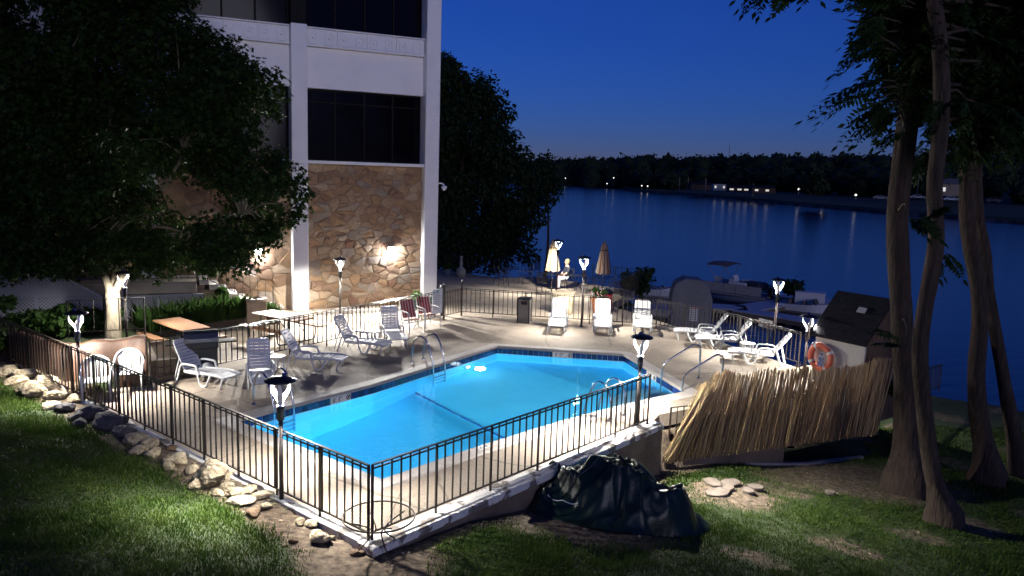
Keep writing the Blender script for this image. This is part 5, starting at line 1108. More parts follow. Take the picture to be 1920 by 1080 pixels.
def timber_box(nm, lab, pts, h, courses=2):
    t = thing(nm, lab, 'planter', (pts[0][0], pts[0][1], 0)); hh = h/courses
    for c in range(courses):
        for i in range(len(pts)):
            a, b = Vector(pts[i]), Vector(pts[(i+1) % len(pts)]); o0 = Vector(pts[0]); d = (b-a).normalized()
            a_2, b_2 = a-o0-(d*0.07 if (c+i) % 2 else Vector((0, 0)))*0, b-o0
            MB().bar((*a_2, hh*(c+0.5)), (*b_2, hh*(c+0.5)), 0.14, hh-0.012).build('timber', m_timber, t, bevel=0.01)
    MB().prism([(p[0]-pts[0][0], p[1]-pts[0][1]) for p in pts], 0.0, h-0.07).build('soil', m_soil, t); return t
BED = [(-10.791, 21.852, 0.000)[:2], (-8.693, 24.767, 0.000)[:2], (-9.434, 26.367, 0.000)[:2], (-11.889, 23.874, 0.000)[:2]]
timber_box('plant_bed', 'long weathered timber plant bed in front of the stairs', BED, 0.42, 2)
BOX2 = [(-8.462, 17.837, 0.000)[:2], (-7.977, 18.289, 0.000)[:2], (-9.041, 20.009, 0.000)[:2], (-9.552, 19.702, 0.000)[:2]]
timber_box('timber_planter', 'square weathered timber planter box by the brown wall', BOX2, 0.5, 3)
lattice('lattice_panel', 'grey white diagonal lattice panel sloping down beside the maple trunk', math.dist((-12.190, 22.525, 0.000), (-15.309, 21.159, 0.000)), 3.2, 1.05, (*(-15.309, 21.159, 0.000)[:2], 0.1), math.atan2((-12.190, 22.525, 0.000)[1]-(-15.309, 21.159, 0.000)[1], (-12.190, 22.525, 0.000)[0]-(-15.309, 21.159, 0.000)[0]))
lattice('lattice_panel', 'white lattice skirt under the raised terrace', 2.7, 0.82, 0.82, hb(11.0, 1.62, 0.12), R(24.7))

# terrace and stair railings
fence('short iron railing crossing in front of the maple trunk', [(-11.55, 19.62, 0.55), (-9.75, 20.05, 0.62)], height=1.0, gap=0.3, post_gap=1.6, double=False, name='iron_railing')
fence('thin iron railing along the raised terrace', [hb(14.2, 1.45, 1.36), hb(8.5, 1.45, 1.36)], height=1.05, gap=0.24, post_gap=2.2, double=False, bottom=0.12, pick=0.016, name='iron_railing')
fence('iron stair railing sloping down the stone wall', [hb(8.3, 1.12, 1.36), hb(6.05, 1.12, 0.12)], height=0.95, gap=0.26, post_gap=2.4, double=False, bottom=0.10, pick=0.018, name='iron_railing')
# tan litter bin and flower pots by the stairs
lb_ = thing('litter_bin', 'tan rendered litter bin with domed rim by the foot of the stairs', 'litter bin', (-8.281, 24.481, 0.000), R(-155))
MB().box((0, 0, 0.42), (0.56, 0.56, 0.84), taper=1.12).build('body', mat('tan_bin', (0.40, 0.31, 0.215), 0.8, col2=(0.33, 0.25, 0.17), scale=3, bump=0.3, bscale=15), lb_, bevel=0.02)
MB().lathe([(0.36, 0.84), (0.38, 0.88), (0.36, 0.93), (0.26, 0.95), (0.25, 0.90)], 20).build('rim', MATS['tan_bin'], lb_, smooth=True)
MB().lathe([(0.0, 0.90), (0.25, 0.90)], 20).build('opening', mat('bin_lid', (0.16, 0.07, 0.05), 0.6), lb_)

def leaf_blob(nm, lab, loc, r, n, size, m, cat='plant', group=None, flowers=None, stem=0.25):
    t = thing(nm, lab, cat, loc, 0, group); rl = np.random.default_rng(int(abs(loc[0]*31+loc[1]*17)*7) % 9999)
    cs = [(0, 0, r[2]+stem*0.6)]+[tuple(rl.normal(size=3)*np.array(r)*0.45+np.array([0, 0, r[2]+stem*0.6])) for _ in range(6)]
    V_, F_ = leaf_cards(cs, [r]+[tuple(0.62*q for q in r)]*6, n//7, size, rl, shell=0.25)
    V_[:, 2] = np.maximum(V_[:, 2], 0.02); link('foliage', np_mesh('foliage', V_, F_, m), t)
    MB().tube([(0, 0, -0.02), (0.02, 0.01, stem+r[2]*0.5)], 0.02, 5).build('stem', m_bark, t)
    if flowers:
        for mf, nf in flowers:
            Vf, Ff = leaf_cards([(0, 0, r[2]*1.15+stem*0.6)], [tuple(1.02*q for q in r)], nf, size*0.55, rl, shell=0.95); tag(link('blossoms', np_mesh('blossoms', Vf, Ff, mf), t), kind='stuff')
    return t
def pot(nm, lab, loc, r, h, m, cat='pot'):
    t = thing(nm, lab, cat, loc); MB().lathe([(r*0.72, 0), (r*0.98, h*0.86), (r*1.08, h*0.87), (r*1.08, h), (r*0.92, h), (r*0.88, h*0.88), (0, h*0.86)], 20).build('vessel', m, t, smooth=False); return t
pot('flower_pot', 'round brown pot of white and red flowers at the stair foot', (-7.914, 25.083, 0.000), 0.30, 0.34, m_brownwall)
leaf_blob('flowering_plant', 'white and red flowers in the brown pot at the stair foot', (*(-7.914, 25.083, 0.000)[:2], 0.28), (0.34, 0.34, 0.16), 500, 0.05, m_plantleaf, 'flowers', None, [(m_flower_w, 160), (m_flower_r, 50)], 0.1)
leaf_blob('shrub', 'bright green leafy shrub at the foot of the river corner column', (*(-3.109, 27.307, 0.000)[:2], 0), (0.38, 0.38, 0.30), 700, 0.08, m_plantleaf, 'shrub')
# gravel strip with kerb at the base of the stone wall
gs = MB(); q0, q1, q2, q3 = hb(0.4, 1.15, 0), hb(4.55, 1.15, 0), hb(4.55, 0.06, 0), hb(0.4, 0.06, 0)
tag(MB().add([(p[0], p[1], 0.03) for p in (q0, q1, q2, q3)], [(0, 1, 2, 3)]).build('gravel_strip', mat('gravel', (0.40, 0.32, 0.24), 0.95, col2=(0.20, 0.15, 0.11), scale=28, detail=4, bump=1.0, bscale=40)), kind='structure')
kg = thing('bed_kerb', 'low pale kerb along the stone wall', 'kerb', (0, 0, 0)); MB().bar((*q0[:2], 0.06), (*q1[:2], 0.06), 0.14, 0.13).build('kerb_stone', m_coping, kg, bevel=0.012)

# ------------------------------------------------------------------ terrace by the river
def parasol(pt, h, label, m, c=0.17):
    t = thing('folded_parasol', label, 'parasol', (pt[0], pt[1], 0), 0, 'folded parasols on the river terrace')
    MB().lathe([(0.22, 0), (0.22, 0.05), (0.06, 0.09), (0.03, 0.3)], 16).build('base', m_black, t); MB().tube([(0, 0, 0.05), (0, 0, h)], 0.02, 8).build('pole', m_signw, t)
    z0 = h-1.45; n_ = 28; prof = [(0.31, z0), (0.27, z0+0.25), (0.22, z0+0.6), (0.17, z0+0.95), (0.13, z0+1.05), (0.15, z0+1.12), (0.10, z0+1.3), (0.02, h+0.02)]; vs = []
    for r_, z in prof:
        for j in range(n_): a = 2*math.pi*j/n_; q = r_*(1+0.22*math.cos(a*7)); vs.append((q*math.cos(a), q*math.sin(a), z+(0.05*math.cos(a*7) if z == z0 else 0)))
    MB().add(vs, [(i*n_+j, i*n_+(j+1) % n_, (i+1)*n_+(j+1) % n_, (i+1)*n_+j) for i in range(len(prof)-1) for j in range(n_)]).build('canopy', m, t, smooth=True)
    MB().lathe([(0.155, z0+1.03), (0.16, z0+1.07), (0.155, z0+1.10)], 14).build('tie', m_brownwall, t)
parasol((1.820, 35.036, -0.000), 2.28, 'folded tan parasol beside the terrace lamp post', m_canvas)
m_strp = mat('striped_canvas', (0.40, 0.32, 0.22), 0.9); N, L = m_strp.node_tree.nodes, m_strp.node_tree.links; tcn = N.new('ShaderNodeTexCoord'); gd = N.new('ShaderNodeTexGradient'); gd.gradient_type = 'RADIAL'; L.new(tcn.outputs['Object'], gd.inputs[0]); a1 = N.new('ShaderNodeMath'); a1.operation = 'MULTIPLY'; a1.inputs[1].default_value = 14; L.new(gd.outputs[1], a1.inputs[0]); a2 = N.new('ShaderNodeMath'); a2.operation = 'FRACT'; L.new(a1.outputs[0], a2.inputs[0])
rp = N.new('ShaderNodeValToRGB'); rp.color_ramp.interpolation = 'CONSTANT'; rp.color_ramp.elements[0].color = (0.46, 0.38, 0.27, 1); rp.color_ramp.elements[1].color = (0.20, 0.09, 0.06, 1); rp.color_ramp.elements[1].position = 0.55; L.new(a2.outputs[0], rp.inputs[0]); L.new(rp.outputs[0], N['Principled BSDF'].inputs['Base Color'])
parasol((4.088, 34.403, 0.000), 2.3, 'folded striped parasol at the river edge of the terrace', m_strp)
def wire_chair(pt, rz, label):
    t = thing('metal_chair', label, 'chair', (pt[0], pt[1], 0), R(rz), 'dark metal mesh chairs on the terrace')
    MB().box((0, 0, 0.43), (0.46, 0.46, 0.02)).build('seat', m_mesh, t)
    MB().box((-0.27, 0, 0.70), (0.02, 0.44, 0.50), ry=-0.2).build('back', m_mesh, t)
    for s in (-1, 1):
        MB().tube(bez([(0.26, s*0.24, 0.0), (0.22, s*0.25, 0.40), (0.20, s*0.26, 0.62), (-0.05, s*0.26, 0.64), (-0.24, s*0.25, 0.62)], 3), 0.013, 6).build('arm_frame', m_iron, t); MB().tube([(-0.32, s*0.23, 0.96), (-0.22, s*0.23, 0.42), (-0.30, s*0.24, 0.0)], 0.013, 6).build('rear_frame', m_iron, t)
def wire_table(pt, label, r=0.5):
    t = thing('metal_table', label, 'table', (pt[0], pt[1], 0), 0, 'dark metal tables on the terrace')
    MB().lathe([(0.0, 0.71), (r, 0.71), (r, 0.69), (0, 0.69)], 24).build('table_top', m_mesh, t)
    for k_ in range(3): a = k_*2.09+0.4; MB().tube(bez([(0.3*math.cos(a), 0.3*math.sin(a), 0.69), (0.1*math.cos(a), 0.1*math.sin(a), 0.4), (0.38*math.cos(a), 0.38*math.sin(a), 0.0)], 3), 0.015, 6).build('leg', m_iron, t)
wire_table((1.820, 35.036, -0.000), 'metal table around the tan parasol pole'); wire_table((4.088, 34.403, 0.000), 'metal table around the striped parasol pole'); wire_table((-0.243, 36.838, 0.000), 'metal table by the terrace stair rail, left of the parasols', 0.55); wire_table((2.871, 34.616, 0.000), 'low metal table beside the seated person', 0.42)
wire_chair((0.628, 36.136, 0.000), 200, 'metal chair tipped towards the railing left of the tan parasol'); wire_chair((1.432, 33.828, -0.000), 60, 'metal chair in front of the tan parasol'); wire_chair((2.469, 35.181, 0.000), 215, 'metal chair under the seated person'); wire_chair((3.538, 33.973, 0.000), 10, 'metal chair left of the striped parasol'); wire_chair((4.558, 33.731, 0.000), 170, 'metal chair right of the striped parasol'); wire_chair((-0.503, 35.525, 0.000), 30, 'metal chair nearest the terrace steps')
# railings of the terrace
RL1 = [(-4.123, 40.602, 0.000), (-2.524, 38.831, 0.000), (-0.679, 37.876, 0.000)]
fence('black iron railing at the back of the terrace beside the dark tree', RL1, height=1.0, gap=0.25, post_gap=2.0, double=False, name='iron_railing')
fence('iron railing of the steps down to the river behind the terrace', [(-0.597, 40.735, -0.100), (1.247, 42.445, -0.200), (1.586, 44.384, -0.500)], height=1.0, gap=0.25, post_gap=1.7, double=False, name='iron_railing')
fence('iron railing at the river edge of the terrace', [(4.071, 30.230, 0.000), (5.817, 35.099, -0.000), (3.872, 36.889, 0.000)], height=1.0, gap=0.25, post_gap=1.7, double=False, name='iron_railing')
# planters on the terrace
pl_ = thing('stone_planter', 'square weathered stone planter behind the lounger near the bin', 'planter', (1.993, 28.670, 0.000), R(-10)); MB().box((0, 0, 0.38), (0.62, 0.62, 0.76), taper=1.18).build('box', m_lime, pl_, bevel=0.03); MB().box((0, 0, 0.79), (0.80, 0.80, 0.08)).build('rim', m_lime, pl_, bevel=0.015)
pot('terracotta_pot', 'tall terracotta pot with flowers behind the middle lounger', (3.334, 28.916, 0.000), 0.30, 0.62, m_terracotta); leaf_blob('flowering_plant', 'pink and white flowers in the tall terracotta pot', (*(3.334, 28.916, 0.000)[:2], 0.52), (0.30, 0.30, 0.18), 400, 0.06, m_plantleaf, 'flowers', None, [(m_flower_w, 60), (m_flower_p, 50)], 0.12)
rb = thing('red_drum', 'red drum with black lid on the terrace near the terracotta pot', 'drum', (3.701, 30.159, 0.000), 0); MB().lathe([(0.30, 0.0), (0.31, 0.2), (0.30, 0.22), (0.31, 0.55), (0.30, 0.62)], 20).build('body', mat('red_paint', (0.45, 0.02, 0.02), 0.4), rb); MB().lathe([(0.32, 0.60), (0.32, 0.68), (0.22, 0.76), (0.0, 0.78)], 20).build('lid', m_black, rb, smooth=True)
cb = thing('ash_bin', 'pale smoking bin with slim neck by the terrace railing', 'ash bin', (-2.574, 38.002, 0.000), 0); MB().lathe([(0.24, 0.0), (0.25, 0.30), (0.22, 0.40), (0.09, 0.50), (0.07, 0.98), (0.10, 1.0), (0.08, 1.05), (0, 1.06)], 16).build('body', mat('pale_plastic', (0.20, 0.195, 0.19), 0.6), cb, smooth=True)
pot('blue_pot', 'small blue grey pot by the terrace railing', (-3.296, 38.635, 0.000), 0.22, 0.28, mat('blue_glaze', (0.10, 0.14, 0.20), 0.35)); leaf_blob('potted_plant', 'small plant in the blue grey pot by the terrace railing', (*(-3.296, 38.635, 0.000)[:2], 0.22), (0.25, 0.25, 0.14), 160, 0.07, m_plantleaf, 'plant', None, None, 0.08)
MB_b = thing('bollard', 'grey bollard behind the gate near the hotel corner', 'bollard', (-2.521, 27.413, 0.000), 0); MB().lathe([(0.07, 0), (0.07, 1.0), (0.085, 1.02), (0.07, 1.12), (0, 1.14)], 12).build('shaft', m_greycover, MB_b, smooth=True)

# ------------------------------------------------------------------ seated person on the terrace (facing left, in white trousers and dark top)
pp = thing('person', 'person seated on the terrace in white trousers and dark top, light hair', 'person', (*(2.494, 35.187, 0.000)[:2], 0.0), R(205))
def skin_mesh(joints, edges, radii, root):
    me_ = bpy.data.meshes.new('b'); me_.from_pydata(joints, edges, []); o = bpy.data.objects.new('b', me_); COL.objects.link(o)
    md = o.modifiers.new('s', 'SKIN'); sv = me_.skin_vertices[0].data
    for i, r_ in enumerate(radii): sv[i].radius = (r_, r_)
    sv[root].use_root = True; ss = o.modifiers.new('d', 'SUBSURF'); ss.levels = 2; ss.render_levels = 2
    dg = bpy.context.evaluated_depsgraph_get(); dg.update(); res = bpy.data.meshes.new_from_object(o.evaluated_get(dg)); bpy.data.objects.remove(o); return res
J = [(0, 0, 0.50), (-0.03, 0, 0.72), (-0.05, 0, 0.95), (-0.02, 0, 1.08), (0.0, 0, 1.17), (0.02, 0, 1.28),      # pelvis, waist, chest, neck, head
     (-0.05, 0.17, 0.98), (0.05, 0.22, 0.76), (0.26, 0.14, 0.66), (0.33, 0.12, 0.64), (-0.05, -0.17, 0.98), (0.03, -0.23, 0.76), (0.24, -0.12, 0.63), (0.31, -0.10, 0.61),
     (0.04, 0.10, 0.49), (0.42, 0.12, 0.50), (0.44, 0.12, 0.12), (0.46, 0.12, 0.05), (0.58, 0.12, 0.035), (0.04, -0.10, 0.49), (0.43, -0.11, 0.50), (0.36, -0.11, 0.12), (0.37, -0.11, 0.05), (0.49, -0.11, 0.035)]
Ed = [(0, 1), (1, 2), (2, 3), (3, 4), (4, 5), (2, 6), (6, 7), (7, 8), (8, 9), (2, 10), (10, 11), (11, 12), (12, 13), (0, 14), (14, 15), (15, 16), (16, 17), (17, 18), (0, 19), (19, 20), (20, 21), (21, 22), (22, 23)]
Rd = [0.15, 0.135, 0.15, 0.055, 0.085, 0.085, 0.07, 0.05, 0.035, 0.03, 0.07, 0.05, 0.035, 0.03, 0.095, 0.075, 0.05, 0.05, 0.035, 0.095, 0.075, 0.05, 0.05, 0.035]
bdy = skin_mesh(J, Ed, Rd, 0)
for m in (mat('skin', (0.50, 0.27, 0.19), 0.6), mat('dark_shirt', (0.015, 0.018, 0.03), 0.85), mat('white_trousers', (0.72, 0.72, 0.72), 0.85), mat('dark_shoe', (0.06, 0.02, 0.02), 0.6)): bdy.materials.append(m)
for p in bdy.polygons:
    c = p.center; p.use_smooth = True
    if c.z > 1.03 or (c.x > 0.10 and 0.585 < c.z < 0.80 and abs(c.y) > 0.05): p.material_index = 0
    elif c.z > 0.60 and not (c.x > 0.2): p.material_index = 1
    elif c.z > 0.085: p.material_index = 2
    else: p.material_index = 3
link('body', bdy, pp)
hr = MB(); hr.lathe([(0.0, 0.125), (0.07, 0.105), (0.105, 0.05), (0.11, -0.02), (0.095, -0.10), (0.06, -0.13)], 14, (-0.025, 0, 1.27)); hr.build('hair', mat('light_hair', (0.45, 0.30, 0.14), 0.7, col2=(0.33, 0.21, 0.10), scale=20), pp, smooth=True)
fc = MB(); fc.lathe([(0.0, 0.02), (0.012, 0.0), (0.014, -0.03), (0, -0.035)], 8, (0.112, 0, 1.24)); fc.build('nose', MATS['skin'], pp)
for s in (-1, 1):
    MB().lathe([(0, 0.012), (0.012, 0), (0, -0.012)], 8, (0.10, s*0.035, 1.265)).build('eye', m_text, pp)
    hd = MB(); yb = 0.12 if s > 0 else -0.10; xb, zb = (0.35, 0.635) if s > 0 else (0.33, 0.605)
    for k_, ln in enumerate((0.065, 0.08, 0.085, 0.075)): hd.tube([(xb, yb+(k_-1.5)*0.019, zb), (xb+ln*0.55, yb+(k_-1.5)*0.02, zb-0.008), (xb+ln, yb+(k_-1.5)*0.02, zb-0.035)], [0.010, 0.009, 0.007], 6)
    hd.tube([(xb-0.02, yb-s*0.03, zb), (xb+0.02, yb-s*0.06, zb-0.01), (xb+0.05, yb-s*0.065, zb-0.02)], [0.011, 0.010, 0.008], 6); hd.build('fingers', MATS['skin'], pp, smooth=True)


# ------------------------------------------------------------------ docks and boats on the river
def dock(label, pts, w, z=-3.05):
    pts = [Vector((p[0], p[1])) for p in pts]; t = thing('dock', label, 'dock', (pts[0].x, pts[0].y, z))
    for a, b in zip(pts[:-1], pts[1:]):
        d = (b-a).normalized(); n_ = Vector((-d.y, d.x)); ln = (b-a).length; k_ = int(ln/0.30); o0 = pts[0]; q = MB()
        for i in range(k_):
            p = a+d*(ln*(i+0.5)/k_)-o0; q.box((p.x, p.y, 0), (ln/k_-0.012, w, 0.05), rz=math.atan2(d.y, d.x))
        tag(q.build('planks', m_dockw, t), kind='stuff')
        for s in (-1, 1): MB().bar((*(a-o0+n_*s*(w/2-0.06)), -0.16), (*(b-o0+n_*s*(w/2-0.06)), -0.16), 0.10, 0.24).build('beam', m_timber, t)
        for i in range(0, k_, 8):
            p = a+d*(ln*(i+0.5)/k_)-o0+n_*(w/2-0.25); MB().lathe([(0.28, -0.6), (0.28, -0.22)], 10, (p.x, p.y, 0)).build('float', m_black, t)
dock('wide grey dock walkway in front of the pontoon boat', [(12.668, 50.160, -3.050), (15.418, 49.670, -3.050), (18.990, 52.918, -3.050)], 2.0)
dock('grey dock arm running right towards the pump shed', [(14.742, 49.142, -3.050), (17.200, 46.784, -3.050), (19.294, 44.293, -3.050)], 1.7)
dock('outer grey dock finger behind the low motor boat', [(19.892, 56.448, -3.050), (21.896, 54.659, -3.050), (23.446, 52.043, -3.050)], 2.2)
dock('grey dock piece at the foot of the grey cover', [(8.980, 43.558, -3.000), (11.469, 43.667, -3.000)], 2.4)

m_alu = mat('boat_aluminium', (0.34, 0.33, 0.33), 0.5, col2=(0.28, 0.27, 0.27), scale=2); m_bpanel = mat('boat_panel', (0.46, 0.41, 0.37), 0.5, col2=(0.38, 0.34, 0.31), scale=3); m_seat = mat('boat_vinyl', (0.66, 0.64, 0.64), 0.6); m_dark = mat('boat_dark_cover', (0.03, 0.03, 0.04), 0.7); m_biege = mat('bimini_cloth', (0.20, 0.13, 0.11), 0.85)
a, b = Vector((14.609, 56.653, -3.300)), Vector((18.503, 52.960, -3.300)); pd = (b-a); BLn = pd.length
pb = thing('pontoon_boat', 'grey pontoon boat with raised canopy frame moored at the dock', 'boat', ((a.x+b.x)/2, (a.y+b.y)/2+0.9, -3.5), math.atan2(pd.y, pd.x)); hl = BLn/2
for y in (-0.85, 0.85):
    MB().tube([(-hl, y, 0.22), (hl-0.7, y, 0.22), (hl-0.2, y, 0.30), (hl+0.1, y, 0.42)], [0.32, 0.32, 0.24, 0.05], 12).build('pontoon', m_alu, pb, smooth=True)
MB().box((-0.1, 0, 0.56), (BLn-0.1, 2.3, 0.12)).build('deck', m_alu, pb)
npn = 5
for y in (-1.12, 1.12):
    for i in range(npn):
        wd = (BLn-0.5)/npn; pn = MB().box((-hl+0.15+wd*(i+0.5), y, 0.97), (wd-0.05, 0.04, 0.62)).build('side_panel', m_bpanel, pb)
        MB().bar((-hl+0.15+wd*i+0.03, y, 1.30), (-hl+0.15+wd*(i+1)-0.03, y, 1.30), 0.035).build('panel_rail', m_alu, pn)
for x, y, sx_, sy_, h_ in ((-hl+0.7, 0.5, 0.8, 1.0, 0.5), (0.6, 0.7, 1.6, 0.6, 0.5), (0.4, -0.7, 1.4, 0.55, 0.5)):
    st_ = MB().box((x, y, 0.62+h_/2), (sx_, sy_, h_)).build('seat', m_seat, pb, bevel=0.05); MB().box((x, y+(0.25 if y > 0 else -0.25), 0.62+h_+0.18), (sx_, 0.12, 0.40)).build('seat_back', m_seat, st_, bevel=0.04)
cn = MB().box((-0.55, 0.35, 1.08), (0.5, 0.7, 0.95)).build('console', m_seat, pb, bevel=0.05); MB().box((-0.42, 0.35, 1.66), (0.05, 0.66, 0.32), ry=-0.4).build('windscreen', m_seat, cn)
MB().box((1.2, 0.1, 1.25), (1.5, 1.6, 0.5)).build('mooring_cover', m_dark, pb, bevel=0.15)
bf = MB()
for y in (-1.1, 1.1):
    for x in (-1.9, -0.5): bf.tube([(-1.2, y, 1.3), (x, y, 2.55)], 0.022, 6)
    bf.tube([(-2.0, y, 2.55), (-0.4, y, 2.58)], 0.02, 6)
bf.build('canopy_frame', m_alu, pb)
q = MB(); vs = [(x, y, 2.57+0.16*(1-(y/1.15)**2)+0.05*math.sin((x+2)*2)) for x in np.linspace(-2.05, -0.35, 6) for y in np.linspace(-1.15, 1.15, 9)]; vs += [(x, y, z-0.07) for x, y, z in vs]
fs = [(i*9+j, (i+1)*9+j, (i+1)*9+j+1, i*9+j+1) for i in range(5) for j in range(8)]; fs += [tuple(reversed([v+54 for v in f])) for f in fs]; q.add(vs, fs).build('canopy', m_biege, pb, smooth=True)
om = MB().box((hl-0.15, 0, 0.95), (0.4, 0.4, 0.6)).build('outboard_motor', m_black, pb, bevel=0.08); MB().box((hl-0.05, 0, 0.35), (0.15, 0.12, 0.8)).build('motor_leg', m_black, om)

def small_boat(label, a, b, wd, hull, inner, z=-3.5, box=True):
    a, b = Vector(a), Vector(b); d = b-a; ln = d.length; t = thing('motor_boat', label, 'boat', ((a.x+b.x)/2, (a.y+b.y)/2, z), math.atan2(d.y, d.x)); st = []; n_ = 12
    for i in range(n_+1):
        f = i/n_; x = -ln/2+ln*f; w = wd/2*(1-max(0, (f-0.55)/0.45)**2.2); sh = 0.62+0.18*f*f
        st.append([(x, -w, sh), (x, -w*0.92, 0.2), (x, -w*0.4, -0.08+0.2*max(0, f-.7)), (x, w*0.4, -0.08+0.2*max(0, f-.7)), (x, w*0.92, 0.2), (x, w, sh), (x, w*0.86, sh), (x, w*0.80, 0.25), (x, -w*0.80, 0.25), (x, -w*0.86, sh)])
    vs = [p for s_ in st for p in s_]; k_ = 10; MB().add(vs, [(i*k_+j, (i+1)*k_+j, (i+1)*k_+(j+1) % k_, i*k_+(j+1) % k_) for i in range(n_) for j in range(k_)]+[tuple(range(k_))]).build('hull', hull, t)
    for x in (-ln*0.22, ln*0.06): s_ = MB().box((x, 0, 0.42), (0.45, wd*0.62, 0.34)).build('seat', inner, t, bevel=0.04); MB().box((x-0.2, 0, 0.68), (0.08, wd*0.6, 0.35)).build('seat_back', inner, s_, bevel=0.03)
    MB().box((ln*0.20, 0, 0.85), (0.06, wd*0.7, 0.34), ry=-0.5).build('windscreen', m_winglass, t); om = MB().box((-ln/2-0.12, 0, 0.72), (0.32, 0.36, 0.5)).build('outboard_motor', m_black, t, bevel=0.07); MB().box((-ln/2-0.10, 0, 0.2), (0.12, 0.10, 0.7)).build('motor_leg', m_black, om)
small_boat('low white motor boat with brown seats moored right of the river lamp', (18.411, 52.223, -3.400), (21.317, 50.330, -3.400), 2.0, m_seat, m_biege)
small_boat('small blue and white boat left of the grey cover', (9.365, 56.426, -3.400), (11.887, 55.954, -3.400), 1.8, m_seat, mat('blue_boat', (0.04, 0.09, 0.20), 0.5))
bx = thing('dock_box', 'pale storage box standing on the outer dock', 'box', (*(20.306, 51.785, -3.000)[:2], -3.02), R(-20)); MB().box((0, 0, 0.42), (1.9, 1.0, 0.84)).build('body', m_seat, bx, bevel=0.02); MB().box((0, 0, 0.87), (1.96, 1.06, 0.08)).build('lid', m_seat, bx, bevel=0.02)
# grey rounded cover with notice
gc = thing('grey_cover', 'tall grey rounded canvas cover with a printed notice by the dock', 'cover', (*(8.634, 36.778, -1.900)[:2], -2.2), R(-8)); q = MB(); pr = [(-0.95, 0), (-0.95, 1.9), (-0.80, 2.45), (-0.35, 2.72), (0.45, 2.66), (0.80, 2.30), (1.0, 1.75), (1.0, 0)]
q.add([(x, -0.7, z) for x, z in pr]+[(x, 0.7, z) for x, z in pr], [tuple(range(8)), tuple(reversed(range(8, 16)))]+[(i, 8+i, 8+(i+1) % 8, (i+1) % 8) for i in range(8)]); q.build('cover', mat('grey_canvas', (0.24, 0.235, 0.24), 0.8, col2=(0.19, 0.19, 0.195), scale=2, bump=0.2, bscale=8), gc, bevel=0.05)
nt = MB().box((0.15, -0.715, 1.05), (0.36, 0.012, 0.68)).build('notice', m_signw, gc)
MB().box((0.15, -0.724, 1.32), (0.28, 0.004, 0.06)).build('text_line', m_red, nt)
for i in range(6): MB().box((0.15, -0.724, 1.22-i*0.085), (0.26, 0.004, 0.022)).build('text_line', m_text, nt)
# low dark storage shed and topiary shrub on the bank
ls = thing('bank_shed', 'low flat roofed dark shed on the bank below the terrace edge', 'shed', (*(5.582, 32.694, -0.900)[:2], -1.5), R(-20)); MB().box((0, 0, 0.45), (2.4, 1.5, 0.95)).build('body', m_dark, ls); MB().box((0, 0, 0.98), (2.6, 1.7, 0.08)).build('roof', m_greycover, ls); MB().box((0.0, -0.755, 0.5), (0.5, 0.02, 0.5)).build('door', m_black, ls)
leaf_blob('bank_shrub', 'round dark shrub on the bank left of the grey cover', (*(6.152, 37.347, -0.600)[:2], -0.9), (0.75, 0.75, 0.75), 1200, 0.13, m_bushleaf, 'shrub', None, None, 0.3)
leaf_blob('dock_shrub', 'drooping dark plant behind the river lamp post', (*(19.552, 52.733, -3.000)[:2], -3.0), (0.9, 0.9, 0.7), 700, 0.16, m_bushleaf, 'shrub', None, None, 0.6)
fence('pale railing of the gangway to the dock', [(7.432, 42.151, -1.600), (9.281, 43.409, -2.400)], height=1.0, gap=0.2, post_gap=1.3, double=False, name='gangway_railing', m=m_alu)

# ------------------------------------------------------------------ far shore details
def far_box(nm, lab, cat, px_pt, sx_, sy_, sz_, m, roof=None, win=None, rz=0.0):
    t = thing(nm, lab, cat, (px_pt[0], px_pt[1], px_pt[2]), rz); MB().box((0, 0, sz_/2), (sx_, sy_, sz_)).build('wall', m, t)
    if roof: q = MB(); q.add([(-sx_/2-.3, -sy_/2-.3, sz_), (sx_/2+.3, -sy_/2-.3, sz_), (sx_/2+.3, sy_/2+.3, sz_), (-sx_/2-.3, sy_/2+.3, sz_), (-sx_/2-.3, 0, sz_*1.5), (sx_/2+.3, 0, sz_*1.5)], [(0, 1, 5, 4), (2, 3, 4, 5), (0, 4, 3), (1, 2, 5), (3, 2, 1, 0)]); q.build('roof', roof, t)
    if win:
        for x in win: MB().box((x, -sy_/2-0.03, sz_*0.55), (sx_*0.14, 0.06, sz_*0.35)).build('window', m_farwin, t)
    return t
m_farwin = mat('lit_far_window', (0.5, 0.5, 0.5), 0.4, emit=(1.0, 0.92, 0.8), estr=0.5); m_farwall = mat('far_wall', (0.20, 0.165, 0.13), 0.8); m_farwhite = mat('far_white', (0.26, 0.28, 0.30), 0.7); m_farbrown = mat('far_brown', (0.055, 0.03, 0.022), 0.8); m_farlight = mat('far_lamp', (0.8, 0.8, 0.8), 0.5, emit=(1.0, 0.95, 0.85), estr=1.6)
far_box('park_building', 'small brown gabled shelter in the far riverside park', 'building', (93.975, 395.000, -0.080), 10, 6, 2.6, m_farbrown, m_shingle)
far_box('park_building', 'white lit kiosk in the far riverside park', 'building', (96.941, 370.000, 0.295), 6, 4, 3.0, m_farwhite, None, (-2, 2))
far_box('park_building', 'pale pavilion with a row of bright windows in the far park', 'building', (102.814, 350.000, 0.208), 13, 6, 2.0, m_farbrown, m_shingle, (-6, -2.5, 0.5, 3.5))
far_box('park_building', 'low building with two lit windows right of the pavilion', 'building', (104.908, 330.000, 0.305), 10, 5, 2.2, m_farbrown, m_shingle, (-3, 1.5))
far_box('house', 'pale gabled house between the right-hand trunks', 'house', (149.480, 270.000, 2.368), 9, 6, 4.0, m_farwall, m_greycover, (-2.2,))
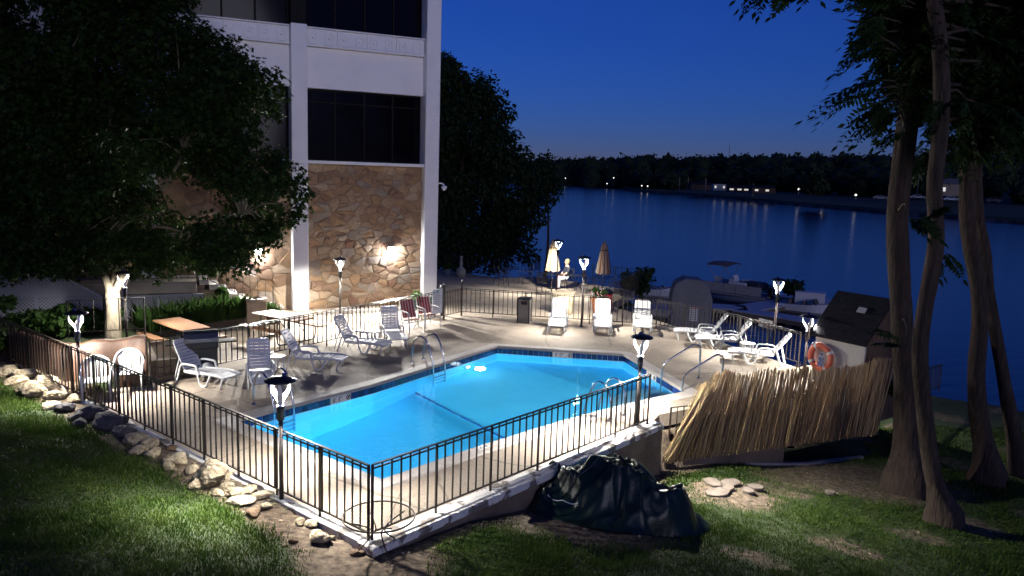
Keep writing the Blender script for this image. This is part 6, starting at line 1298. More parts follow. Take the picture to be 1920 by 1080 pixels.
def car(lab, p, m, rz=0.0):
    t = thing('parked_car', lab, 'car', p, rz); q = MB(); pr = [(-2.3, 0.35), (-2.3, 0.85), (-1.6, 0.95), (-1.1, 1.5), (0.6, 1.5), (1.2, 0.98), (2.2, 0.85), (2.3, 0.35)]
    q.add([(x, -0.9, z) for x, z in pr]+[(x, 0.9, z) for x, z in pr], [tuple(range(8)), tuple(reversed(range(8, 16)))]+[(i, 8+i, 8+(i+1) % 8, (i+1) % 8) for i in range(8)]); q.build('body', m, t)
    MB().add([(-1.25, -0.91, 1.0), (1.0, -0.91, 1.0), (0.55, -0.91, 1.42), (-1.0, -0.91, 1.42)], [(0, 1, 2, 3)]).build('side_window', m_winglass, t)
    for x in (-1.4, 1.4):
        for y in (-0.85, 0.85): MB().lathe([(0, -0.1), (0.35, -0.1), (0.35, 0.1), (0, 0.1)], 12).build('wheel', m_black, t, (x, y, 0.35), rot=(R(90), 0, 0))
car('pale parked pickup sized car on the far bank left of the bowed trunk', (130.815, 252.000, 1.236), m_farwhite, -0.3); car('pale blue parked car on the far bank right of the bowed trunk', (140.664, 250.000, 0.942), mat('far_blue_car', (0.35, 0.42, 0.50), 0.4), -0.3); car('dark parked car on the far bank near the right edge', (154.257, 250.000, 1.048), m_dark, -0.3); car('small pale parked car on the far bank at the foot of the woods', (127.204, 270.000, 0.341), m_farwhite, -0.3)
def pole(lab, p, h, lit=False):
    t = thing('park_pole', lab, 'pole', p); MB().tube([(0, 0, -0.5), (0, 0, h)], 0.22, 6).build('shaft', m_farwall, t)
    if lit: MB().lathe([(0, -0.5), (0.5, 0), (0, 0.5)], 8, (0, 0, h)).build('lamp_head', m_farlight, t)
pole('lit lamp on the far left shore by the woods', (41.086, 640.000, -0.460), 3.0, True); pole('bright lit lamp on the middle far shore', (70.711, 560.000, -1.284), 5.5, True); pole('low lit lamp left of the bright shore lamp', (66.073, 560.000, -1.054), 1.0, True)
pole('first of two lit lamps near the tip of the far park', (78.221, 480.000, -2.073), 2.2, True); pole('second of two lit lamps near the tip of the far park', (80.164, 470.000, -2.125), 2.2, True)
pole('pale flag pole left of the brown park shelter', (88.880, 400.000, -0.901), 7.0); pole('pale pole at the left end of the park wall', (86.575, 410.000, -0.922), 6.5); pole('pale pole between shelter and kiosk', (94.296, 385.000, -0.647), 6.5); pole('pale pole in front of the pavilion', (101.126, 330.000, -0.723), 5.0)
pole('lit lamp in the park right of the pavilion', (113.239, 310.000, 1.085), 1.5, True); pole('lit lamp at the foot of the woods right of the park', (115.164, 290.000, 0.861), 1.2, True); pole('lit lamp left of the thick trunk on the far bank', (120.835, 275.000, 0.340), 1.2, True); pole('lit lamp between the right-hand trunks', (143.157, 262.000, 1.673), 1.6, True); pole('tall pale utility pole behind the right-hand trunks', (147.600, 285.000, 2.070), 15.0); pole('tall mast on the skyline above the far woods', (190.678, 700.000, 14.736), 22.0)
leaf_blob('park_tree', 'round bushy tree standing alone in the far park', (104.542, 270.000, -0.037), (4.5, 4.5, 4.0), 1500, 0.9, MATS['far_leaf'], 'tree', None, None, 1.0)

MAPLE = [(-14.11, 20.3, 10.45, 0.61), (-15.28, 22.81, 10.95, 0.87), (-12.98, 20.98, 10.61, 0.66), (-11.76, 19.43, 10.28, 0.92), (-12.38, 22.24, 10.66, 0.63), (-11.86, 21.91, 10.69, 0.89), (-10.52, 21.31, 10.86, 0.82), (-9.8, 20.67, 10.65, 0.59), (-15.6, 22.3, 10.23, 0.57), (-13.29, 19.75, 9.51, 0.76), (-14.59, 23.19, 10.46, 0.63), (-12.87, 21.44, 10.16, 0.66), (-11.41, 19.94, 9.56, 0.77), (-9.81, 18.7, 9.62, 0.64), (-9.74, 19.54, 9.58, 0.68), (-9.03, 18.61, 9.45, 0.83), (-9.52, 21.93, 9.97, 0.93), (-14.02, 20.23, 9.29, 0.93), (-12.38, 18.62, 9.04, 0.62), (-12.31, 19.79, 9.13, 0.59), (-11.36, 19.4, 9.05, 0.57), (-12.59, 21.65, 9.64, 0.61), (-10.81, 19.6, 9.08, 0.95), (-11.47, 22.11, 9.57, 0.71), (-9.05, 19.56, 9.13, 0.71), (-9.01, 19.59, 9.17, 0.91), (-15.44, 22.72, 9.01, 0.81), (-13.6, 20.77, 8.52, 0.59), (-14.57, 22.72, 8.76, 0.92), (-12.53, 22.31, 8.89, 0.76), (-10.54, 19.69, 8.45, 0.92), (-11.41, 23.06, 9.4, 0.93), (-10.73, 22.72, 9.37, 0.6), (-8.1, 18.69, 8.35, 0.62), (-14.8, 21.62, 8.32, 0.68), (-13.51, 20.66, 7.9, 0.76), (-13.76, 21.25, 8.39, 0.75), (-11.29, 19.07, 7.81, 0.7), (-10.41, 18.45, 7.78, 0.89), (-11.15, 21.01, 8.4, 0.7), (-9.79, 19.52, 8.08, 0.74), (-8.81, 18.95, 8.12, 0.8), (-8.94, 20.48, 8.15, 0.89), (-9.25, 22.63, 8.75, 0.63), (-8.01, 20.43, 8.0, 0.87), (-15.22, 21.81, 7.31, 0.55), (-13.95, 20.74, 7.42, 0.84), (-12.44, 19.58, 7.56, 0.89), (-14.09, 23.13, 7.59, 0.8), (-11.31, 19.9, 7.36, 0.92), (-10.8, 19.87, 7.22, 0.9), (-10.32, 20.52, 7.47, 0.61), (-10.18, 21.58, 7.75, 0.6), (-10.27, 22.28, 7.97, 0.62), (-8.59, 21.16, 7.74, 0.69), (-7.79, 20.33, 7.81, 0.92), (-7.3, 19.97, 7.48, 0.67), (-15.89, 22.98, 6.82, 0.61), (-14.1, 21.15, 6.88, 0.93), (-11.96, 18.96, 6.49, 0.81), (-12.85, 21.37, 6.8, 0.88), (-11.83, 20.35, 6.64, 0.79), (-10.58, 19.89, 6.76, 0.64), (-12.0, 23.18, 7.08, 0.91), (-10.81, 22.32, 7.16, 0.66), (-8.72, 19.28, 7.11, 0.77), (-8.32, 20.15, 6.91, 0.93), (-7.18, 18.73, 7.03, 0.94), (-7.28, 21.3, 6.88, 0.67), (-6.56, 19.47, 7.08, 0.92), (-14.13, 19.84, 6.31, 0.93), (-14.77, 21.67, 6.11, 0.77), (-13.08, 20.92, 6.41, 0.61), (-12.34, 19.92, 6.48, 0.6), (-11.68, 19.79, 5.98, 0.91), (-11.62, 21.54, 6.24, 0.93), (-10.6, 21.09, 6.25, 0.83), (-9.9, 20.81, 6.35, 0.61), (-8.25, 18.73, 6.29, 0.62), (-8.28, 20.28, 6.52, 0.82), (-7.64, 20.26, 6.5, 0.72), (-6.87, 18.49, 6.12, 0.93), (-14.74, 20.69, 5.57, 0.84), (-15.83, 23.18, 5.47, 0.83), (-12.72, 20.22, 5.41, 0.89), (-11.34, 18.91, 5.59, 0.8), (-12.16, 21.5, 5.83, 0.91), (-11.64, 21.43, 6.0, 0.65), (-10.03, 19.88, 5.63, 0.91), (-10.74, 22.4, 5.9, 0.91), (-9.5, 21.56, 5.58, 0.83), (-9.66, 23.14, 5.85, 0.69), (-8.35, 20.79, 5.69, 0.77), (-6.86, 19.36, 5.93, 0.58), (-14.44, 20.84, 4.81, 0.55), (-14.21, 21.39, 4.94, 0.56), (-13.15, 20.69, 5.3, 0.61), (-13.55, 21.99, 4.8, 0.88), (-12.48, 21.3, 5.13, 0.56), (-12.14, 22.02, 4.8, 0.9), (-11.6, 22.19, 4.99, 0.83), (-8.99, 18.49, 5.31, 0.9), (-9.69, 22.03, 5.3, 0.71), (-7.76, 19.63, 5.13, 0.75), (-7.36, 19.78, 5.34, 0.92), (-6.35, 18.82, 5.1, 0.94), (-15.53, 21.61, 4.06, 0.91), (-13.55, 20.03, 4.62, 0.73), (-12.32, 19.57, 4.64, 0.89), (-12.4, 19.82, 4.2, 0.78), (-10.83, 18.76, 4.31, 0.89), (-10.37, 18.53, 4.43, 0.86), (-9.79, 18.57, 4.71, 0.68), (-10.48, 21.31, 4.21, 0.7), (-7.49, 21.61, 4.46, 0.89), (-6.46, 19.06, 4.82, 0.74), (-16.05, 22.42, 3.46, 0.85), (-13.47, 19.45, 4.02, 0.65), (-13.78, 21.4, 3.91, 0.69), (-14.21, 22.93, 3.51, 0.63), (-11.42, 19.42, 3.65, 0.56), (-12.29, 21.91, 3.56, 0.93), (-10.3, 19.87, 4.17, 0.84), (-9.9, 20.2, 4.12, 0.74), (-7.57, 22.69, 3.84, 0.74), (-15.39, 21.28, 2.97, 0.79), (-13.8, 20.5, 3.42, 0.87), (-12.71, 19.28, 3.52, 0.66), (-13.26, 21.45, 3.2, 0.62), (-12.63, 22.89, 2.71, 0.65), (-10.97, 22.54, 3.17, 0.63), (-10.34, 22.64, 3.34, 0.79), (-7.19, 18.65, 3.46, 0.88), (-7.98, 22.92, 3.42, 0.86), (-6.38, 19.66, 3.44, 0.57), (-14.31, 19.76, 2.59, 0.83), (-13.25, 19.78, 2.4, 0.72), (-14.99, 22.5, 2.24, 0.89), (-11.86, 18.78, 2.8, 0.72), (-12.87, 22.46, 2.47, 0.93), (-11.81, 23.19, 2.01, 0.55), (-10.54, 20.88, 2.71, 0.72), (-10.15, 21.61, 2.43, 0.8), (-9.22, 21.71, 2.51, 0.58), (-7.45, 18.9, 3.09, 0.85), (-7.22, 19.73, 2.91, 0.78), (-6.07, 19.6, 6.45, 0.25), (-5.76, 19.6, 4.94, 0.5), (-5.54, 19.6, 4.55, 0.45), (-5.83, 19.6, 3.93, 0.45), (-6.25, 19.6, 3.58, 0.4), (-6.66, 19.6, 7.27, 0.5), (-5.49, 19.6, 4.08, 0.3), (-6.02, 19.6, 5.33, 0.4), (-7.15, 19.6, 3.0, 0.45), (-7.69, 19.6, 3.05, 0.4), (-12.77, 19.4, 3.07, 0.4), (-12.61, 18.93, 2.72, 0.52), (-12.27, 19.27, 3.12, 0.49), (-12.14, 18.79, 2.73, 0.53), (-11.73, 18.69, 3.11, 0.5), (-12.26, 19.61, 2.65, 0.38), (-11.71, 19.21, 3.03, 0.4), (-11.21, 18.74, 2.58, 0.45), (-11.41, 19.35, 3.25, 0.41), (-10.97, 18.81, 2.91, 0.52), (-10.97, 19.32, 3.23, 0.46), (-11.08, 19.47, 2.84, 0.54), (-10.31, 19.03, 3.18, 0.44), (-10.26, 18.74, 2.71, 0.42), (-10.42, 19.57, 3.19, 0.47), (-9.68, 18.87, 3.27, 0.45), (-9.4, 18.81, 3.28, 0.5), (-8.92, 18.66, 3.27, 0.46), (-9.22, 19.17, 2.84, 0.54), (-8.62, 18.8, 3.15, 0.54), (-8.98, 19.5, 2.85, 0.54)]
BANK = [(-2.59, 47.27, 9.5, 1.1), (-3.99, 48.55, 7.86, 1.17), (-4.09, 47.75, 5.12, 0.92), (-2.02, 47.27, 5.81, 1.21), (-4.53, 49.75, 4.7, 1.28), (0.36, 46.71, 3.09, 1.03), (-3.95, 45.8, 7.71, 1.02), (-3.39, 45.75, 8.77, 1.06), (-3.67, 49.18, 3.6, 1.36), (-1.63, 45.06, 7.48, 0.87), (-4.81, 44.03, 0.07, 1.41), (-4.67, 47.33, 11.17, 0.96), (-1.35, 46.36, 8.48, 0.97), (-1.7, 45.74, 6.26, 0.86), (-4.52, 44.33, 2.32, 0.8), (-3.12, 48.42, -0.35, 1.19), (-3.44, 46.1, 0.12, 1.28), (-5.2, 48.56, 11.33, 1.2), (-0.47, 46.6, 5.77, 1.31), (-4.94, 46.33, 6.72, 0.95), (-4.76, 44.76, 10.57, 1.12), (-0.85, 49.3, 2.79, 1.02), (-0.1, 46.38, 3.74, 1.44), (-2.53, 49.29, 10.32, 1.49), (-1.38, 46.61, 1.82, 1.3), (-2.27, 47.73, 1.14, 1.45), (-3.75, 44.21, 7.83, 1.41), (-1.38, 45.43, 4.17, 0.93), (-0.84, 46.13, 5.88, 1.1), (-1.23, 44.74, 6.51, 1.41), (-4.62, 48.58, 11.23, 1.13), (-3.5, 44.85, 2.87, 1.05), (-2.4, 47.38, 8.29, 1.26), (-1.3, 48.75, -0.11, 1.48), (-1.36, 46.09, 0.72, 1.16), (-0.68, 49.4, 2.57, 1.32), (-3.92, 47.73, 3.58, 0.93), (-4.07, 44.11, 3.92, 1.47), (-3.48, 44.27, 1.48, 1.37), (-4.62, 48.9, 2.27, 1.39), (-3.59, 44.34, 4.72, 0.84), (-1.84, 47.83, 6.31, 0.96), (-5.06, 47.68, 2.01, 0.92), (-5.43, 48.77, 11.3, 0.95), (-4.67, 46.09, 10.88, 1.2), (-1.36, 49.49, 4.72, 1.04), (-4.53, 45.51, 4.01, 0.87), (-3.61, 48.26, 1.25, 1.41), (-4.3, 45.49, 6.79, 1.14), (-5.32, 49.1, 6.87, 1.25), (-0.81, 48.35, 1.21, 1.38), (-2.93, 48.91, 3.15, 1.44), (-4.77, 45.02, 9.75, 1.12), (-2.61, 49.13, 1.18, 1.06), (-4.05, 47.84, 4.78, 0.99), (-4.98, 47.38, 11.11, 1.42), (-1.47, 48.87, 8.17, 0.91), (0.14, 49.77, 2.29, 1.28), (-2.89, 47.9, 6.87, 1.23), (-1.97, 47.24, 9.16, 0.85), (-5.06, 46.77, 7.7, 0.87), (-4.03, 48.96, 5.21, 1.34), (-2.28, 47.49, 9.18, 0.99), (-5.22, 46.39, 0.77, 1.22), (-3.78, 49.31, 9.58, 1.04), (-4.48, 49.85, 3.0, 1.47), (-2.5, 46.0, 9.3, 0.82), (-2.47, 46.79, 8.86, 1.17), (-4.77, 46.19, 9.65, 1.16), (-2.75, 45.97, 1.94, 1.44), (-0.91, 48.83, 3.38, 1.14), (-5.07, 47.94, 8.3, 1.32), (-0.42, 47.02, 0.98, 1.14), (-4.79, 46.25, 0.17, 1.18), (-1.73, 44.95, 4.48, 1.16), (-3.81, 45.07, 9.05, 1.02), (-2.91, 45.01, 4.16, 1.13), (-3.48, 45.63, 3.64, 1.11), (-5.26, 48.04, 3.2, 0.84), (-4.48, 48.95, 0.82, 0.82), (-4.19, 48.66, 5.63, 1.34), (-5.44, 48.38, 9.86, 1.09), (-3.73, 46.2, 6.97, 1.2), (-4.79, 46.83, 6.79, 1.49), (-1.16, 49.57, 2.41, 1.11), (-1.67, 44.62, 7.09, 1.34), (-3.16, 47.08, 9.56, 1.34), (-3.98, 48.96, 10.71, 0.83), (-3.82, 48.47, 3.38, 1.49), (-4.96, 47.0, 11.11, 1.49), (-4.93, 44.82, 0.78, 1.09), (-0.84, 47.33, 2.1, 1.44), (-0.41, 47.81, 1.89, 0.98), (-1.12, 49.57, 2.81, 0.92), (-4.78, 45.54, 10.72, 1.07), (-3.98, 46.0, 11.11, 0.7), (-3.51, 46.0, 10.76, 0.7), (-2.26, 46.0, 10.2, 0.7), (-1.3, 46.0, 9.47, 0.7), (-0.65, 46.0, 8.73, 0.7), (-0.45, 46.0, 7.36, 0.7), (0.21, 46.0, 6.45, 0.7), (0.56, 46.0, 5.37, 0.7), (1.07, 46.0, 4.45, 0.7), (0.77, 46.0, 3.81, 0.7), (1.58, 46.0, 3.36, 0.7), (1.3, 46.0, 2.56, 0.7), (0.68, 46.0, 1.9, 0.7), (0.72, 46.0, 0.94, 0.7), (0.9, 46.0, 0.3, 0.7)]
FARB = [(1.33, 60.0, 5.85, 1.0), (1.96, 60.0, 5.46, 1.0), (2.61, 60.0, 4.87, 1.0), (2.22, 60.0, 4.25, 1.0), (1.7, 60.0, 4.84, 1.0), (3.03, 60.0, 4.48, 1.0), (1.36, 60.0, 5.04, 1.0), (2.35, 60.0, 6.09, 1.0), (1.9, 60.0, 3.83, 1.0), (2.65, 60.0, 3.65, 1.0), (0.97, 60.0, 4.41, 1.0)]
RCROWN = [(8.22, 15.23, 8.84, 0.7), (10.51, 18.5, 8.76, 0.56), (10.39, 16.0, 8.04, 0.62), (8.58, 16.65, 7.57, 0.68), (10.86, 17.73, 6.71, 0.6), (11.37, 18.61, 7.61, 0.64), (9.41, 16.21, 7.01, 0.61), (10.82, 18.36, 9.1, 0.62), (8.66, 17.31, 7.76, 0.85), (11.14, 16.68, 8.58, 0.73), (9.37, 16.49, 7.77, 0.8), (12.0, 17.95, 7.09, 0.81), (7.25, 15.46, 7.94, 0.59), (9.53, 16.47, 9.65, 0.63), (11.11, 16.94, 10.11, 0.66), (7.82, 16.33, 8.73, 0.63), (9.72, 16.76, 7.96, 0.65), (9.04, 15.33, 8.02, 0.73), (7.67, 16.06, 7.83, 0.72), (11.11, 17.2, 7.65, 0.83), (7.16, 15.47, 9.78, 0.69), (10.93, 17.71, 6.52, 0.82), (9.8, 14.97, 6.5, 0.68), (9.19, 17.86, 8.65, 0.76), (7.31, 15.09, 9.14, 0.76), (9.65, 15.37, 9.59, 0.55), (11.48, 17.22, 10.23, 0.81), (7.96, 16.23, 7.28, 0.72), (10.14, 18.57, 10.19, 0.68), (12.87, 18.83, 8.17, 0.73), (8.44, 18.97, 10.93, 0.73), (10.54, 16.32, 6.7, 0.75), (9.99, 17.06, 10.19, 0.83), (8.86, 15.08, 6.76, 0.65), (10.42, 18.35, 8.22, 0.67), (10.24, 17.63, 8.28, 0.7), (9.82, 18.43, 9.5, 0.62), (11.52, 18.95, 9.74, 0.58), (10.0, 18.49, 9.12, 0.76), (8.96, 17.92, 9.56, 0.66), (8.5, 17.83, 10.1, 0.73), (10.49, 16.82, 10.07, 0.55), (9.03, 15.77, 9.13, 0.7), (9.0, 17.16, 6.96, 0.78), (7.72, 16.71, 8.6, 0.6), (12.13, 18.7, 9.11, 0.52), (11.75, 18.58, 8.65, 0.6), (8.12, 15.59, 9.21, 0.67), (10.27, 16.85, 9.58, 0.65), (12.37, 18.2, 8.56, 0.58), (9.92, 15.44, 9.89, 0.72), (9.97, 17.41, 8.2, 0.62), (10.35, 17.26, 8.77, 0.75), (9.62, 18.26, 7.18, 0.85), (7.08, 15.49, 8.22, 0.56), (8.68, 15.33, 6.82, 0.78), (10.98, 17.81, 9.75, 0.7), (10.86, 16.47, 6.53, 0.55), (9.62, 15.3, 9.32, 0.81), (8.13, 16.45, 9.12, 0.75), (7.33, 15.08, 8.58, 0.59), (10.88, 17.32, 7.7, 0.81), (7.79, 17.47, 9.25, 0.63), (12.59, 18.83, 9.98, 0.76), (9.04, 16.63, 8.87, 0.76), (11.71, 18.13, 7.87, 0.73), (11.31, 18.29, 10.25, 0.69), (8.88, 17.35, 9.93, 0.58), (8.35, 15.68, 7.8, 0.58), (8.38, 18.28, 9.13, 0.59), (8.64, 17.35, 9.9, 0.76), (8.35, 18.1, 10.27, 0.53), (9.79, 16.05, 9.3, 0.53), (11.87, 18.71, 9.22, 0.74), (9.92, 17.16, 8.45, 0.7), (10.37, 15.55, 9.16, 0.85), (10.3, 16.77, 7.65, 0.5), (9.15, 15.52, 8.04, 0.52), (8.65, 17.22, 8.2, 0.77), (8.64, 17.97, 8.71, 0.73), (10.19, 18.1, 7.77, 0.81), (8.58, 15.34, 9.52, 0.73), (10.74, 17.73, 8.65, 0.58), (9.61, 17.95, 8.95, 0.84), (8.16, 16.35, 9.78, 0.8), (10.82, 16.21, 10.0, 0.67), (10.98, 16.6, 7.92, 0.84), (11.54, 18.2, 6.57, 0.84), (10.45, 16.92, 7.0, 0.74), (11.25, 16.87, 7.49, 0.65), (10.81, 17.6, 6.99, 0.54), (10.33, 18.87, 9.3, 0.74), (9.88, 18.55, 8.44, 0.68), (10.11, 16.59, 8.79, 0.77), (9.12, 18.33, 7.59, 0.85), (10.91, 18.97, 8.03, 0.78), (10.04, 15.36, 7.89, 0.79), (8.87, 16.95, 6.83, 0.67), (9.1, 17.14, 5.96, 0.84), (7.15, 15.54, 9.82, 0.61), (11.34, 16.99, 9.92, 0.8), (8.02, 15.69, 8.83, 0.52), (9.21, 15.71, 7.77, 0.7), (9.04, 15.82, 7.22, 0.58), (11.89, 17.98, 7.59, 0.62), (10.25, 17.66, 8.92, 0.83), (9.94, 17.74, 8.58, 0.67), (9.46, 18.24, 10.67, 0.68), (11.89, 18.51, 9.31, 0.78), (10.85, 17.83, 7.09, 0.6), (9.64, 18.57, 10.02, 0.71), (10.5, 16.62, 8.25, 0.83), (11.88, 17.53, 7.28, 0.81), (9.35, 18.11, 9.26, 0.74), (10.47, 16.49, 7.25, 0.54), (10.95, 17.03, 6.62, 0.61), (9.94, 15.61, 9.28, 0.7), (8.44, 14.86, 6.84, 0.83), (7.63, 14.91, 7.85, 0.63), (9.05, 15.6, 6.15, 0.54), (10.44, 18.5, 8.43, 0.66), (8.71, 15.82, 8.3, 0.6), (8.7, 16.75, 10.04, 0.77), (10.46, 16.33, 9.73, 0.8), (10.37, 15.55, 8.77, 0.79), (9.72, 18.69, 7.74, 0.59)]
FRONDS = [((6.35, 14.07, 8.12), (5.73, 13.77, 7.6)), ((6.67, 14.51, 7.96), (5.62, 14.21, 6.97)), ((6.2, 13.74, 7.72), (5.69, 13.44, 7.22)), ((6.6, 14.41, 7.66), (5.66, 14.11, 7.12)), ((6.67, 14.52, 7.11), (5.28, 14.22, 6.3)), ((6.57, 14.29, 6.94), (5.37, 13.99, 6.13)), ((6.77, 14.79, 6.81), (5.78, 14.49, 6.46)), ((6.9, 14.67, 6.75), (6.07, 14.37, 5.83)), ((6.9, 14.53, 6.5), (6.23, 14.23, 6.01)), ((6.95, 14.91, 6.63), (6.67, 14.61, 5.98)), ((6.54, 13.83, 8.28), (5.5, 13.53, 8.14)), ((6.65, 13.89, 8.38), (5.69, 13.59, 8.37)), ((6.17, 14.05, 8.4), (5.57, 13.75, 8.25)), ((7.48, 13.88, 6.7), (7.04, 13.58, 6.34)), ((7.36, 15.04, 6.2), (6.81, 14.74, 5.77)), ((8.44, 14.96, 6.23), (8.83, 14.66, 5.74)), ((8.98, 15.03, 6.35), (9.36, 14.73, 5.85)), ((8.74, 14.23, 6.68), (9.11, 13.93, 6.01)), ((4.96, 14.96, 8.84), (4.08, 14.66, 8.18)), ((5.19, 15.09, 8.97), (4.54, 14.79, 8.41)), ((4.52, 14.83, 8.89), (4.17, 14.53, 8.11)), ((5.45, 14.95, 8.85), (5.08, 14.65, 8.42)), ((4.56, 14.7, 9.04), (3.89, 14.4, 8.36)), ((4.52, 13.62, 8.43), (4.31, 13.32, 8.13)), ((5.04, 14.12, 8.83), (5.33, 13.82, 8.36)), ((7.56, 14.01, 4.63), (7.62, 13.71, 4.75)), ((7.38, 14.45, 4.7), (7.56, 14.15, 4.33)), ((7.63, 14.5, 2.2), (6.97, 14.2, 2.29)), ((8.25, 15.07, 3.97), (8.4, 14.77, 3.48))]
TA = [(9.01, 16.5, -1.25), (8.95, 16.5, -0.59), (8.86, 16.5, 0.15), (8.71, 16.5, 1.12), (8.51, 16.5, 2.31), (8.36, 16.55, 3.47), (8.23, 16.6, 4.62), (8.21, 16.6, 5.75), (8.25, 16.6, 6.86), (8.35, 16.6, 7.95), (8.42, 16.6, 9.33), (8.41, 16.6, 10.27)]
TB = [(8.71, 14.4, -1.21), (8.53, 14.4, -0.76), (8.35, 14.4, -0.27), (8.09, 14.4, 0.81), (7.87, 14.4, 1.86), (7.83, 14.4, 2.69), (7.89, 14.4, 3.52), (7.97, 14.5, 4.22), (7.82, 14.5, 5.21), (7.81, 14.5, 5.99), (7.77, 14.5, 6.86), (7.64, 14.5, 7.71), (7.44, 14.5, 8.54), (7.28, 14.5, 9.35)]
TC_ = [(11.42, 17.4, -1.53), (11.3, 17.4, -0.97), (11.04, 17.4, -0.06), (10.84, 17.4, 0.96), (10.79, 17.4, 1.97), (10.64, 17.4, 2.96), (10.39, 17.4, 3.8), (10.18, 17.4, 4.64), (10.06, 17.4, 5.59), (9.87, 17.4, 6.52), (9.55, 17.4, 7.65), (9.16, 17.4, 8.99), (9.0, 17.4, 9.86)]
TD = [(12.57, 17.9, -1.86), (12.41, 17.9, -1.25), (12.11, 17.9, -0.19), (11.78, 17.9, 0.86), (11.47, 17.9, 1.89), (11.17, 17.9, 2.9), (10.99, 17.9, 3.77), (10.73, 17.9, 4.63), (10.55, 17.9, 5.73), (10.54, 17.9, 6.8), (10.72, 17.9, 8.22), (10.79, 17.9, 9.6)]

# ------------------------------------------------------------------ trees
def limb(b, pts, r0, r1, n=9, wob=0.03, sub=4):
    P_ = bez(pts, sub); k_ = len(P_); rs = [r0+(r1-r0)*(i/(k_-1))**0.8 for i in range(k_)]
    P2 = [p+Vector((noise.noise(p*1.3)*wob, noise.noise(p*1.3+Vector((5, 0, 0)))*wob, 0)) for p in P_]
    b.tube(P2, rs, n)
def star_leaf():
    pts = [(0, 0)]; lob = [(-100, 0.42), (-62, 0.30), (-38, 0.62), (-18, 0.34), (0, 0.80), (18, 0.34), (38, 0.62), (62, 0.30), (100, 0.42)]
    pts += [(math.sin(R(a))*r_, math.cos(R(a))*r_) for a, r_ in lob]; return np.array(pts), np.array([(0, i, i+1) for i in range(1, 9)])
def scatter_leaves(clumps, per, size, tmpl, tris, rl, droop=0.35):
    c = np.array([q[:3] for q in clumps]); r_ = np.array([q[3] for q in clumps]); cnt = np.maximum(20, (per*(r_/0.75)**2).astype(int)); idx = np.repeat(np.arange(len(c)), cnt); n = len(idx)
    d = rl.normal(size=(n, 3)); d /= np.linalg.norm(d, axis=1)[:, None]; rad = (0.35+0.65*rl.random(n)**0.6)*(0.85+0.3*rl.random(n))
    p = c[idx]+d*(r_[idx]*rad)[:, None]*np.array([1, 1, 0.8])
    nrm = d*0.7+np.array([0, 0, 0.5])+rl.normal(size=(n, 3))*0.5; nrm /= np.linalg.norm(nrm, axis=1)[:, None]
    t = d+np.array([0, 0, -droop])+rl.normal(size=(n, 3))*0.4; t -= nrm*(t*nrm).sum(1)[:, None]; t /= np.linalg.norm(t, axis=1)[:, None]; b = np.cross(nrm, t)
    s = size*(0.65+0.7*rl.random(n))
    V_ = p[:, None, :]+(b[:, None, :]*tmpl[None, :, 0:1]+t[:, None, :]*tmpl[None, :, 1:2])*s[:, None, None]
    V_ = V_+nrm[:, None, :]*(-(tmpl[None, :, 0:1]**2)*0.35*s[:, None, None])
    F_ = (tris[None]+(np.arange(n)*len(tmpl))[:, None, None]).reshape(-1, tris.shape[1]); return V_.reshape(-1, 3), F_
rl = np.random.default_rng(5)
mp_ = thing('maple_tree', 'big dark maple tree in front of the hotel with pale lit trunk', 'tree', (-11.012, 20.818, 0.100))
mb = MB(); t0 = Vector((-11.012, 20.818, 0.100)); o_ = lambda *p: Vector(p)-Vector((0, 0, 0))
base = Vector((0, 0, -0.1))
mb.tube([base+Vector(q) for q in bez([(0.02, 0, 0), (0, 0, 0.35), (0.0, 0.02, 0.9), (0.02, 0, 1.35), (0.03, 0, 1.75)], 4)], [0.30, 0.27, 0.245, 0.23, 0.225, 0.22, 0.215, 0.21, 0.205, 0.20, 0.20, 0.20, 0.20, 0.20, 0.195, 0.19, 0.18], 14)
main_l = [[(0.0, 0, 1.5), (-0.22, 0.05, 2.1), (-0.5, 0.1, 2.9), (-0.9, 0, 4.2), (-1.4, 0.2, 6.0)], [(0.06, 0, 1.5), (0.32, -0.05, 2.05), (0.62, -0.1, 2.7), (1.3, -0.3, 3.9), (2.2, -0.2, 5.4)], [(0.0, 0.05, 1.55), (0.05, 0.3, 2.4), (0.1, 0.5, 4.0), (0.0, 0.3, 6.6), (0.2, 0.2, 9.0)], [(0.45, -0.06, 2.35), (1.2, -0.5, 2.9), (2.4, -0.7, 3.35), (3.9, -0.8, 3.9)], [(-0.4, 0.08, 2.6), (-1.4, -0.3, 3.4), (-2.8, -0.4, 4.2)]]
for L_ in main_l: limb(mb, [base+Vector(q) for q in L_], 0.125, 0.04, 8)
tips = [base+Vector(L_[-1]) for L_ in main_l]+[base+Vector(L_[-2]) for L_ in main_l]
for q in MAPLE:
    c = Vector(q[:3])-t0; s_ = min(tips, key=lambda a: (a-c).length)
    if rl.random() < 0.75: limb(mb, [s_, s_.lerp(c, 0.5)+Vector((0, 0, 0.25)), c], 0.035, 0.010, 5, sub=3)
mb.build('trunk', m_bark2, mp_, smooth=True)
tm, tt = star_leaf(); V_, F_ = scatter_leaves([(q[0]-t0.x, q[1]-t0.y, q[2]-t0.z, q[3]) for q in MAPLE], 430, 0.165, tm, tt, rl); link('crown', np_mesh('crown', V_, F_, m_maple), mp_)

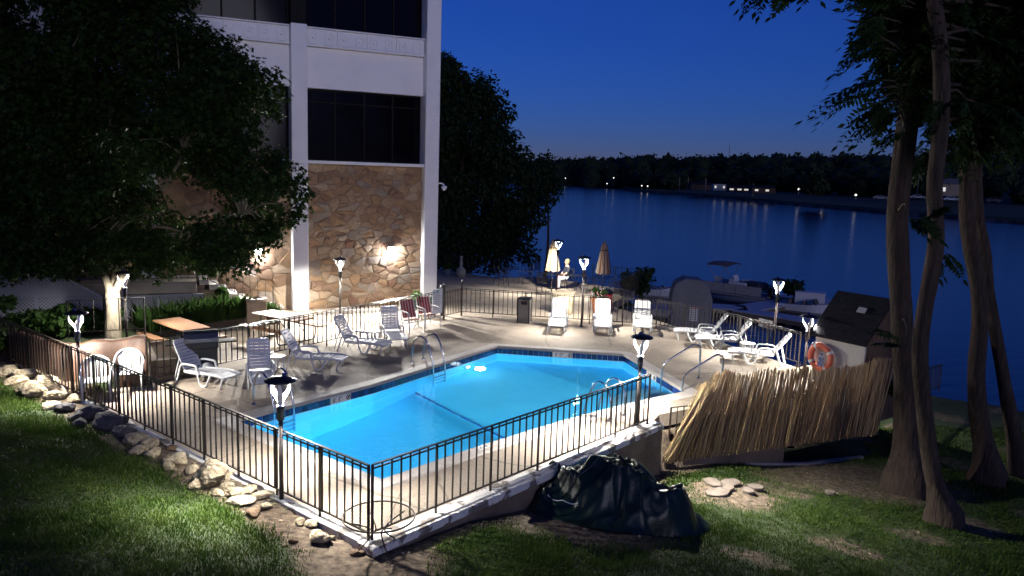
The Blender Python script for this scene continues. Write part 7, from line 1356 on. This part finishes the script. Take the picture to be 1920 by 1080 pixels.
bt = thing('bank_tree', 'tall dark leafy tree on the river bank behind the hotel corner', 'tree', (-3.2, 47.0, -0.8)); b0 = Vector(bt.location); tb2 = MB()
limb(tb2, [(0, 0, -0.6), (0.1, 0, 2), (-0.1, 0, 5), (0.1, 0, 8)], 0.35, 0.1, 9)
for q in BANK[::3]: c = Vector(q[:3])-b0; limb(tb2, [(0, 0, min(7, max(0.8, c.z-1.5))), (c.x*0.5, c.y*0.5, c.z-0.3), tuple(c)], 0.06, 0.015, 5, sub=3)
tb2.build('trunk', m_bark, bt, smooth=True)
oval = np.array([(0, 0), (0.3, 0.45), (0, 1.0), (-0.3, 0.45)]); oq = np.array([(0, 1, 2, 3)])
V_, F_ = scatter_leaves([(q[0]-b0.x, q[1]-b0.y, q[2]-b0.z, q[3]) for q in BANK], 190, 0.27, oval, oq, rl); link('crown', np_mesh('crown', V_, F_, m_bushleaf), bt)
ft = thing('willow_tree', 'thin drooping riverside tree beyond the bank tree', 'tree', (2.5, 60, -3.4)); b0 = Vector(ft.location); tb3 = MB(); limb(tb3, [(0, 0, -0.3), (0.2, 0, 3), (0.1, 0, 6.5)], 0.2, 0.05, 7)
for q in FARB: c = Vector(q[:3])-b0; limb(tb3, [(0.1, 0, max(1.5, c.z-1.5)), tuple(c)], 0.04, 0.015, 5, sub=3)
tb3.build('trunk', m_bark, ft, smooth=True); V_, F_ = scatter_leaves([(q[0]-b0.x, q[1]-b0.y, q[2]-b0.z, q[3]) for q in FARB], 130, 0.30, oval, oq, rl); link('crown', np_mesh('crown', V_, F_, m_bushleaf), ft)

# right-hand trees: bare trunks, pinnate crowns
def pinnate(a, b, V_, F_, rl, pairs=9, ll=0.17, sag=0.10):
    a, b = np.array(a, float), np.array(b, float); L_ = np.linalg.norm(b-a); d = (b-a)/L_; side = np.cross(d, [0, 0, 1.0]); side /= np.linalg.norm(side)+1e-6; upv = np.cross(side, d)
    roll = rl.normal()*0.5; s2 = side*math.cos(roll)+upv*math.sin(roll); u2 = np.cross(s2, d)
    def P3(t): return a+d*L_*t+np.array([0, 0, 1.0])*(sag*L_*4*t*(1-t))
    def quad(p, t, s, w, l):
        o = len(V_)*4
        V_.append(np.stack([p, p+t*l*0.4+s*w, p+t*l, p+t*l*0.4-s*w]))
    for i in range(pairs):
        t = 0.12+0.86*i/pairs; p = P3(t); f = math.sin(math.pi*(0.22+0.72*t))
        for sg in (-1, 1):
            td = s2*sg*0.85+d*0.55-u2*0.0+np.array([0, 0, -0.30])+rl.normal(size=3)*0.12; td /= np.linalg.norm(td); sd = np.cross(td, u2+rl.normal(size=3)*0.25); sd /= np.linalg.norm(sd)+1e-6
            quad(p, td, sd, ll*0.20*f, ll*f*(0.9+0.3*rl.random()))
    quad(P3(0.97), d, s2, ll*0.2, ll)
    for t in np.linspace(0, 0.95, 6): quad(P3(t), (P3(t+0.05)-P3(t))/np.linalg.norm(P3(t+0.05)-P3(t)), s2, 0.007, L_*0.22)
def right_tree(nm, label, path, widths, crowns, fronds, mtrunk=m_bark, extra=None):
    b0 = Vector(path[0]); b0.z = gh(b0.x, b0.y); t = thing(nm, label, 'tree', tuple(b0)); tk = MB()
    pts = bez([Vector(p)-b0 for p in path], 4); k_ = len(pts); pts[0].z = -0.15; n_ = 14
    ws = np.interp(np.linspace(0, 1, k_), np.linspace(0, 1, len(widths)), widths); vs = []
    for i, p in enumerate(pts):
        for j in range(n_):
            a = 2*math.pi*j/n_; fl = 1+0.10*noise.noise(Vector((math.cos(a)*2, math.sin(a)*2, p.z*0.8)))+(0.45*max(0, 1-i/5.0)*max(0, math.sin(a*4+1)))+0.06*math.sin(a*7+p.z*1.5)+0.05*noise.noise(Vector((a*3, p.z*3, 1))); vs.append((p.x+ws[i]*fl*math.cos(a), p.y+ws[i]*fl*math.sin(a), p.z))
    tk.add(vs, [(i*n_+j, i*n_+(j+1) % n_, (i+1)*n_+(j+1) % n_, (i+1)*n_+j) for i in range(k_-1) for j in range(n_)])
    V_, F_ = [], []
    hi = [p for p in pts if p.z > pts[-1].z*0.45]
    for q in crowns:
        c = Vector(q[:3])-b0; s_ = min(hi, key=lambda a: (a-c).length+0.3*abs(a.z-c.z)); 
        if (s_-c).length > 0.3: limb(tk, [s_, s_.lerp(c, 0.5)+Vector((0, 0, 0.15)), c], 0.045, 0.012, 5, sub=3)
        for _ in range(28):
            d = rl.normal(size=3); d[2] = d[2]*0.6-0.15; d /= np.linalg.norm(d); L_ = q[3]*(0.75+0.5*rl.random()); s0 = np.array(c)+d*0.10*rl.random(); pinnate(s0, s0+d*L_+np.array([0, 0, -0.22*L_]), V_, F_, rl, 7, 0.23)
    for a, b in fronds:
        a2, b2 = Vector(a)-b0, Vector(b)-b0; s_ = min(pts, key=lambda q: (q-a2).length)
        if (s_-a2).length > 0.15: limb(tk, [s_, s_.lerp(a2, 0.5)+Vector((0, 0, 0.2)), a2], 0.03, 0.012, 5, sub=3)
        for _ in range(3): jn = rl.normal(size=3)*0.07; pinnate(np.array(a2)+jn, np.array(b2)+jn*1.5, V_, F_, rl, 11, 0.21)
    tk.build('trunk', mtrunk, t, smooth=True)
    if V_:
        VV = np.concatenate(V_); link('crown', np_mesh('crown', VV, np.arange(len(VV)).reshape(-1, 4), m_ailan), t)
    return t
nC = len(RCROWN); cA, cB, cC, cD = RCROWN[0::4], RCROWN[1::4], RCROWN[2::4], RCROWN[3::4]
right_tree('pinnate_tree', 'thick straight trunk with flared roots nearest the reed screen', TA, [0.46, 0.28, 0.25, 0.235, 0.225, 0.22, 0.215, 0.21, 0.19, 0.17, 0.14], cA, FRONDS[:12]+FRONDS[14:15]+FRONDS[26:28])
right_tree('pinnate_tree', 'slender bowed trunk standing closest to the camera on the right', TB, [0.34, 0.19, 0.155, 0.15, 0.145, 0.145, 0.14, 0.14, 0.14, 0.14, 0.13, 0.12], cB, FRONDS[12:14]+FRONDS[18:26]+FRONDS[28:])
right_tree('pinnate_tree', 'grey trunk behind the slender one, its stem curving left', TC_, [0.40, 0.23, 0.19, 0.175, 0.17, 0.165, 0.155, 0.14, 0.13, 0.11], cC, FRONDS[15:16])
right_tree('pinnate_tree', 'trunk at the right edge leaning towards its neighbour', TD, [0.32, 0.19, 0.15, 0.14, 0.135, 0.13, 0.125, 0.12, 0.11], cD, FRONDS[16:18])

# ------------------------------------------------------------------ garden plants and ground growth
bedp = [(290, 618, .35), (318, 613, .38), (346, 609, .40), (372, 604, .40), (398, 600, .42), (424, 596, .42), (446, 593, .40)]
BP = [(-10.479, 22.140, 0.300), (-10.234, 22.578, 0.300), (-9.947, 22.955, 0.300), (-9.713, 23.420, 0.300), (-9.438, 23.820, 0.300), (-9.154, 24.233, 0.300), (-8.893, 24.559, 0.300)]
def tuft(nm, lab, loc, r, h, n, m, group):
    t = thing(nm, lab, 'plant', loc, 0, group); rg = np.random.default_rng(int(abs(loc[0]*77+loc[1]*13)*3) % 9999); a = rg.random(n)*6.283; q = r*np.sqrt(rg.random(n)); p = np.stack([q*np.cos(a), q*np.sin(a), np.zeros(n)], 1); ln = h*(0.6+0.6*rg.random(n)); out = np.stack([np.cos(a), np.sin(a), np.zeros(n)], 1)*rg.random(n)[:, None]*0.55+rg.normal(size=(n, 3))*0.2
    midp = p+np.array([0, 0, 0.6])*ln[:, None]+out*0.3*ln[:, None]; tip = p+np.array([0, 0, 0.85])*ln[:, None]+out*0.9*ln[:, None]; sd = np.cross(out+1e-3, [0, 0, 1.0]); sd /= np.linalg.norm(sd, axis=1)[:, None]; w = 0.016
    V_ = np.stack([p-sd*w*0.6, p+sd*w*0.6, midp+sd*w, tip, midp-sd*w], 1).reshape(-1, 3); link('foliage', np_mesh('foliage', V_, np.arange(n*5).reshape(-1, 5), m), t); return t
ORD = ['leftmost', 'second', 'third', 'fourth', 'fifth', 'sixth', 'rightmost']
for i, q in enumerate(BP): tuft('bed_plant', '%s green grassy clump from the left in the long timber plant bed' % ORD[i], q, 0.42, 0.62, 420, m_plantleaf, 'clumps in the timber plant bed')
for (q, s_, lab) in (((-13.533, 20.527, 0.200), .7, 'dark leafy shrub at the far left behind the fence'), ((-13.174, 21.138, 0.200), .6, 'dark leafy shrub second from the left, below the lattice'), ((-12.778, 21.490, 0.200), .5, 'pale edged hosta-like shrub left of the lamp head'), ((-12.073, 21.826, 0.200), .5, 'leafy shrub just left of the maple trunk'), ((-13.125, 18.849, 0.200), .6, 'dark shrub at the left picture edge beside the fence')):
    leaf_blob('garden_shrub', lab, q, (s_, s_, s_*0.55), 1100, 0.10, m_plantleaf, 'shrub', None, None, 0.2)
leaf_blob('trunk_sprout', 'fresh green leaves sprouting from the thick straight trunk', (10.114, 19.413, -0.200), (0.22, 0.22, 0.16), 90, 0.12, m_plantleaf, 'sprout', None, None, 0.1)
leaf_blob('potted_shrub', 'dark potted shrub at the top of the garden stairs', hb(8.15, 1.3, 1.36), (0.25, 0.25, 0.28), 350, 0.09, m_plantleaf, 'shrub', None, None, 0.15)
leaf_blob('stair_plant', 'small bright plant beside the garden stairs', hb(7.75, 1.55, 0.75), (0.2, 0.2, 0.18), 260, 0.07, m_plantleaf, 'plant', None, None, 0.1)

# lawn: blades scattered over the lit parts of the slope and the lower lawn
rg = np.random.default_rng(9); n = 1000000
gx = np.where(rg.random(n) < 0.55, rg.uniform(-12.5, 1.0, n), rg.uniform(-1.0, 15.0, n)); gy = rg.uniform(6.8, 21.5, n)
dx, dy = gx-C0.x, gy-C0.y; dl = dx*nL.x+dy*nL.y; dr = dx*nR.x+dy*nR.y
ok = ((dl > 0.35) | (dr > 0.25)) & ~in_poly(gx, gy, PLAT) & ~in_poly(gx, gy, DECK) & in_poly(gx, gy, LAND)
ok &= (rg.random(n) > dirt_of(gx, gy)*1.05) & (gy > 7.2+0.0*gx)
patch = np.sin(gx*2.1+0.3*gy)*np.sin(gy*1.7+1)+0.6*np.sin(gx*5.3-gy*3.1)+0.4*np.sin(gx*11+gy*9)
ok &= rg.random(n) < (0.75+0.22*patch)
gx, gy = gx[ok], gy[ok]; gz = ground_h(gx, gy); n = len(gx); a = rg.random(n)*6.283; ln = 0.046*(0.5+0.9*rg.random(n))*(1+0.6*(np.sin(gx*1.3)*np.sin(gy*1.9) > 0.3)); w = 0.006+0.005*rg.random(n)
out = np.stack([np.cos(a), np.sin(a), np.zeros(n)], 1)*(0.2+0.6*rg.random((n, 1))); p = np.stack([gx, gy, gz-0.004], 1); sd = np.stack([-np.sin(a), np.cos(a), np.zeros(n)], 1)*w[:, None]
V_ = np.stack([p-sd, p+sd, p+(out+np.array([0, 0, 1.0]))*ln[:, None]], 1).reshape(-1, 3)
tag(link('grass', np_mesh('grass', V_, np.arange(n*3).reshape(-1, 3), m_blade)), 'short green grass of the slope and the lower lawn', 'grass', kind='stuff')
# pebbles in the bare soil: one spread of small stones
n = 2600; gx = rg.uniform(-11, 10, n); gy = rg.uniform(8, 18.5, n); d = dirt_of(gx, gy); dx, dy = gx-C0.x, gy-C0.y; ok = (rg.random(n) < d) & ~in_poly(gx, gy, DECK) & ((dx*nL.x+dy*nL.y > 0.1) | (dx*nR.x+dy*nR.y > 0.25)); gx, gy = gx[ok], gy[ok]; gz = ground_h(gx, gy)
bmi = bmesh.new(); bmesh.ops.create_icosphere(bmi, subdivisions=1, radius=1); iv = np.array([v.co for v in bmi.verts]); iff = np.array([[v.index for v in f.verts] for f in bmi.faces]); bmi.free(); n = len(gx)
s_ = (0.010+0.030*rg.random(n)**3)[:, None, None]*np.array([1, 0.8, 0.6]); V_ = np.stack([gx, gy, gz], 1)[:, None, :]+iv[None]*s_*(1+0.25*rg.normal(size=(n, len(iv), 1))); tag(link('pebbles', np_mesh('pebbles', V_.reshape(-1, 3), (iff[None]+(np.arange(n)*len(iv))[:, None, None]).reshape(-1, 3), m_lime)), 'small pale pebbles scattered in the bare soil', 'pebbles', kind='stuff')
